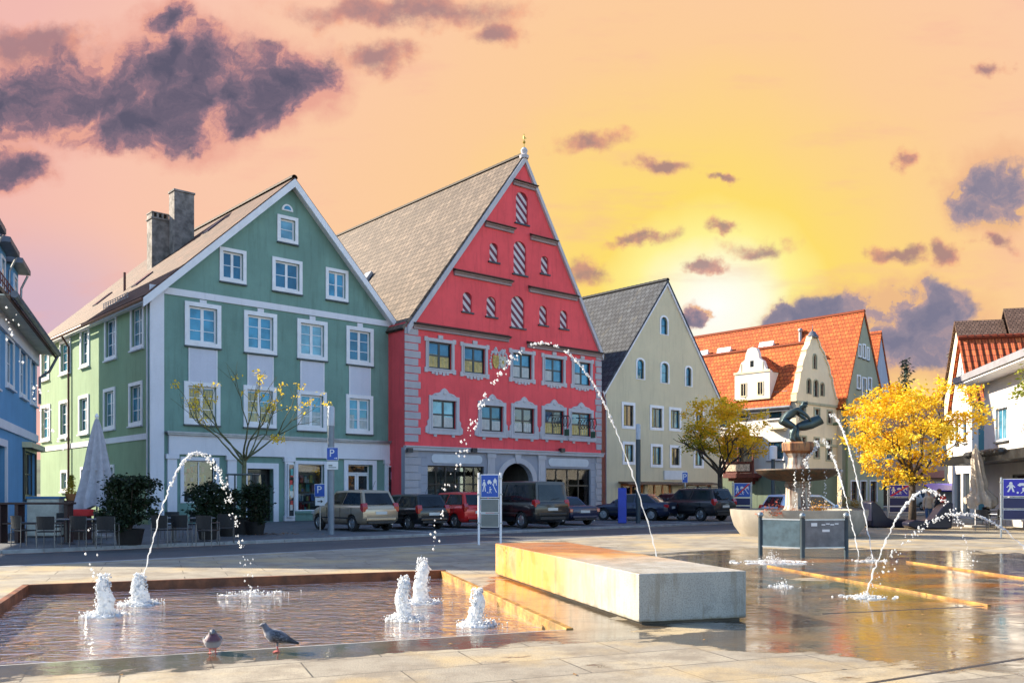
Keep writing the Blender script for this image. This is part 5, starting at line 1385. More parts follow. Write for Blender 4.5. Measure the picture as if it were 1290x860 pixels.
jet('low wide water jet entering from the right edge below the folded parasol', ground(1330, 745), ground(1097, 742), 1.24, .55, seed=6, n=90, drop=.034, r=.014)
jet('water jet linking the bronze vessel and the paving, the outer one of two', Vector((8.45, 20.8, 0)), Vector((11.43, 32.0, 4.37)), .9, .75, seed=7, n=120, drop=.040, r=.020)
jet('water jet linking the pedestal top and the paving, the inner one of two', Vector((8.63, 22.1, 0)), Vector((10.97, 31.4, 3.46)), .5, .62, seed=8, n=110, drop=.038, r=.018)
BL = ['left bubbling spout of the pair at the far left of the pool', 'bubbling spout at the foot of the arching jet in the left part of the pool', 'bubbling spout left of the tallest one near the pool centre', 'tallest bubbling spout in the middle of the pool', 'small bubbling spout close to the ochre pool edge']
for k, (px, yb, yt, hw) in enumerate(BUB_PX):
    rnd = random.Random(20 + k); x, y = BUBBLERS[k]
    H = (yb - yt) / FPX * y * 1.0; W = hw / FPX * y
    o = thing('water_spout', BL[k], 'water spout', (x, y, WZ), group='bubbling spouts in the pool')
    m = MB(); rows = []; n = 36
    for i in range(34):
        t = i / 33; rr = W * (1.25 - .25 * min(1, t * 5) - .42 * t ** 1.6) * (1 if t < .88 else (1 - ((t - .88) / .12) ** 2 * .85))
        rows.append([(rr * (1 + .26 * mnoise.noise((math.cos(a) * 2.2, math.sin(a) * 2.2, t * 6 + k * 9)) + .22 * mnoise.noise((math.cos(a) * 6, math.sin(a) * 6, t * 17 + k * 5))) * math.cos(a) + .03 * math.sin(5 * t + k), rr * (1 + .26 * mnoise.noise((math.cos(a) * 2.2 + 5, math.sin(a) * 2.2, t * 6 + k * 9)) + .22 * mnoise.noise((math.cos(a) * 6 + 3, math.sin(a) * 6, t * 17 + k * 5))) * math.sin(a), H * t * (1 + .06 * math.sin(3 * a + k))) for a in [6.283 * j / n for j in range(n)]])
    m.grid(rows, True, True); m.build('column', FOAM, o, smooth=True)
    m = MB()
    for _ in range(420):
        a = rnd.random() * 6.283; z = H * rnd.random() ** .7 * 1.12; rr = W * rnd.uniform(.55, 1.25) * (1.15 - .5 * z / H)
        m.blob((rr * math.cos(a), rr * math.sin(a), z), rnd.uniform(.005, .018), rnd)
    for _ in range(360):
        a = rnd.random() * 6.283; rr = W * (1.0 + abs(rnd.gauss(0, 1.0)))
        m.blob((rr * math.cos(a), rr * math.sin(a), rnd.uniform(-.003, .02 + .05 / (1 + rr))), rnd.uniform(.005, .016), rnd)
    d = m.build('spray', FOAM, o, smooth=True); d['kind'] = 'stuff'
    m = MB(); n = 40
    ro = [(W * (2.4 + 1.1 * mnoise.noise((math.cos(a) * 1.5 + k, math.sin(a) * 1.5, 4)))) for a in [6.283 * j / n for j in range(n)]]
    for j in range(60):
        a = rnd.random() * 6.283; r0 = W * rnd.uniform(.9, 2.6); L = rnd.uniform(.2, .7) ; w = rnd.uniform(.010, .03)
        pts = [(r0 * math.cos(a + L * q / 4), r0 * math.sin(a + L * q / 4), .006) for q in range(5)]
        m.tube(pts, [.004, w, w * 1.2, w, .004], 5)
    d = m.build('foam', FOAM, o); d['kind'] = 'stuff'
def splash(px, py, z, R0, n, seed, label, H=.12):
    rnd = random.Random(seed); p = ground(px, py, z); m = MB()
    for _ in range(n):
        a = rnd.random() * 6.283; rr = R0 * abs(rnd.gauss(0, .5)); m.blob((rr * math.cos(a), rr * .8 * math.sin(a), abs(rnd.gauss(0, H)) * max(.05, 1 - rr / R0) ** 2), rnd.uniform(.005, .014), rnd)
    for _ in range(n // 6):
        a = rnd.random() * 6.283; r0 = R0 * rnd.uniform(.1, 1.1); L = rnd.uniform(.15, .5); w = rnd.uniform(.006, .016)
        m.tube([(r0 * 1.3 * math.cos(a + L * q / 4), r0 * .8 * math.sin(a + L * q / 4), .006) for q in range(5)], [.003, w, w * 1.2, w, .003], 5)
    o = m.build('water_splash', FOAM, smooth=True); o.location = p; tag(o, label, 'splash', kind='stuff')
splash(318, 747, WZ, .50, 150, 1, 'splash in the pool where the left arching jet lands', .05)
splash(1090, 752, 0, .35, 220, 2, 'splash at the foot of the steep jet on the wet paving', .05)
splash(972, 708, 0, .7, 420, 3, 'wide splash on the paving in front of the notice panels', .16)
splash(985, 739, 0, .25, 120, 4, 'small splash on the wet paving beside the stone block', .08)
splash(1098, 706, 0, .35, 120, 5, 'splash below the two jets from the fountain', .08)
splash(530, 722, WZ, .3, 120, 6, 'falling drops landing behind the tallest spout', .3)

# ------------------------------------------------------------ pigeons
def mat_pigeon(light):
    m, g, b = newmat('pigeon_plumage_%d' % light); co = objco(g); x, y, z = g.sep(co)
    n = g.noise(co, 60, 4, .6)
    grey, pale, dark = (.12, .125, .15), (.42, .37, .36), (.014, .014, .02)
    c = g.mix(g.smooth(n, .4, .6), scl(grey, .8), scl(grey, 1.25))
    c = g.mix(g.smooth(g.m('ADD', z, g.m('MULTIPLY', n, .05)), .17, .10, 0, .85 if light else .35), c, pale)
    if not light:
        wing = g.m('MULTIPLY', g.smooth(g.m('ABSOLUTE', y), .028, .04), g.smooth(x, .06, .03))
        ck = g.noise(g.v('MULTIPLY', co, (1, .3, 1.6)), 85, 2, .5)
        c = g.mix(g.m('MULTIPLY', wing, g.smooth(ck, .42, .52)), c, dark)
        c = g.mix(g.smooth(g.m('ADD', x, g.m('MULTIPLY', n, .03)), -.045, -.09), c, dark)
        c = g.mix(g.m('MULTIPLY', g.smooth(x, .085, .10), g.smooth(z, .17, .2, 0, .9)), c, (.10, .10, .13))
        c = g.mix(g.m('MULTIPLY', g.smooth(x, .06, .085), g.smooth(z, .2, .17, 0, .7)), c, (.45, .41, .42))
    else:
        c = g.mix(g.m('MULTIPLY', g.smooth(x, .03, .06), g.m('MULTIPLY', g.smooth(z, .10, .13), g.smooth(z, .19, .17))), c, (.10, .035, .06))
    leg = g.smooth(z, .062, .05)
    c = g.mix(leg, c, (.60, .12, .10))
    g.put(b.inputs['Base Color'], c); b.inputs['Roughness'].default_value = .6; b.inputs['Sheen Weight'].default_value = .2
    return m
def pigeon(loc, rz, label, light):
    m = MB()
    if not light:
        st = [(-.185, .070, .008), (-.15, .083, .016), (-.10, .102, .030), (-.05, .122, .050), (0, .138, .061), (.045, .152, .061), (.078, .176, .047), (.096, .204, .033), (.108, .228, .027), (.120, .246, .026), (.138, .246, .018), (.152, .240, .008), (.168, .234, .003)]
        zl = .09; fx = (.0, .0)
    else:
        st = [(-.15, .050, .008), (-.11, .070, .025), (-.06, .095, .060), (-.01, .105, .076), (.03, .115, .078), (.048, .140, .062), (.05, .165, .044), (.056, .187, .033), (.068, .196, .028), (.082, .192, .016), (.096, .186, .006)]
        zl = .06; fx = (.01, .01)
    m.tube([(x, 0, z) for x, z, r in st], [r for x, z, r in st], 14)
    for s in (-1, 1):
        w = [(.055, .160, .018), (.03, .153, .032), (-.02, .132, .034), (-.08, .108, .022), (-.14, .086, .010), (-.165, .078, .004)] if not light else [(.03, .14, .02), (-.01, .12, .03), (-.07, .085, .022), (-.12, .06, .006)]
        m.tube([(x, s * (.040 if not light else .058) * (1 if x > -.05 else .6), z) for x, z, r in w], [r for x, z, r in w], 10)
        yy = s * .024
        m.tube([(fx[0], yy, zl + .02), (fx[0] + .004, yy, .04), (fx[0] - .004, yy, .008)], [.016, .006, .005], 8)
        for (dx, dy) in ((.042, .016), (.046, 0), (.040, -.018), (-.022, 0)): m.tube([(fx[0] - .004, yy, .008), (fx[0] + dx * .6, yy + dy * .7, .008), (fx[0] + dx, yy + dy, .004)], [.005, .0045, .003], 6)
    o = m.build('pigeon', mat_pigeon(light)); md = o.modifiers.new('r', 'REMESH'); md.mode = 'VOXEL'; md.voxel_size = .0034; md.use_smooth_shade = True
    s_ = o.modifiers.new('s', 'SMOOTH'); s_.iterations = 3; bake(o); o.data.materials.clear(); o.data.materials.append(mat_pigeon(light) if False else o_mat[light])
    o.location = loc; o.rotation_euler = (0, 0, rz); tag(o, label, 'pigeon')
    e = MB()
    hx, hz = (st[9][0] + .004, st[9][1] + .004) if not light else (st[8][0] + .006, st[8][1] + .004)
    for s in (-1, 1): e.ball((hx, s * (.024 if not light else .026), hz), .0042, 8, 6)
    build_each(e, 'eye', M_BLK, o, tol=.001)
    return o
o_mat = {0: mat_pigeon(0), 1: mat_pigeon(1)}
g0 = ground(350, 821); pigeon(g0, R(180 + 12), 'dark checkered pigeon standing in profile at the pool edge', 0).scale = (1.12, 1.12, 1.12)
g0 = ground(268, 822); pigeon(g0, R(-72), 'pale fluffed up pigeon facing the camera at the pool edge', 1).scale = (1.12, 1.12, 1.12)

# ------------------------------------------------------------ cars
def paint(name, c, metal=.3):
    if name in _mc: return _mc[name]
    m, g, b = newmat(name); b.inputs['Base Color'].default_value = (*c, 1); b.inputs['Metallic'].default_value = metal; b.inputs['Roughness'].default_value = .32
    b.inputs['Coat Weight'].default_value = .55; b.inputs['Coat Roughness'].default_value = .03
    co = objco(g); x, y, z = g.sep(co)
    d = g.smooth(g.m('ADD', z, g.m('MULTIPLY', g.noise(co, 3, 4), .35)), .65, .3, 0, .05)
    g.put(b.inputs['Base Color'], g.mix(d, c, (.10, .09, .08)))      # road dust low on the sides
    _mc[name] = m; return m
TYRE = pm('tyre_rubber', (.018, .018, .019), .85, var=.2)
RIM = pm('alloy_rim', (.45, .46, .48), .3, .8, var=.05)
TAIL = pm('tail_lamp', (.42, .012, .012), .15, var=0, coat=1)
HEADL = pm('head_lamp', (.6, .63, .66), .08, .2, var=0, coat=1)
PLATE = pm('number_plate', (.62, .62, .60), .4, var=.05)
CARGL = glassy('car_glass', (.008, .011, .015), .03, 1.42)
PLAST = pm('black_plastic', (.022, .022, .024), .5, var=.1)
KIND = {
 # body stations: (x/L, z bottom, z top, half width)   cabin: rear base, rear top, front top, front base (x/L), belt z, roof z scale
 'hatch': dict(st=[(-.5, .30, .52, .80), (-.488, .22, .60, .93), (-.44, .16, .63, 1.0), (0, .15, .62, 1.0), (.24, .15, .605, .99), (.38, .16, .555, .96), (.46, .19, .49, .88), (.495, .26, .42, .74), (.5, .30, .38, .66)], cab=(-.480, -.40, .06, .27), belt=.60),
 'sedan': dict(st=[(-.5, .32, .58, .80), (-.49, .24, .66, .92), (-.44, .16, .68, .98), (-.25, .15, .67, 1.0), (0, .15, .645, 1.0), (.20, .15, .63, .99), (.38, .16, .57, .96), (.46, .19, .50, .88), (.495, .26, .42, .74), (.5, .30, .38, .66)], cab=(-.385, -.23, .05, .225), belt=.64),
 'estate': dict(st=[(-.5, .32, .56, .80), (-.49, .24, .62, .92), (-.44, .16, .64, .98), (0, .15, .63, 1.0), (.22, .15, .62, .99), (.38, .16, .56, .96), (.46, .19, .50, .88), (.495, .26, .42, .74), (.5, .30, .38, .66)], cab=(-.475, -.40, .05, .225), belt=.62),
 'suv': dict(st=[(-.5, .32, .54, .82), (-.49, .24, .60, .94), (-.44, .19, .62, 1.0), (0, .19, .62, 1.0), (.26, .19, .61, .99), (.40, .19, .57, .97), (.47, .22, .52, .90), (.5, .30, .44, .76)], cab=(-.478, -.41, .08, .25), belt=.61),
 'van': dict(st=[(-.5, .26, .50, .90), (-.492, .17, .55, .97), (-.46, .13, .56, 1.0), (0, .13, .56, 1.0), (.30, .13, .555, 1.0), (.42, .14, .51, .97), (.475, .17, .44, .90), (.5, .24, .38, .78)], cab=(-.488, -.462, .26, .405), belt=.545),
 'roadster': dict(st=[(-.5, .34, .56, .78), (-.49, .25, .64, .92), (-.42, .17, .67, 1.0), (-.1, .15, .655, 1.0), (.15, .15, .65, 1.0), (.36, .17, .60, .96), (.46, .2, .52, .86), (.5, .30, .42, .66)], cab=(-.30, -.16, .02, .15), belt=.645),
}
def car(label, loc, head, L, W, H, kind, col, wheel=.315, group=None, roofrack=False):
    K = KIND[kind]; root = thing('parked_car' if kind != 'van' else 'parked_van', label, 'car' if kind != 'van' else 'van', loc, math.atan2(head[1], head[0]), group)
    w = W / 2; m = MB(); rows = []
    for (x, zb, zt, hw) in K['st']:
        zb *= H; zt *= H; hw *= w; d = zt - zb
        half = [(0, zb), (.80 * hw, zb), (.95 * hw, zb + .10 * d), (hw, zb + .30 * d), (.985 * hw, zb + .42 * d), (hw, zb + .56 * d), (.975 * hw, zb + .80 * d), (.93 * hw, zt - .05 * d), (.86 * hw, zt), (.5 * hw, zt + .012 * H)]
        row = [(x * L, y, z) for y, z in half] + [(x * L, 0, zt + .016 * H)] + [(x * L, -y, z) for y, z in half[:0:-1]]
        rows.append(row)
    # denser stations for smooth outline
    m.grid(rows, True, True); body = m.build('body', col, root, smooth=True, ang=48)
    wb = {'hatch': .31, 'sedan': .295, 'estate': .295, 'suv': .29, 'van': .305, 'roadster': .30}[kind]; xs = (-wb * L + .02, wb * L * 1.02)
    c = MB()
    for x in xs:
        for s in (-1, 1):
            c.lathe([(wheel * 1.16, s * (w - .30)), (wheel * 1.16, s * (w + .2))], 24, (x, 0, wheel), 'y')
    cut(body, c); body.data.set_sharp_from_angle(angle=R(48))
    if not body.data.materials: body.data.materials.append(col)
    q = MB(); q.box((-.44 * L, -w + .22, .16 * H), (.44 * L, w - .22, .45 * H)); q.build('underbody', PLAST, body)
    # cabin
    rb, rt, ft, fb = [q * L for q in K['cab']]; zb = K['belt'] * H; zr = H - .03
    wbz, wt = w * .925, w * (.74 if kind != 'van' else .84); m = MB()
    zm = lambda t: zb + (zr - zb) * t
    def cs(x, z, hw, crown): return [(x, -hw, z), (x, -hw * .5, z + crown), (x, 0, z + crown * 1.25), (x, hw * .5, z + crown), (x, hw, z)]
    B = [(rb, -wbz * .95, zb), (rb, wbz * .95, zb), (fb, wbz * .9, zb - .01), (fb, -wbz * .9, zb - .01)]
    n0 = MB()
    rows = []
    for (x, z, hw, cr, xb, hwb) in ((rt, zr - .02, wt * .96, .02, rb, wbz * .95), ((rt + ft) * .5, zr, wt, .03, (rb + fb) / 2, wbz), (ft, zr - .03, wt * .95, .025, fb, wbz * .9)):
        rows.append([(xb, -hwb, zb - .02)] + cs(x, z, hw, cr) + [(xb, hwb, zb - .02)])
    n0.grid(rows); n0.poly([rows[0][0]] + rows[0][1:6] + [rows[0][6]]); n0.poly([rows[2][0]] + rows[2][1:6] + [rows[2][6]])
    cab = n0.build('cabin', col, root, smooth=True, ang=35, bevel=.055)
    # glazing, inset on the sloping faces and standing a little proud of them
    def pane(name, P, ins, offs, mat=CARGL):
        P = [Vector(p) for p in P]; c = sum(P, Vector()) / 4
        nn = (P[1] - P[0]).cross(P[3] - P[0]).normalized()
        if nn.dot(c - Vector(((rb + fb) / 2, 0, zm(.4)))) < 0: nn = -nn
        def bl(u, v): return P[0] * (1 - u) * (1 - v) + P[1] * u * (1 - v) + P[2] * u * v + P[3] * (1 - u) * v
        u0, u1, v0, v1 = ins; Q = [bl(u0, v0), bl(u1, v0), bl(u1, v1), bl(u0, v1)]
        mb = MB(); a = [p + nn * offs for p in Q]; b_ = [p - nn * .03 for p in Q]
        mb.grid([b_, a], True, True); return mb.build(name, mat, cab)
    pane('rear_window', [(rb, -wbz * .95, zb), (rb, wbz * .95, zb), (rt, wt * .96, zr - .02), (rt, -wt * .96, zr - .02)], (.08, .92, .10, .86), .012)
    pane('windscreen', [(fb, -wbz * .9, zb), (fb, wbz * .9, zb), (ft, wt * .95, zr - .03), (ft, -wt * .95, zr - .03)], (.07, .93, .05, .92), .012)
    if kind != 'roadster' or True:
        mx, mxb = (rt + ft) / 2, (rb + fb) / 2
        for s in (-1, 1):
            P1 = [(rb, s * wbz * .95, zb), (mxb, s * wbz, zb), (mx, s * wt, zr), (rt, s * wt * .96, zr - .02)]
            P2 = [(mxb, s * wbz, zb), (fb, s * wbz * .9, zb), (ft, s * wt * .95, zr - .03), (mx, s * wt, zr)]
            pane('side_window', P1, (.13 if kind != 'van' else .05, .965, .12, .86), .016); pane('side_window', P2, (.035, .86, .12, .86), .016)
    # wheels
    for x in xs:
        for s in (-1, 1):
            m = MB(); yo = s * (w - .02); yi = s * (w - .21)
            m.lathe([(wheel * .62, yi), (wheel * .93, yi), (wheel, yi + s * .03), (wheel, yo - s * .03), (wheel * .93, yo), (wheel * .66, yo - s * .005), (wheel * .62, yo - s * .02)], 28, (x, 0, wheel), 'y', caps=False); wh = m.build('wheel', TYRE, root, smooth=True, ang=40)
            m = MB(); m.lathe([(wheel * .66, yo - s * .02), (wheel * .60, yo - s * .045), (wheel * .58, yo - s * .06), (.02, yo - s * .06)], 24, (x, 0, wheel), 'y', caps=False)
            for k in range(5):
                a = 2 * math.pi * k / 5 + .3; ca, sa = math.cos(a), math.sin(a)
                pts = [(wheel * .08, -.05), (wheel * .62, -.035), (wheel * .62, .035), (wheel * .08, .05)]
                m.prism([(x + ca * p - sa * q_, wheel + sa * p + ca * q_) for p, q_ in pts], yo - s * .058, yo - s * .012, lambda a_, z_, n_: (a_, n_, z_))
            m.lathe([(.05, yo - s * .06), (.05, yo - s * .01), (.03, yo - s * .006)], 10, (x, 0, wheel), 'y'); m.build('rim', RIM, wh)
    # lamps, plates, mirrors, handles, bumper strip
    xr = -.5 * L; st = K['st']; zt = st[1][2] * H
    for s in (-1, 1):
        m = MB()
        if kind in ('hatch', 'estate', 'suv', 'van'):
            hi = zt + (.13 if kind != 'van' else .12); lo = zt - .22
            m.prism([(xr * .972, lo), (xr * .992, lo + .02), (xr * .994, zt - .02), (xr * .965, hi), (xr * .90, hi - .03), (xr * .88, lo + .10)], s * w * .70, s * w * .955, lambda a, z, n: (a, n, z))
        else: m.prism([(xr * .97, zt - .26), (xr * .998, zt - .24), (xr * .997, zt - .10), (xr * .97, zt - .07), (xr * .89, zt - .09), (xr * .89, zt - .2)], s * w * .50, s * w * .955, lambda a, z, n: (a, n, z))
        m.build('tail_lamp', TAIL, root, bevel=.012)
        m = MB(); zh = .47 * H if kind != 'van' else .42 * H
        m.prism([(.40 * L, zh + .03), (.475 * L, zh - .03), (.484 * L, zh - .12), (.43 * L, zh - .12)], s * w * .55, s * w * .90, lambda a, z, n: (a, n, z)); m.build('headlight', HEADL, root, bevel=.012)
        m = MB(); m.ball((fb - .32 * (fb - ft) - .05, s * (w + .07), zb + .07), (.07, .10, .075), 10, 7); m.build('wing_mirror', col, root, smooth=True)
        for k, xx in enumerate((mxb if False else (rb + fb) / 2 - .62, (rb + fb) / 2 + .38)):
            m = MB(); m.box((xx, s * w * .965, zb - .14), (xx + .17, s * (w * .99 + .014), zb - .105)); m.build('door_handle', col, root)
    m = MB(); m.box((xr - .012, -.26, zt * .74 - .06), (xr + .03, .26, zt * .74 + .055)); m.build('number_plate', PLATE, root)
    m = MB(); m.box((.5 * L - .03, -.26, .30 * H - .05), (.5 * L + .014, .26, .30 * H + .06)); m.build('number_plate', PLATE, root)
    m = MB(); zz = .30 * H
    m.box((xr - .02, -w * .78, zz - .06), (xr + .05, w * .78, zz + .05)); m.build('bumper', PLAST if kind in ('suv',) else col, root, bevel=.02)
    m = MB()
    for s in (-1, 1): m.box((-.26 * L, s * w * .985 - .004, .30 * H), (.26 * L, s * w * .985 + .018, .335 * H))
    build_each(m, 'side_trim', PLAST, root)
    m = MB(); xr_ = rb + (rt - rb) * .12; zz_ = zb + (zr - zb) * .14
    m.tube([(xr_ - .03, .02, zz_), (xr_ + .02 * (rt - rb) - .03, -.36, zz_ + .05)], .012, 5); m.build('rear_wiper', M_BLK, root)
    m = MB(); m.box((xr - .024, -w * .70, .19 * H), (xr + .06, w * .70, .245 * H)); m.build('lower_bumper', PLAST, root, bevel=.01)
    m = MB(); m.tube([(xr - .03, -w * .55, .165 * H), (xr + .15, -w * .55, .165 * H)], .03, 10); m.build('exhaust', STEEL, root)
    m = MB()
    for s in (-1, 1):
        for q_ in ((rb + fb) / 2 - .75 if kind != 'roadster' else -.6, (rb + fb) / 2 + .02, (rb + fb) / 2 + .98): m.box((q_ - .005, s * w * .982, .26 * H), (q_ + .005, s * (w * .998 + .003), zb - .06))
    build_each(m, 'door_gap', M_BLK, root)
    m = MB(); m.box((xr - .004, -w * .72, zb - .10), (xr + .03, w * .72, zb - .09)); m.build('tailgate_gap', M_BLK, root)
    m = MB(); m.tube([(rt + .25, 0, zr + .02), (rt + .02, 0, zr + .36)], .006, 4); m.build('aerial', M_BLK, root)
    if roofrack:
        m = MB()
        for s in (-1, 1): m.tube([(rt + .1, s * wt * .85, zr + .02), (rt + .25, s * wt * .85, zr + .075), (ft - .3, s * wt * .85, zr + .075), (ft - .1, s * wt * .85, zr + .02)], .018, 6)
        build_each(m, 'roof_rail', DARK, root)
    return root
def park(px, py, zz, L, head, side=0.0):
    """centre of a car whose rear end touches the ground row py at column px"""
    p = ground(px, py, zz); h = Vector((head[0], head[1], 0)).normalized()
    return Vector((p.x, p.y, zz)) + h * (L / 2 - .45)
G = 'cars parked in front of the houses'
hd = (-.69, .72)
car('beige hatchback with red tail lamps parked at the grey parking sign pole', park(472, 668.5, SIDE_Z, 3.85, hd), hd, 3.85, 1.76, 1.60, 'hatch', paint('beige_metallic', (.42, .33, .235), .5), .31, G)
hd = (-.66, .75)
car('small black hatchback between the beige and the red car', park(539, 666.5, SIDE_Z, 3.82, hd), hd, 3.82, 1.65, 1.44, 'hatch', paint('black_paint', (.005, .0055, .008), 0), .29, G)
hd = (-.64, .77)
car('bright red small hatchback behind the blue traffic sign', park(597, 664.5, SIDE_Z, 3.75, hd), hd, 3.75, 1.70, 1.52, 'hatch', paint('red_paint', (.62, .016, .016), .1), .30, G)
hd = (-.60, .80)
car('black van parked in front of the carriage arch of the red house', park(688, 665, SIDE_Z, 4.9, hd), hd, 4.9, 1.90, 1.97, 'van', paint('black_van_paint', (.004, .0045, .007), 0), .34, G)
hd = (-.52, .85)
car('dark blue low car half hidden behind the black van', park(730, 661, SIDE_Z, 4.3, hd), hd, 4.3, 1.74, 1.32, 'roadster', paint('navy_paint', (.010, .017, .06), .3), .31, G)
hd = (-.88, .47)
car('dark blue saloon parked side on behind the blue pillar', park(838, 655.5, SIDE_Z, 4.5, hd), hd, 4.5, 1.77, 1.43, 'sedan', paint('blue_black_paint', (.010, .016, .045), .3), .32, G)
hd = (-.64, .77)
car('black estate car between the dark blue saloon and the grey off-roader', park(880, 655, SIDE_Z, 4.6, hd), hd, 4.6, 1.80, 1.45, 'estate', paint('black_paint', (.005, .0055, .008), 0), .32, G)
hd = (-.60, .80)
car('dark grey off-roader with roof rails under the half green tree', park(906, 656, SIDE_Z, 4.5, hd), hd, 4.5, 1.84, 1.72, 'suv', paint('graphite_paint', (.035, .036, .042), .5), .35, G, True)
hd = (.95, .31)
car('light blue hatchback seen behind the fountain column', Vector((13.2, 39.6, 0)), hd, 4.1, 1.74, 1.50, 'hatch', paint('ice_blue_paint', (.44, .60, .76), .3), .31, G)
hd = (.1, -1)
car('white car facing us at the far end of the street behind the yellow tree', Vector((34.2, 74.0, SIDE_Z)), hd, 4.3, 1.80, 1.62, 'suv', paint('white_paint_car', (.66, .66, .66), .1), .33, G)
# ------------------------------------------------------------ trees
def mat_leaf(name, cols, trans=.35):
    m, g, b = newmat(name); nt = g.nt
    at_ = g.node('ShaderNodeAttribute'); at_.attribute_name = 'tint'
    c = g.ramp(at_.outputs['Fac'], [(i / (len(cols) - 1), q) for i, q in enumerate(cols)])
    g.put(b.inputs['Base Color'], c); b.inputs['Roughness'].default_value = .55; b.inputs['Specular IOR Level'].default_value = .3
    t = g.node('ShaderNodeBsdfTranslucent'); g.put(t.inputs[0], c)
    mx = g.node('ShaderNodeMixShader'); mx.inputs[0].default_value = trans
    out = [n for n in nt.nodes if n.type == 'OUTPUT_MATERIAL'][0]
    nt.links.new(b.outputs[0], mx.inputs[1]); nt.links.new(t.outputs[0], mx.inputs[2]); nt.links.new(mx.outputs[0], out.inputs[0])
    return m
def leaves(name, m, parent, spots, n_each, spread, size, rnd, tintf, flat=.6, narrow=.5):
    V = []; F = []; tint = []
    for (c, s) in spots:
        base = tintf(c)
        for _ in range(int(n_each * s)):
            p = Vector((rnd.gauss(0, spread * s), rnd.gauss(0, spread * s), rnd.gauss(0, spread * s * flat))) + c
            d = Vector((rnd.gauss(0, 1), rnd.gauss(0, 1), rnd.gauss(-.3, .6))).normalized(); e = d.cross(Vector((rnd.gauss(0, 1), rnd.gauss(0, 1), rnd.gauss(0, 1)))).normalized()
            L = size * rnd.uniform(.4, 1.5); w = L * narrow * .5; k = len(V)
            V += [p, p + d * L * .5 + e * w, p + d * L, p + d * L * .5 - e * w]; F.append((k, k + 1, k + 2, k + 3))
            tint.append(min(1, max(0, base + rnd.gauss(0, .24))))
    me = bpy.data.meshes.new(name); me.from_pydata([tuple(v) for v in V], [], F)
    a = me.attributes.new('tint', 'FLOAT', 'FACE'); a.data.foreach_set('value', tint); me.materials.append(m)
    o = bpy.data.objects.new(name, me); C.objects.link(o); o.parent = parent
    return o
def limbs(mb, p, d, L, r, depth, rnd, tips, spread=.55, up=.15, kids=(2, 3), shrink=.72):
    n = 5; pts = [p.copy()]; q = p.copy(); dd = d.copy()
    for i in range(n):
        dd = (dd + Vector((rnd.gauss(0, .10), rnd.gauss(0, .10), rnd.gauss(up * .15, .06)))).normalized(); q = q + dd * L / n; pts.append(q.copy())
    mb.tube(pts, [r * (1 - .45 * i / n) for i in range(n + 1)], 7 if r > .03 else 5)
    if depth <= 1: tips.extend(pts[2:])
    if depth == 0: return
    for k in range(rnd.choice(kids)):
        a = rnd.random() * 6.283; ax = dd.orthogonal().normalized(); ax.rotate(Matrix.Rotation(a, 3, dd))
        nd = (dd + ax * spread * rnd.uniform(.7, 1.4) + Vector((0, 0, up))).normalized()
        limbs(mb, pts[-1 if k < 2 else rnd.choice((2, 3, 4))], nd, L * shrink * rnd.uniform(.8, 1.15), r * .56, depth - 1, rnd, tips, spread, up, kids, shrink)
M_BARK = pm('bark', (.060, .042, .030), .9, var=.4, scale=8, bmp=.02, bscale=22)
M_BARKG = pm('mossy_bark', (.11, .115, .055), .9, var=.4, scale=8, bmp=.015, bscale=22)
YEL = mat_leaf('yellow_leaves', [(.58, .27, .012), (.80, .49, .018), (.88, .63, .03), (.90, .72, .08)], .42)
YGR = mat_leaf('turning_leaves', [(.13, .22, .025), (.40, .36, .02), (.92, .56, .02), (.95, .66, .04)], .5)
GRN = mat_leaf('dark_green_leaves', [(.006, .014, .006), (.012, .026, .009), (.028, .05, .017)], .2)
CON = mat_leaf('conifer_needles', [(.008, .022, .016), (.018, .04, .026), (.035, .06, .04)], .1)
def crown_tree(name, label, base, H, rx, rz, cz, m, tintf, seed, n_clump=150, per=85, size=.17, lean=0.0, lumps=9):
    rnd = random.Random(seed); o = thing(name, label, 'tree', base)
    mb = MB(); tips = []
    hb = cz - rz * .75
    mb.tube([(0, 0, -.05), (.02, 0, hb * .4), (.05 * lean, .02, hb)], [.19, .15, .13], 10)
    mb.tube([(0, 0, -.05), (0, 0, .12), (0, 0, .35)], [.30, .22, .17], 10)
    for k in range(7):
        a = 6.283 * k / 7 + rnd.uniform(-.3, .3); el = rnd.uniform(.5, 1.2)
        d = Vector((math.cos(a) * math.cos(el), math.sin(a) * math.cos(el), math.sin(el)))
        limbs(mb, Vector((.05 * lean, .02, hb * (1 - .04 * k))), d, rz * .55, .075, 2, rnd, tips, .5, .1)
    mb.build('trunk', M_BARK, o, smooth=True)
    # clumps: lumpy shell of the crown plus the limb ends
    lob = [(Vector((rnd.gauss(0, 1), rnd.gauss(0, 1), rnd.gauss(.1, .8))).normalized(), rnd.uniform(.75, 1.12)) for _ in range(lumps)]
    spots = []
    while len(spots) < n_clump:
        v = Vector((rnd.gauss(0, 1), rnd.gauss(0, 1), rnd.gauss(0, 1))).normalized()
        k = .62
        for (l, s) in lob: k = max(k, s * max(0, (v.dot(l) - .45) / .55) ** .55)
        r = k * rnd.uniform(.35, 1.0) ** .6
        c = Vector((v.x * rx * r, v.y * rx * r, cz + v.z * rz * r))
        if mnoise.noise(c * .8 + Vector((seed, 0, 0))) < -.14: continue
        spots.append((c, rnd.uniform(.55, 1.2)))
    leaves('crown', m, o, spots, per, .22, size, rnd, tintf)
    return o
yb = ground(1149, 664)
crown_tree('yellow_tree', 'bright yellow round autumn tree in front of the side street on the right', yb, 7.3, 3.2, 2.85, 4.5, YEL, lambda c: .55 + .6 * mnoise.noise(c * .7), 11, 185, 92, .15, lumps=13)
lb_ = ground(907, 655)
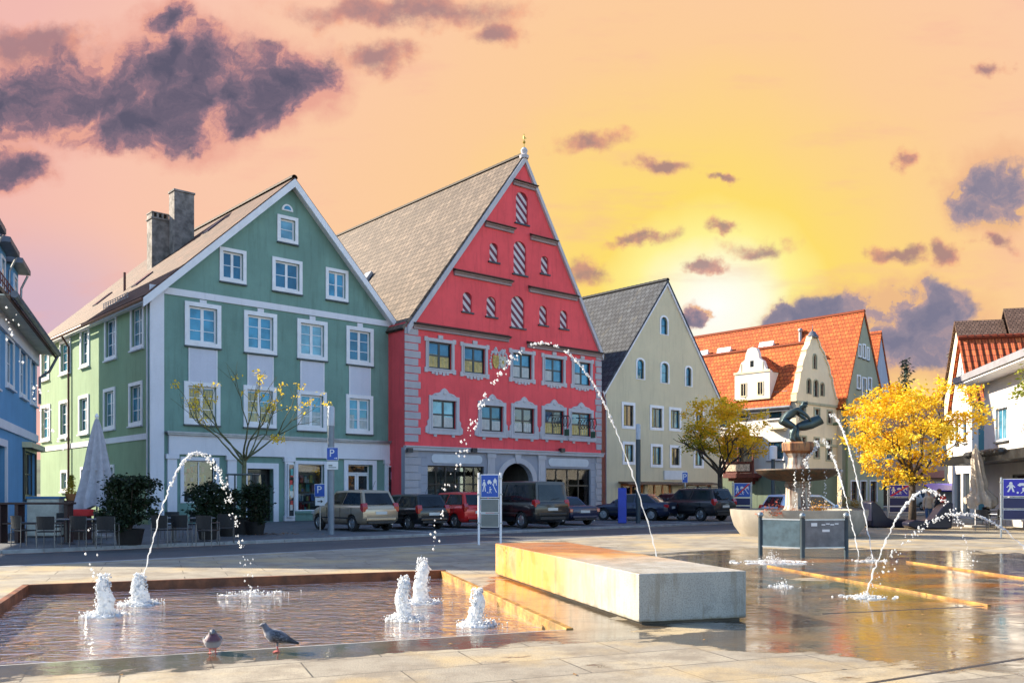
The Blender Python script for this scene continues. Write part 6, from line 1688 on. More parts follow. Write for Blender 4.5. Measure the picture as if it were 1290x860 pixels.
crown_tree('turning_tree', 'autumn tree turning from green to orange in front of the cream corner house', Vector((lb_.x, lb_.y, SIDE_Z)), 7.4, 2.65, 2.75, 4.95, YGR, lambda c: .80 - .75 * max(0, min(1, (-c.x * .34 - (c.z - 4.9) * .42 - .15))) + .2 * mnoise.noise(c * .9), 23, 120, 80, .16, lumps=12)
# nearly bare tree in the planter by the green shop
bb = ground(306, 672, SIDE_Z); rnd = random.Random(41)
bt = thing('bare_tree', 'nearly bare young tree with a few yellow leaf tufts in front of the green house', 'tree', bb)
mb = MB(); tips = []
mb.tube([(0, 0, 0), (.03, 0, 1.3), (.05, .02, 2.75)], [.11, .09, .075], 9)
for k in range(8):
    a = 6.283 * k / 8 + rnd.uniform(-.3, .3); el = rnd.uniform(.55, 1.05)
    limbs(mb, Vector((.05, .02, 2.7 - .12 * (k % 3))), Vector((math.cos(a) * math.cos(el), math.sin(a) * math.cos(el), math.sin(el))), 1.45, .042, 3, rnd, tips, .42, .12, (2, 2, 3), .70)
mb.build('trunk', M_BARKG, bt, smooth=True)
sel = [t for t in tips if rnd.random() < .10]
leaves('crown', YEL, bt, [(t, rnd.uniform(.5, 1.1)) for t in sel], 14, .10, .10, rnd, lambda c: .7)
# twigs with leaves reaching in at the right edge
rt = thing('overhanging_tree', 'green and yellow tree whose twigs reach in at the right edge', 'tree', (14.0, 20.5, 0))
mb = MB(); tips = []; rnd = random.Random(7)
mb.tube([(0, 0, 0), (0, 0, 2.2), (-.1, 0, 3.6)], [.16, .13, .10], 9)
for k in range(6):
    a = 3.14 + rnd.uniform(-1.5, 1.5); limbs(mb, Vector((-.1, 0, 3.4)), Vector((math.cos(a) * .7, math.sin(a) * .7, .5)).normalized(), .95, .05, 2, rnd, tips, .5, .0)
mb.build('trunk', M_BARK, rt, smooth=True)
leaves('crown', mat_leaf('fresh_leaves', [(.12, .17, .02), (.25, .27, .03), (.45, .36, .03)], .4), rt, [(t, rnd.uniform(.5, 1)) for t in tips if rnd.random() < .8], 34, .16, .10, rnd, lambda c: .5)
# conifers far behind
for k, (px, ytop, D, r) in enumerate(((1202, 440, 125, 3.4), (1141, 452, 130, 2.6))):
    H = (HYP - ytop) / FPX * D + 1.6; rnd = random.Random(60 + k)
    o = thing('conifer', ('dark spruce rising beside the white gable on the right', 'dark spruce tip showing above the yellow tree')[k], 'tree', at(px, HYP + 1.6 * FPX / D, D))
    mb = MB(); mb.tube([(0, 0, -1), (0, 0, H)], [.4, .03], 8); spots = []
    z = H * .2
    while z < H:
        rr = r * (1 - z / H) + .15
        for j in range(max(3, int(rr * 6))):
            a = rnd.random() * 6.283; q = rr * rnd.uniform(.25, 1.0); spots.append((Vector((q * math.cos(a), q * math.sin(a), z - q * .25)), .8))
            if rnd.random() < .4: mb.tube([(0, 0, z), (q * math.cos(a), q * math.sin(a), z - q * .25)], [.05, .015], 4)
        z += .55
    mb.build('trunk', M_BARK, o); leaves('crown', CON, o, spots, 26, .35, .5, rnd, lambda c: .5, .45, .3)

# ------------------------------------------------------------ shrubs in planters and cafe terrace
M_POT = pm('dark_planter', (.02, .018, .018), .7, var=.3)
def shrub(label, px, py, D_z, H, rx, pot, seed, n=70, per=95, m=GRN, flowers=False, name='potted_shrub', size=.10):
    p = ground(px, py, D_z); rnd = random.Random(seed); o = thing(name, label, 'shrub', p)
    mb = MB(); mb.lathe([(pot * .75, 0), (pot * .8, .02), (pot, .42), (pot * 1.05, .45), (pot * .95, .46), (pot * .9, .40)], 20); mb.build('planter', M_POT, o, smooth=True, ang=40)
    mb = MB()
    for k in range(9):
        a = rnd.random() * 6.283; mb.tube([(0, 0, .35), (rx * .3 * math.cos(a), rx * .3 * math.sin(a), H * .5), (rx * .7 * math.cos(a), rx * .7 * math.sin(a), H * .85)], [.03, .02, .006], 5)
    mb.build('stems', M_BARK, o)
    sp = []
    for _ in range(n):
        a = rnd.random() * 6.283; q = rnd.random() ** .6; z = .45 + (H - .5) * rnd.random() ** .8; w = rx * q * (1 - .45 * abs((z / H) - .45)) * rnd.uniform(.7, 1.15); sp.append((Vector((w * math.cos(a), w * math.sin(a), z)), rnd.uniform(.5, 1.1)))
    leaves('foliage', m, o, sp, per, .13, size, rnd, lambda c: .45)
    if flowers:
        leaves('blossom', mat_leaf('white_blossom', [(.6, .6, .62), (.75, .75, .75)], .2), o, [(c + Vector((0, -.12, 0)), .6) for c, s in sp if rnd.random() < .5], 5, .12, .06, rnd, lambda c: .5)
    return o
shrub('dense dark green potted bush beside the folded grey parasol', 163, 686, SIDE_Z, 1.95, .80, .40, 3, 95, 120)
shrub('dark bush dotted with white blossom in front of the shop window', 262, 679, SIDE_Z, 1.75, .62, .34, 4, 75, 95, flowers=True)
shrub('dark hedge plant left of the bare tree trunk', 287, 675, SIDE_Z, 1.55, .50, .32, 5, 55, 95)
shrub('dark tall bush right of the bare tree trunk', 322, 673, SIDE_Z, 1.75, .48, .34, 6, 60, 95)
tb = thing('tree_planter', 'dark round tub with a steel tree guard at the foot of the bare tree', 'planter', bb)
mb = MB(); mb.lathe([(.62, 0), (.66, .55), (.70, .58), (.60, .58), (.58, .5)], 24); mb.build('tub', M_POT, tb, smooth=True, ang=40)
mb = MB()
for (x, y) in ((-.42, -.42), (.42, -.42), (.42, .42), (-.42, .42)): mb.box((x - .025, y - .025, .5), (x + .025, y + .025, 2.15))
ring4 = [(-.46, -.46), (.46, -.46), (.46, .46), (-.46, .46)]
for i in range(4):
    a, b = ring4[i], ring4[(i + 1) % 4]; mb.tube([(a[0], a[1], 2.14), (b[0], b[1], 2.14)], .03, 6)
mb.build('tree_guard', pm('green_grey_steel', (.10, .12, .12), .5), tb)
lv = MB(); rnd = random.Random(3)
for _ in range(420):
    a = rnd.random() * 6.283; q = abs(rnd.gauss(0, .95)); x, y = 1.5 * q * math.cos(a), .8 * q * math.sin(a); s = rnd.uniform(.03, .07); t = rnd.random() * 6.28
    lv.poly([(x + s * math.cos(t + k * 1.57) * (1 if k % 2 else .5), y + s * math.sin(t + k * 1.57) * (1 if k % 2 else .5), .012 + rnd.random() * .02) for k in range(4)])
fl = lv.build('fallen_leaves', pm('brown_leaves', (.22, .10, .03), .8, var=.5, scale=9)); fl.location = Vector((bb.x + .4, bb.y - .3, SIDE_Z)); tag(fl, 'brown fallen leaves scattered round the planted tree', 'leaves', kind='stuff')

M_CHAIR = pm('dark_wicker', (.010, .010, .013), .6, var=.3, scale=20)
M_CHLEG = pm('chair_steel', (.12, .125, .14), .35, .8, var=.05)
def make_chair():
    o = thing('cafe_chair', 'x', 'chair')
    m = MB(); m.box((-.23, -.22, .43), (.23, .22, .465)); m.build('seat', M_CHAIR, o, bevel=.01)
    m = MB(); m.grid([[(-.23 + .46 * k / 6, .20 + .06 * (1 - ((k - 3) / 3) ** 2) + .05 * j, .50 + .36 * j) for k in range(7)] for j in (0, .5, 1)]); bk = m.build('backrest', M_CHAIR, o); md = bk.modifiers.new('s', 'SOLIDIFY'); md.thickness = .025; bake(bk)
    for (x, y) in ((-.22, -.21), (.22, -.21), (.22, .21), (-.22, .21)):
        m = MB(); m.tube([(x, y, .45 if y < 0 else .84), (x * 1.06, y * 1.08, 0)], .013, 6); m.build('leg', M_CHLEG, o)
    m = MB()
    for x in (-.23, .23): m.tube([(x, .22, .66), (x, -.2, .66), (x, -.22, .45)], .015, 6)
    build_each(m, 'armrest', M_CHLEG, o)
    return o
CG = 'cafe chairs on the terrace by the street'
ch0 = make_chair()
chairs = [(62, 690, 185, 'dark cafe chair at the left end of the front terrace row, before the wooden counter'), (104, 689, 176, 'dark cafe chair in front of the red box on the terrace'), (136, 690, 190, 'dark cafe chair at the foot of the folded grey parasol'), (30, 688, 150, 'dark cafe chair beside the blue house wall'),
          (80, 681, 20, 'dark cafe chair behind the front terrace row, left of the potted conifer'), (120, 680, -15, 'dark cafe chair behind the front row, under the potted conifer'), (205, 687, 178, 'dark cafe chair right of the dense potted bush'), (229, 686, 184, 'dark cafe chair where the arching jet crosses the terrace'),
          (214, 678, 5, 'dark cafe chair behind the bush gap, facing the street'), (243, 677, -10, 'dark cafe chair left of the blossoming bush'), (262, 688, 170, 'dark cafe chair in front of the blossoming bush'), (284, 684, 200, 'dark cafe chair nearest to the tree tub')]
for k, (px, py, rz, lab) in enumerate(chairs):
    o = ch0 if k == 0 else copy_tree(ch0)
    o.location = ground(px, py, SIDE_Z); o.rotation_euler = (0, 0, R(rz)); o['label'] = lab; o['group'] = CG
def make_table():
    o = thing('cafe_table', 'x', 'table')
    m = MB(); m.lathe([(.36, .70), (.38, .715), (.38, .73), (.36, .74)], 24); m.build('table_top', pm('grey_table', (.13, .14, .16), .35, var=.1), o, smooth=True, ang=40)
    m = MB(); m.tube([(0, 0, .03), (0, 0, .71)], .03, 8); m.build('leg', DARK, o)
    m = MB(); m.lathe([(.24, 0), (.24, .02), (.05, .05)], 20); m.build('base', DARK, o)
    return o
tb0 = make_table()
for k, (px, py, lab) in enumerate(((84, 685, 'round cafe table in the left terrace group'), (118, 685, 'round cafe table next to the folded grey parasol'), (218, 682, 'round cafe table between the dense bush and the blossoming bush'), (255, 682, 'round cafe table in front of the blossoming bush'))):
    o = tb0 if k == 0 else copy_tree(tb0); o.location = ground(px, py, SIDE_Z); o['label'] = lab; o['group'] = 'round cafe tables'
# wooden counter, white cabinet, potted conifer, red box
M_DWOOD = pm('dark_wood', (.035, .014, .012), .6, var=.4, scale=8)
ct = thing('wooden_counter', 'dark wooden counter with slatted sides beside the blue house', 'counter', ground(45, 683, SIDE_Z), R(8))
m = MB(); m.box((-.95, -.3, 1.14), (1.05, .3, 1.20)); m.build('counter_top', M_DWOOD, ct, bevel=.01)
for x in (-.93, -.45, .93):
    m = MB(); m.box((x - .05, -.25, 0), (x + .05, .25, 1.139)); m.build('leg', M_DWOOD, ct)
m = MB(); m.box((-.87, -.2, .55), (.87, .2, .60)); m.build('shelf', M_DWOOD, ct)
cb = thing('ice_cabinet', 'white cabinet with a blue lid behind the wooden counter', 'cabinet', ground(58, 676, SIDE_Z), R(10))
m = MB(); m.box((-.5, -.3, .05), (.5, .3, 1.28)); m.build('body', pm('cream_enamel', (.46, .46, .40), .4, var=.15, scale=5), cb, bevel=.02)
m = MB(); m.box((-.53, -.33, 1.282), (.53, .33, 1.36)); m.build('lid', pm('blue_lid', (.03, .16, .32), .4), cb, bevel=.015)
pc_ = thing('potted_conifer', 'small potted conifer with a yellow green tip on the terrace', 'plant', ground(90, 675, SIDE_Z))
m = MB(); m.box((-.25, -.25, 0), (.25, .25, 1.22)); m.build('pedestal', pm('brown_pedestal', (.12, .06, .045), .7), pc_, bevel=.01)
m = MB(); m.lathe([(.15, 1.222), (.21, 1.45), (.19, 1.45), (.17, 1.40)], 16); m.build('pot', pm('terracotta', (.42, .17, .06), .8), pc_, smooth=True, ang=40)
rnd = random.Random(9); leaves('foliage', mat_leaf('gold_conifer', [(.10, .14, .02), (.35, .30, .03), (.6, .4, .03)], .2), pc_, [(Vector((rnd.gauss(0, .5) * .22 * (1 - t), rnd.gauss(0, .5) * .22 * (1 - t), 1.45 + .62 * t)), .5) for t in [k / 40 for k in range(41)]], 60, .06, .05, rnd, lambda c: 1.0 - (c.z - 1.45) * 1.1)
rb_ = thing('red_box', 'red box standing on the terrace below the potted conifer', 'box', ground(101, 679, SIDE_Z))
m = MB(); m.box((-.28, -.18, 0), (.28, .18, .74)); m.build('stand', M_DWOOD, rb_); m = MB(); m.box((-.36, -.2, .742), (.36, .2, .96)); m.build('cover', pm('red_cloth', (.55, .02, .02), .7, var=.1), rb_, bevel=.03)

def parasol(label, p, H, tilt, m, seed, tied=.42, r=.34, open_=False):
    rnd = random.Random(seed); o = thing('folded_parasol', label, 'parasol', p)
    b = MB(); b.box((-.35, -.35, 0), (.35, .35, .10)); b.build('base', M_KERB, o, bevel=.02)
    b = MB(); b.tube([(0, 0, .1), (0, 0, H)], .03, 8); b.build('pole', WHITE, o)
    n = 48; rows = []; zb = .95
    for i in range(15):
        t = i / 14; z = zb + (H - .08 - zb) * t
        rr = r * (1 - t) ** .8 + .05
        if open_: rr = r * ((1 - t) ** .75) * (1 + .25 * math.sin(t * 9)) + .05; rr *= (.55 + abs(t - tied) * 3.2) if abs(t - tied) < .14 else 1
        row = []
        for j in range(n):
            a = 6.283 * j / n; f = 1 + .30 * (1 - t * .4) * math.cos(8 * a + 1.2 * math.sin(3 * t + seed)) + .08 * mnoise.noise((math.cos(a) * 2, math.sin(a) * 2, t * 4 + seed))
            row.append((rr * f * math.cos(a) + tilt * (1 - t) * .5 * (1 if open_ else 0), rr * f * math.sin(a), z - (.12 * math.cos(4 * a + seed) if i == 0 else 0)))
        rows.append(row)
    b = MB(); b.grid(rows, True); c = b.build('canopy', m, o, smooth=True)
    b = MB(); zt = zb + (H - zb) * tied; b.lathe([(r * (1 - tied) * .95 + .06, zt - .03), (r * (1 - tied) * .95 + .07, zt), (r * (1 - tied) * .95 + .06, zt + .03)], 20); 
    if not open_: b.build('strap', m, c)
    b = MB(); b.lathe([(.05, H - .05), (.07, H), (.02, H + .10)], 10); b.build('finial', WHITE, o)
    return o
parasol('tall folded grey parasol on the terrace by the green house', ground(122, 677, SIDE_Z), 4.0, 0, pm('grey_canvas', (.40, .39, .43), .9, var=.12, scale=6), 2, r=.50)
parasol('folded cream parasol in front of the white houses on the right', ground(1229, 664, 0), 3.65, .55, pm('cream_canvas', (.52, .46, .40), .9, var=.15, scale=5), 5, .28, .46, True)

# ------------------------------------------------------------ signs and poles
BLUE = pm('sign_blue', (.018, .085, .42), .4, var=.05)
BLUEV = pm('sign_violet_blue', (.03, .025, .42), .4, var=.05)
SWHITE = pm('sign_white', (.78, .78, .78), .5, var=0)
SRED = pm('sign_red', (.62, .03, .03), .45, var=0)
SGREY = pm('sign_grey', (.17, .18, .17), .5, var=.1)
SNAVY = pm('sign_navy', (.015, .018, .09), .4, var=.1)
def play_symbols(parent, w, h, y, mat):
    """white figures of the home-zone sign: adult, child with ball, car, house"""
    P = lambda pts, nm: (lambda mb: mb.build(nm, mat, parent))(MB().prism(pts, y - .006, y, lambda a, z, n: (a * w, n, z * h)))
    ad = MB()
    X = lambda a, z, n: (a * w, n, z * h)
    def pl(mb, pts): mb.prism(pts, y - .006, y, X)
    ad.prism([(-.31 + .045 * math.cos(q) , .26 + .045 * math.sin(q) * w / h) for q in [6.283 * k / 10 for k in range(10)]], y - .006, y, X)
    pl(ad, [(-.36, .20), (-.26, .20), (-.25, .0), (-.35, .0)]); pl(ad, [(-.345, .0), (-.30, .0), (-.36, -.26), (-.41, -.26)]); pl(ad, [(-.30, .0), (-.255, .0), (-.21, -.26), (-.26, -.26)]); pl(ad, [(-.26, .19), (-.19, .02), (-.215, .0), (-.275, .13)]); pl(ad, [(-.36, .19), (-.43, .02), (-.405, .0), (-.345, .13)])
    ad.build('adult_symbol', mat, parent)
    cd = MB(); cd.prism([(.02 + .035 * math.cos(q), -.06 + .035 * math.sin(q) * w / h) for q in [6.283 * k / 10 for k in range(10)]], y - .006, y, X)
    pl(cd, [(-.01, -.11), (.06, -.11), (.05, -.22), (0, -.22)]); pl(cd, [(0, -.22), (.025, -.22), (-.03, -.34), (-.06, -.33)]); pl(cd, [(.025, -.22), (.05, -.22), (.10, -.32), (.07, -.34)]); pl(cd, [(.05, -.11), (.13, -.16), (.12, -.185), (.04, -.15)])
    cd.build('child_symbol', mat, parent)
    bl = MB(); bl.prism([(-.13 + .03 * math.cos(q), -.30 + .03 * math.sin(q) * w / h) for q in [6.283 * k / 10 for k in range(10)]], y - .006, y, X); bl.build('ball_symbol', mat, parent)
    cr = MB(); pl(cr, [(-.13, .12), (.11, .12), (.11, .20), (.06, .21), (.03, .28), (-.08, .28), (-.11, .21), (-.13, .2)]); pl(cr, [(-.10, .08), (-.05, .08), (-.05, .118), (-.10, .118)]); pl(cr, [(.03, .08), (.08, .08), (.08, .118), (.03, .118)]); cr.build('car_symbol', mat, parent)
    hs = MB(); pl(hs, [(.18, .22), (.42, .22), (.30, .38)]); pl(hs, [(.21, .02), (.25, .02), (.25, .218), (.21, .218)]); pl(hs, [(.35, .02), (.39, .02), (.39, .218), (.35, .218)]); pl(hs, [(.252, .14), (.348, .14), (.348, .218), (.252, .218)]); hs.build('house_symbol', mat, parent)
    kl = MB(); pl(kl, [(.14, .10), (.17, .12), (.40, -.28), (.36, -.30)]); kl.build('kerb_symbol', mat, parent)
def sign_frame(label, p, rz, W, H0, H1, blocks, end=False, post=True, mat=BLUE, lower=SGREY, name='traffic_sign', postm=None):
    o = thing(name, label, 'sign', p, rz); postm = postm or STEEL
    for s in (-1, 1):
        m = MB(); m.tube([(s * (W / 2 + .05), 0, 0), (s * (W / 2 + .05), 0, H1 + .05)], .035, 10); m.build('post', postm, o, smooth=True, ang=50)
    hb = blocks[0]
    m = MB(); m.box((-W / 2, -.02, H1 - hb), (W / 2, .02, H1)); pn = m.build('sign_panel', SWHITE, o, bevel=.01)
    m = MB(); m.box((-W / 2 + .025, -.027, H1 - hb + .025), (W / 2 - .025, -.0205, H1 - .025)); fa = m.build('sign_face', mat, pn)
    e = bpy.data.objects.new('symbols', bpy.data.meshes.new('symbols'))
    cx = Vector((0, 0, H1 - hb / 2))
    class _P: pass
    before = set(C.objects)
    play_symbols(pn, W * .96, hb * .92, -.0275, SWHITE)
    for q in set(C.objects) - before: q.location = cx
    if end:
        m = MB(); a = math.atan2(hb, W); t = .055
        m.prism([(-W / 2 + .03, H1 - hb + .03), (-W / 2 + .03 + t * 1.6, H1 - hb + .03), (W / 2 - .03, H1 - .03 - t * .4), (W / 2 - .03, H1 - .03), (W / 2 - .03 - t * 1.6, H1 - .03), (-W / 2 + .03, H1 - hb + .03 + t * .4)], -.042, -.0345, lambda a, z, n: (a, n, z)); m.build('red_bar', SRED, pn)
    z = H1 - hb - .03
    for h in blocks[1:]:
        m = MB(); m.box((-W / 2, -.018, z - h), (W / 2, .018, z)); pp = m.build('notice_panel', SWHITE, o, bevel=.008)
        m = MB(); m.box((-W / 2 + .02, -.025, z - h + .02), (W / 2 - .02, -.0185, z - .02)); m.build('panel_face', lower, pp); 
        z -= h + .02
    for zz in (H1 - .12, H1 - hb + .1, z + .15):
        m = MB()
        for s in (-1, 1): m.box((s * (W / 2 + .05) - .05, -.045, zz - .02), (s * (W / 2 + .05) + .05, .045, zz + .02))
        build_each(m, 'clamp', STEEL, o)
    return o
sb = ground(617, 686, 0)
sign_frame('blue home-zone sign with two grey panels on white posts in front of the red car', Vector((sb.x, sb.y, 0)), R(-4), .56, .5, 2.12, [.70, .42, .42], postm=WHITE)
p = ground(935, 655, SIDE_Z); sign_frame('small end of home-zone sign crossed by a red bar beside the turning tree', p, R(-8), .86, .6, 1.98, [.76, .40, .40], True, lower=SNAVY)
p = ground(1133, 662, 0); sign_frame('end of home-zone sign crossed by a red bar left of the yellow tree trunk', p, R(-6), .92, .4, 1.92, [.56, .40, .28], True, mat=BLUEV, lower=SNAVY)
p = ground(1288, 677, 0); sign_frame('violet blue home-zone sign cut by the right edge of the picture', p, R(-14), 1.25, .5, 2.05, [.62, .40, .36], False, mat=BLUEV, lower=SNAVY)
def disc_sign(parent, x, z, w, h, y, body=None, mat=BLUE):
    m = MB(); m.box((x - w / 2, y - .012, z), (x + w / 2, y + .012, z + h)); pn = m.build('sign_panel', SWHITE, parent, bevel=.008)
    m = MB(); m.box((x - w / 2 + .015, y - .017, z + .015), (x + w / 2 - .015, y - .0125, z + h - .015)); m.build('sign_face', mat, pn)
    if body:
        text_mesh(body, h * .8, 'letter', SWHITE, pn, Matrix.Translation((x - w * .05, y - .019, z + h * .54)) @ Matrix.Rotation(math.pi / 2, 4, 'X'), .002)
    return pn
def arrow(parent, x, z, s, y, mat):
    m = MB(); T_ = lambda a, b, n: (x + a * s, n, z + b * s)
    m.prism([(-.5, -.08), (.1, -.08), (.1, -.3), (.5, 0), (.1, .3), (.1, .08), (-.5, .08)], y - .004, y, T_); m.build('arrow', mat, parent)
pp = thing('parking_pole', 'grey round pole with a light top and blue parking sign left of the beige car', 'pole', ground(417, 673, SIDE_Z), R(-5))
m = MB(); m.tube([(0, 0, 0), (0, 0, 3.85)], .115, 14); m.build('pole', pm('grey_pole', (.20, .23, .27), .5, .3), pp, smooth=True, ang=50)
m = MB(); m.tube([(0, 0, 3.85), (0, 0, 4.5), (0, 0, 4.55)], [.125, .125, .09], 14); m.build('lamp_head', pm('lamp_glass', (.42, .45, .5), .3), pp, smooth=True, ang=50)
pn = disc_sign(pp, .10, 2.62, .42, .46, -.15, 'P'); arrow(pn, .22, 2.70, .12, -.168, SWHITE)
m = MB(); m.box((-.10, -.165, 2.30), (.30, -.145, 2.59)); q = m.build('supplement_panel', SWHITE, pp, bevel=.006)
m = MB(); m.box((-.04, -.169, 2.42), (.1, -.1655, 2.47)); m.box((-.04, -.169, 2.36), (.24, -.1655, 2.39)); m.build('small_print', SGREY, q)
ps_ = thing('parking_sign', 'second blue parking sign low on a thin post by the shop entrance', 'sign', ground(403, 668, SIDE_Z), R(-5))
m = MB(); m.tube([(0, 0.03, 0), (0, 0.03, 1.85)], .025, 8); m.build('post', STEEL, ps_)
pn = disc_sign(ps_, 0, 1.32, .42, .50, -.01, 'P'); m = MB(); m.box((-.18, -.02, .98), (.20, 0, 1.29)); q = m.build('supplement_panel', SWHITE, ps_); arrow(q, .02, 1.14, .22, -.0205, M_BLK)
lp = thing('street_lamp', 'dark round street lamp pole in front of the beige house', 'street lamp', ground(804, 658.5, SIDE_Z))
m = MB(); m.tube([(0, 0, 0), (0, 0, 4.05)], .115, 14); m.build('pole', pm('dark_pole', (.05, .07, .085), .5, .3), lp, smooth=True, ang=50)
m = MB(); m.tube([(0, 0, 4.05), (0, 0, 4.75), (0, 0, 4.8)], [.115, .115, .08], 14); m.build('lamp_head', pm('lamp_glass', (.42, .45, .5)), lp, smooth=True, ang=50)
l2 = thing('street_lamp', 'thin dark street lamp left of the fountain column', 'street lamp', ground(974, 656, SIDE_Z))
m = MB(); m.tube([(0, 0, 0), (0, 0, 3.2)], .10, 12); m.build('pole', pm('dark_pole', (.05, .07, .085)), l2, smooth=True, ang=50)
m = MB(); m.tube([(0, 0, 3.2), (0, 0, 3.85), (0, 0, 3.9)], [.20, .20, .12], 14); m.build('lamp_head', WHITE, l2, smooth=True, ang=50)
pt = thing('ticket_pillar', 'plain bright blue square pillar in front of the dark blue saloon', 'pillar', ground(784, 658.5, SIDE_Z), R(-10))
m = MB(); m.box((-.20, -.20, 0), (.20, .20, 1.66)); m.build('casing', pm('pillar_blue', (.025, .06, .45), .4, var=.1), pt, bevel=.03)
m = MB(); m.box((-.20, -.20, 1.661), (.20, .20, 1.70)); m.build('cap', pm('pillar_blue', (.025, .06, .45)), pt)
bp = thing('bus_sign', 'small blue square sign on a thin post in front of the beige shop', 'sign', ground(863, 655, SIDE_Z), R(-15))
m = MB(); m.tube([(0, 0.03, 0), (0, 0.03, 2.6)], .03, 8); m.build('post', STEEL, bp); disc_sign(bp, 0, 2.0, .30, .55, -.01, 'P')

# ------------------------------------------------------------ fountain
FC = ground(1020, 677, 0) + Vector((0, 1.9, 0)); FC = Vector((FC.x + .2, FC.y, 0))
def mat_fstone(name, c, rust=0.0):
    m, g, b = newmat(name); co = objco(g)
    q = g.mix(g.smooth(g.noise(co, 1.4, 7, .65), .35, .7), scl(c, .8), scl(c, 1.15))
    q = g.mix(g.smooth(g.noise(co, 40, 3, .7), .5, .7, 0, .3), q, scl(c, .5))
    if rust: q = g.mix(g.smooth(g.noise(g.v('MULTIPLY', co, (4, 4, .4)), 1.9, 5, .6), .42, .58, 0, rust), q, (.26, .085, .03)); q = g.mix(g.smooth(g.noise(g.v('MULTIPLY', co, (5, 5, .5)), 1.7, 6, .65), .5, .62, 0, .75), q, (.045, .03, .02))
    g.put(b.inputs['Base Color'], q); b.inputs['Roughness'].default_value = .6; bump(g, b, g.noise(co, 40, 4, .7), .008)
    return m
FST = mat_fstone('fountain_stone', (.36, .32, .27)); FRU = mat_fstone('rust_streaked_stone', (.42, .36, .30), .7); FDK = mat_fstone('mossy_stone', (.075, .06, .04), .3)
fo = thing('fountain', 'round stone fountain with a column, a wide bowl and rust streaked pedestal', 'fountain', FC)
m = MB(); m.lathe([(2.05, 0), (2.30, .35), (2.42, .75), (2.44, .95), (2.26, .95), (2.2, .6), (2.15, .55)], 64); m.build('basin', FST, fo, smooth=True, ang=50)
m = MB(); m.lathe([(2.2, .72), (.3, .72)], 48); m.build('basin_water', pm('fountain_water', (.05, .06, .06), .05, var=.1), fo)
m = MB(); m.lathe([(.66, .5), (.66, .80), (.60, .84), (.62, .90), (.52, .98), (.47, 1.10), (.45, 1.75), (.50, 1.80), (.50, 1.88), (.46, 1.92), (.50, 2.10), (.62, 2.22)], 10); m.build('column', FRU, fo)
m = MB(); m.lathe([(.45, 1.98), (1.0, 2.05), (1.40, 2.26), (1.52, 2.38), (1.50, 2.42), (1.35, 2.34), (.5, 2.28)], 40); m.build('bowl', FDK, fo, smooth=True, ang=50)
m = MB(); m.lathe([(.50, 2.28), (.50, 2.40), (.43, 2.46), (.38, 2.6), (.36, 2.85), (.40, 2.92), (.46, 3.0)], 8); m.build('pedestal', FRU, fo)
m = MB(); m.lathe([(.44, 3.0), (.58, 3.10), (.60, 3.36), (.56, 3.42), (.1, 3.42)], 8); m.build('pedestal_top', mat_fstone('rusty_cap', (.36, .16, .06), .9), fo)
rnd = random.Random(12); m = MB()
for k in range(6):
    a = rnd.uniform(-2.9, -.2); r0 = 1.5; z = 2.35; 
    while z > .8:
        m.blob((r0 * math.cos(a) + rnd.gauss(0, .03), r0 * math.sin(a) + rnd.gauss(0, .03), z), rnd.uniform(.015, .045), rnd); z -= rnd.uniform(.02, .12)
for k in range(200):
    t = rnd.random(); m.blob((.45 + .12 * math.sin(t * 7) - 1.0 * t * 0 + rnd.gauss(0, .05) - .3 * t, -.58 + rnd.gauss(0, .05), 3.45 - 1.05 * t), rnd.uniform(.012, .04), rnd)
d = m.build('falling_water', mat_drop, fo, smooth=True); d['kind'] = 'stuff'
BRZ = mat_fstone('bronze', (.07, .10, .105)); nb = BRZ.node_tree.nodes; pb_ = [n for n in nb if n.type == 'BSDF_PRINCIPLED'][0]; pb_.inputs['Metallic'].default_value = .75; pb_.inputs['Roughness'].default_value = .38
def skinfig(name, V, E, root, m, parent=None, sub=2, fat=1.0):
    names = list(V); me = bpy.data.meshes.new(name); me.from_pydata([V[n][0] for n in names], [(names.index(a), names.index(b)) for a, b in E], [])
    o = bpy.data.objects.new(name, me); C.objects.link(o)
    md = o.modifiers.new('skin', 'SKIN'); md.use_smooth_shade = True
    sv = me.skin_vertices[0].data
    for i, n in enumerate(names):
        r = V[n][1]; sv[i].radius = tuple(q * fat for q in r) if hasattr(r, '__len__') else (r * fat, r * fat); sv[i].use_root = (n == root)
    s = o.modifiers.new('sub', 'SUBSURF'); s.levels = sub; s.render_levels = sub
    bpy.context.view_layer.update(); bake(o)
    o.data.materials.clear(); o.data.materials.append(m)
    for p in o.data.polygons: p.use_smooth = True
    if parent is not None: o.parent = parent
    return o
def hand(V, E, wrist, d, n, up, s=1.0):
    """palm, four unequal bent fingers and a side thumb; d = pointing direction, up = back of the hand"""
    d = Vector(d).normalized(); up = Vector(up).normalized(); sd = d.cross(up).normalized(); w = Vector(V[wrist][0])
    p = n + 'palm'; V[p] = (w + d * .055 * s, (.034 * s, .020 * s)); E.append((wrist, p))
    for k, (o_, L) in enumerate(((-.027, .070), (-.009, .078), (.009, .074), (.026, .060))):
        a = n + 'f%da' % k; b_ = n + 'f%db' % k; c = n + 'f%dc' % k
        V[a] = (w + d * .095 * s + sd * o_ * s, .0088 * s); V[b_] = (w + d * (.095 + L * .5) * s + sd * o_ * 1.1 * s - up * .010 * s, .008 * s); V[c] = (w + d * (.095 + L * .88) * s + sd * o_ * 1.1 * s - up * .035 * s, .0065 * s)
        E += [(p, a), (a, b_), (b_, c)]
    V[n + 't1'] = (w + d * .05 * s - sd * .045 * s - up * .01 * s, .011 * s); V[n + 't2'] = (w + d * .085 * s - sd * .060 * s - up * .025 * s, .0085 * s); E += [(p, n + 't1'), (n + 't1', n + 't2')]
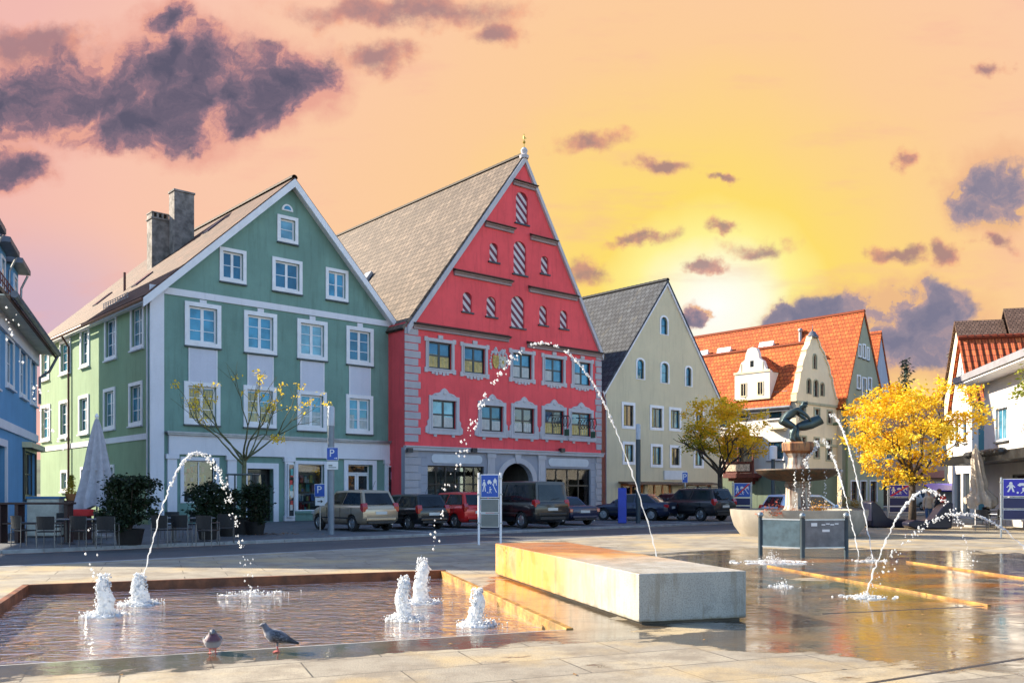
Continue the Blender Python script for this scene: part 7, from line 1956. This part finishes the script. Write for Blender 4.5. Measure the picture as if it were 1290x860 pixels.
V = {'pel': ((-.46, 0, .84), (.15, .15)), 'wst': ((-.25, 0, 1.00), (.13, .15)), 'chs': ((.0, 0, 1.15), (.15, .19)), 'nk': ((.17, 0, 1.24), .065), 'nk2': ((.24, 0, 1.30), .058), 'hd0': ((.30, 0, 1.34), .085), 'hd': ((.36, 0, 1.38), .105), 'hd1': ((.40, 0, 1.42), .085)}
E = [('pel', 'wst'), ('wst', 'chs'), ('chs', 'nk'), ('nk', 'nk2'), ('nk2', 'hd0'), ('hd0', 'hd'), ('hd', 'hd1')]
for s, n in ((-1, 'l'), (1, 'r')):
    fx = -.12 if s < 0 else .02
    V.update({n + 'hip': ((-.44, s * .11, .78), .115), n + 'kn': ((.0 + fx * .3, s * .20, .54), .082), n + 'cf': ((-.06 + fx * .6, s * .20, .34), .072), n + 'an': ((-.06 + fx, s * .18, .09), .045), n + 'hl': ((-.10 + fx, s * .18, .045), .042), n + 'to': ((.12 + fx, s * .20, .03), (.045, .028))})
    E += [('pel', n + 'hip'), (n + 'hip', n + 'kn'), (n + 'kn', n + 'cf'), (n + 'cf', n + 'an'), (n + 'an', n + 'hl'), (n + 'an', n + 'to')]
    V.update({n + 'sh': ((.07, s * .22, 1.17), .075), n + 'el': ((.34, s * .27, .98), .052), n + 'wr': ((.50, s * .20, .83), .036)}); E += [('chs', n + 'sh'), (n + 'sh', n + 'el'), (n + 'el', n + 'wr')]
    hand(V, E, n + 'wr', (.5, -s * .35, -.6), n, (.7, s * .6, .4), 1.25)
stt = thing('bronze_statue', 'bronze figure bending forward over a large pouring vessel on top of the fountain', 'statue', FC + Vector((-.12, 0, 3.42)))
fig = skinfig('figure', V, E, 'pel', BRZ, stt, fat=1.32)
m = MB()
for k in range(40):
    a = 6.283 * k / 40; 
    m.ball((.37 + .075 * math.cos(a * 3), .085 * math.sin(a * 5), 1.43 + .05 * math.cos(a * 2)), .035, 6, 5)
m.build('hair', BRZ, stt, smooth=True)
m = MB(); m.ball((.455, 0, 1.335), (.03, .018, .03), 8, 6); m.ball((.43, .04, 1.37), .016, 6, 5); m.ball((.43, -.04, 1.37), .016, 6, 5); m.ball((.425, 0, 1.295), (.02, .03, .012), 8, 5); m.build('face', BRZ, stt, smooth=True)
m = MB(); ax = [(.02, .56), (.14, .57), (.34, .61), (.60, .69), (.84, .80), (.93, .85)]; rr = [.05, .15, .19, .205, .20, .215]
m.tube([(x, 0, z) for x, z in ax] + [(.86, 0, .815), (.6, 0, .69)], rr + [.17, .15], 18); ves = m.build('vessel', BRZ, stt, smooth=True, ang=50)
m = MB(); m.tube([(.10, 0, .57), (.06, 0, .3), (.12, 0, 0)], [.12, .10, .16], 12); m.build('support', BRZ, stt, smooth=True)

# flowers growing at the basin rim
for (dx, c, lab, sd) in ((-1.3, [(.35, .03, .02), (.42, .10, .04), (.3, .2, .15)], 'dark red plants at the left rim of the fountain basin', 2), (.05, [(.5, .12, .02), (.55, .3, .05), (.3, .2, .05)], 'orange grasses at the foot of the fountain column', 4)):
    rnd = random.Random(sd); o = thing('flower_clump', lab, 'plant', FC + Vector((dx, -1.9, .72)))
    leaves('foliage', mat_leaf('flowers_%d' % sd, c, .3), o, [(Vector((rnd.gauss(0, .2), rnd.gauss(0, .12), abs(rnd.gauss(0.05, .12)) + (.25 if sd == 4 else .1))), .7) for _ in range(20)], 18, .07, .10, rnd, lambda c: .5, 1.0, .3)

# notice panels in front of the fountain
np_ = thing('notice_panels', 'two grey notice panels between three dark ball topped posts before the fountain', 'panel', (0, 0, 0))
A = [ground(958, 699), ground(1011, 702), ground(1066, 701)]
np_.location = A[1]; A = [a - np_.location for a in A]
for a in A:
    m = MB(); m.tube([a, a + Vector((0, 0, .93)), a + Vector((0, 0, .95))], [.055, .055, .06], 12); q = m.build('post', pm('dark_pole', (.05, .07, .085)), np_, smooth=True, ang=50)
    m = MB(); m.ball(tuple(a + Vector((0, 0, 1.02))), .075, 12, 8); m.build('ball_cap', pm('ball_steel', (.25, .28, .3), .3, .5), q, smooth=True)
for k, mm in ((0, pm('blue_grey_panel', (.055, .09, .115), .35, var=.3, scale=4)), (1, pm('weathered_panel', (.16, .155, .16), .5, var=.25, scale=4))):
    a, b = A[k], A[k + 1]; d = (b - a).normalized(); n = Vector((-d.y, d.x, 0)); L = (b - a).length
    X_ = lambda u, v, w: tuple(a + d * u + n * v + Vector((0, 0, w)))
    m = MB(); m.box((.06, -.02, .25), (L - .06, .02, .90), X_); pnl = m.build('notice_panel', mm, np_)
    m = MB(); m.box((.055, -.03, .90), (L - .055, .03, .935), X_); m.box((.055, -.03, .22), (L - .055, .03, .25), X_); build_each(m, 'panel_rail', STEEL, pnl)
    if k == 1:
        m = MB(); m.box((.22, -.026, .76), (.38, -.021, .84), X_); build_each(m, 'sticker', SWHITE, pnl); m = MB()
        for q in range(4): m.box((.5 + q * .12, -.026, .78 + .02 * (q % 2)), (.6 + q * .12, -.021, .81 + .02 * (q % 2)), X_)
        m.box((.52, -.026, .62), (.72, -.021, .68), X_); m.build('printed_lines', SWHITE, pnl)

# ------------------------------------------------------------ right side: seats, person, planter
M_NAVY = pm('navy_moulded', (.007, .009, .028), .4, var=.15)
def lounge(label, p, rz):
    o = thing('lounge_seat', label, 'seat', p, rz)
    prof = [(-.95, .05), (-.72, .02), (.55, .02), (.85, .12), (.88, .28), (.6, .40), (.15, .36), (-.2, .46), (-.55, .95), (-.85, 1.18), (-1.0, 1.12), (-.98, .6)]
    m = MB(); m.prism(prof, -.38, .38, lambda a, z, n: (a, n, z)); m.build('shell', M_NAVY, o, smooth=True, ang=60, bevel=.05)
    m = MB()
    for x in (-.7, .55): m.box((x - .06, -.36, 0), (x + .06, .36, .03))
    build_each(m, 'foot', DARK, o); return o
LG = 'navy lounge seats under the yellow tree'
for (px, py, rz, lab) in ((1118, 664, 8, 'navy moulded lounge seat left of the yellow tree trunk'), (1166, 666, 178, 'navy moulded lounge seat right of the yellow tree trunk')):
    o = lounge(lab, ground(px, py), R(rz)); o['group'] = LG
pl = thing('street_planter', 'concrete planter with brown plants left of the end of home-zone sign', 'planter', ground(1100, 659, 0) + Vector((.2, 3.0, 0)))
m = MB(); m.lathe([(.5, 0), (.62, .7), (.66, .75), (.56, .75), (.54, .65)], 20); m.build('tub', FST, pl, smooth=True, ang=45)
rnd = random.Random(2); leaves('foliage', mat_leaf('brown_plants', [(.2, .08, .02), (.35, .2, .03), (.2, .22, .03)], .2), pl, [(Vector((rnd.gauss(0, .25), rnd.gauss(0, .25), .8 + abs(rnd.gauss(0, .2)))), .7) for _ in range(24)], 24, .1, .13, rnd, lambda c: .5, 1, .3)
SKIN = pm('skin', (.55, .33, .24), .55, var=.08, scale=8); JEAN = pm('blue_jeans', (.035, .09, .22), .85, var=.2, scale=10); JACK = pm('dark_jacket', (.02, .022, .03), .8, var=.2, scale=8); REDB = pm('red_backpack', (.5, .03, .025), .7, var=.15, scale=8); HAIR = pm('brown_hair', (.06, .035, .02), .7, var=.2, scale=12)
def walker(label, p, rz, jacket, bag, hair, height=1.68):
    k = height / 1.75; o = thing('person', label, 'person', p, rz); o.scale = (k, k, k)
    V = {'pel': ((0, 0, .96), (.15, .11)), 'bl': ((0, 0, 1.10), (.14, .10)), 'ch': ((0, .0, 1.30), (.17, .115)), 'ub': ((0, 0, 1.44), (.12, .085)), 'nk': ((0, .005, 1.51), .055), 'nk2': ((0, .012, 1.56), .055), 'h0': ((0, .02, 1.61), (.072, .08)), 'h1': ((0, .015, 1.67), (.078, .095)), 'h2': ((0, .0, 1.73), (.06, .07))}
    E = [('pel', 'bl'), ('bl', 'ch'), ('ch', 'ub'), ('ub', 'nk'), ('nk', 'nk2'), ('nk2', 'h0'), ('h0', 'h1'), ('h1', 'h2')]
    for s, n in ((-1, 'l'), (1, 'r')):
        st_ = .13 * s
        V.update({n + 'hp': ((s * .095, 0, .90), .092), n + 'kn': ((s * .10, st_ * .6 + .03, .50), .060), n + 'cf': ((s * .10, st_ * .8, .32), .056), n + 'an': ((s * .10, st_, .09), .040), n + 'he': ((s * .10, st_ - .04, .045), .038), n + 'to': ((s * .11, st_ + .14, .032), (.042, .026)),
                  n + 'sh': ((s * .19, 0, 1.41), .062), n + 'el': ((s * .25, -.03 * s, 1.13), .044), n + 'wr': ((s * .26, .05 - .04 * s, .90), .028)})
        E += [('pel', n + 'hp'), (n + 'hp', n + 'kn'), (n + 'kn', n + 'cf'), (n + 'cf', n + 'an'), (n + 'an', n + 'he'), (n + 'an', n + 'to'), ('ub', n + 'sh'), (n + 'sh', n + 'el'), (n + 'el', n + 'wr')]
        hand(V, E, n + 'wr', (0, .15, -1), n, (s, 0, 0))
    bd = skinfig('body', V, E, 'pel', SKIN, o)
    def clothe(name, mat, sel, off, zlo, zhi):
        me = bd.data.copy(); c = bpy.data.objects.new(name, me); C.objects.link(c); bm = bmesh.new(); bm.from_mesh(me)
        bmesh.ops.delete(bm, geom=[f for f in bm.faces if not sel(f.calc_center_median())], context='FACES')
        for v in bm.verts: v.co += v.normal * off
        bm.to_mesh(me); bm.free(); me.materials.clear(); me.materials.append(mat); c.parent = o
        md = c.modifiers.new('s', 'SOLIDIFY'); md.thickness = .008; return c
    clothe('jacket', jacket, lambda c: (.86 < c.z < 1.53 and abs(c.x) < .2) or (abs(c.x) >= .2 and .92 < c.z < 1.5), .022, 0, 0)
    clothe('trousers', JEAN, lambda c: .07 < c.z < 1.0 and abs(c.x) < .205, .014, 0, 0)
    clothe('shoes', M_BLK, lambda c: c.z <= .085, .01, 0, 0)
    m = MB(); m.ball((0, -.012, 1.695), (.088, .105, .085), 14, 10); m.build('hair', hair, o, smooth=True)
    m = MB(); m.ball((0, .115, 1.645), (.014, .018, .022), 8, 6); m.ball((.034, .092, 1.672), .010, 6, 5); m.ball((-.034, .092, 1.672), .010, 6, 5); m.ball((0, .098, 1.605), (.024, .008, .007), 8, 5); m.ball((.083, .015, 1.655), (.012, .022, .03), 8, 6); m.ball((-.083, .015, 1.655), (.012, .022, .03), 8, 6); m.build('face', SKIN, o, smooth=True)
    if bag:
        m = MB(); m.box((-.15, -.27, 1.02), (.15, -.125, 1.45)); b = thing('backpack', 'red backpack carried by the person in the dark jacket', 'backpack', p, rz); b.scale = (k, k, k)
        m.build('pack', REDB, b, bevel=.05); m = MB()
        for s in (-1, 1): m.tube([(s * .10, -.14, 1.44), (s * .12, .0, 1.53), (s * .12, .15, 1.40), (s * .14, .05, 1.12), (s * .12, -.13, 1.06)], .016, 6)
        build_each(m, 'strap', REDB, b)
    return o
walker('person in dark jacket and jeans with a red backpack beside the yellow tree', ground(1183, 665), R(35), JACK, True, HAIR, 1.70)
walker('person in a pale top standing left of the one with the backpack', ground(1170, 660), R(160), pm('pale_top', (.48, .42, .36), .85, var=.1, scale=8), False, pm('fair_hair', (.40, .28, .14), .7), 1.62)
# metal cafe furniture at the right edge
for k, (px, py, rz, lab) in enumerate(((1236, 668, 160, 'dark chair below the folded cream parasol'), (1256, 667, 200, 'dark chair between the cream parasol and the violet sign'), (1247, 661, 20, 'dark chair behind the two below the cream parasol'))):
    o = copy_tree(ch0); o.location = ground(px, py); o.rotation_euler = (0, 0, R(rz)); o['label'] = lab; o['group'] = CG
o = copy_tree(tb0); o.location = ground(1247, 664); o['label'] = 'round table standing between the chairs below the cream parasol'; o['group'] = 'round cafe tables'
aw = thing('market_stall', 'white box stall with a blue awning far down the side street', 'stall', at(1196, 650, 62))
m = MB(); m.box((-1.3, -.5, 0), (1.3, .9, 1.9)); m.build('body', pm('stall_body', (.4, .38, .35), .7), aw); m = MB(); m.prism([(-.9, 1.75), (-.9, 1.82), (.9, 2.3), (.9, 2.2)], -1.5, 1.5, lambda y, z, n: (n, y, z)); m.build('awning', BLUEV, aw)

# a few dry leaves and crumbs lying about the square
lv = MB(); rnd = random.Random(77)
for _ in range(130):
    x, y = rnd.uniform(-6, 9), rnd.uniform(7.6, 26); s = rnd.uniform(.012, .04); t = rnd.random() * 6.28
    u = (Vector((x, y, 0)) - POOL[3]); e = Vector((math.cos(SLAB_A), math.sin(SLAB_A), 0)); n = Vector((-e.y, e.x, 0))
    if -.3 < u.dot(n) < 9 and x < 1.0 - (y - 10) * .27: continue
    if abs((Vector((x, y, 0)) - BD).dot(BX) - .72) < .9 and 10 < y < 18: continue
    lv.poly([(x + s * math.cos(t + k * 1.57) * (1 if k % 2 else .5), y + s * math.sin(t + k * 1.57) * (1 if k % 2 else .5), .007 + rnd.random() * .012) for k in range(4)])
tag(lv.build('scattered_leaves', pm('dry_leaves', (.30, .15, .04), .8, var=.6, scale=3)), 'small dry leaves scattered over the paving of the square', 'leaves', kind='stuff')
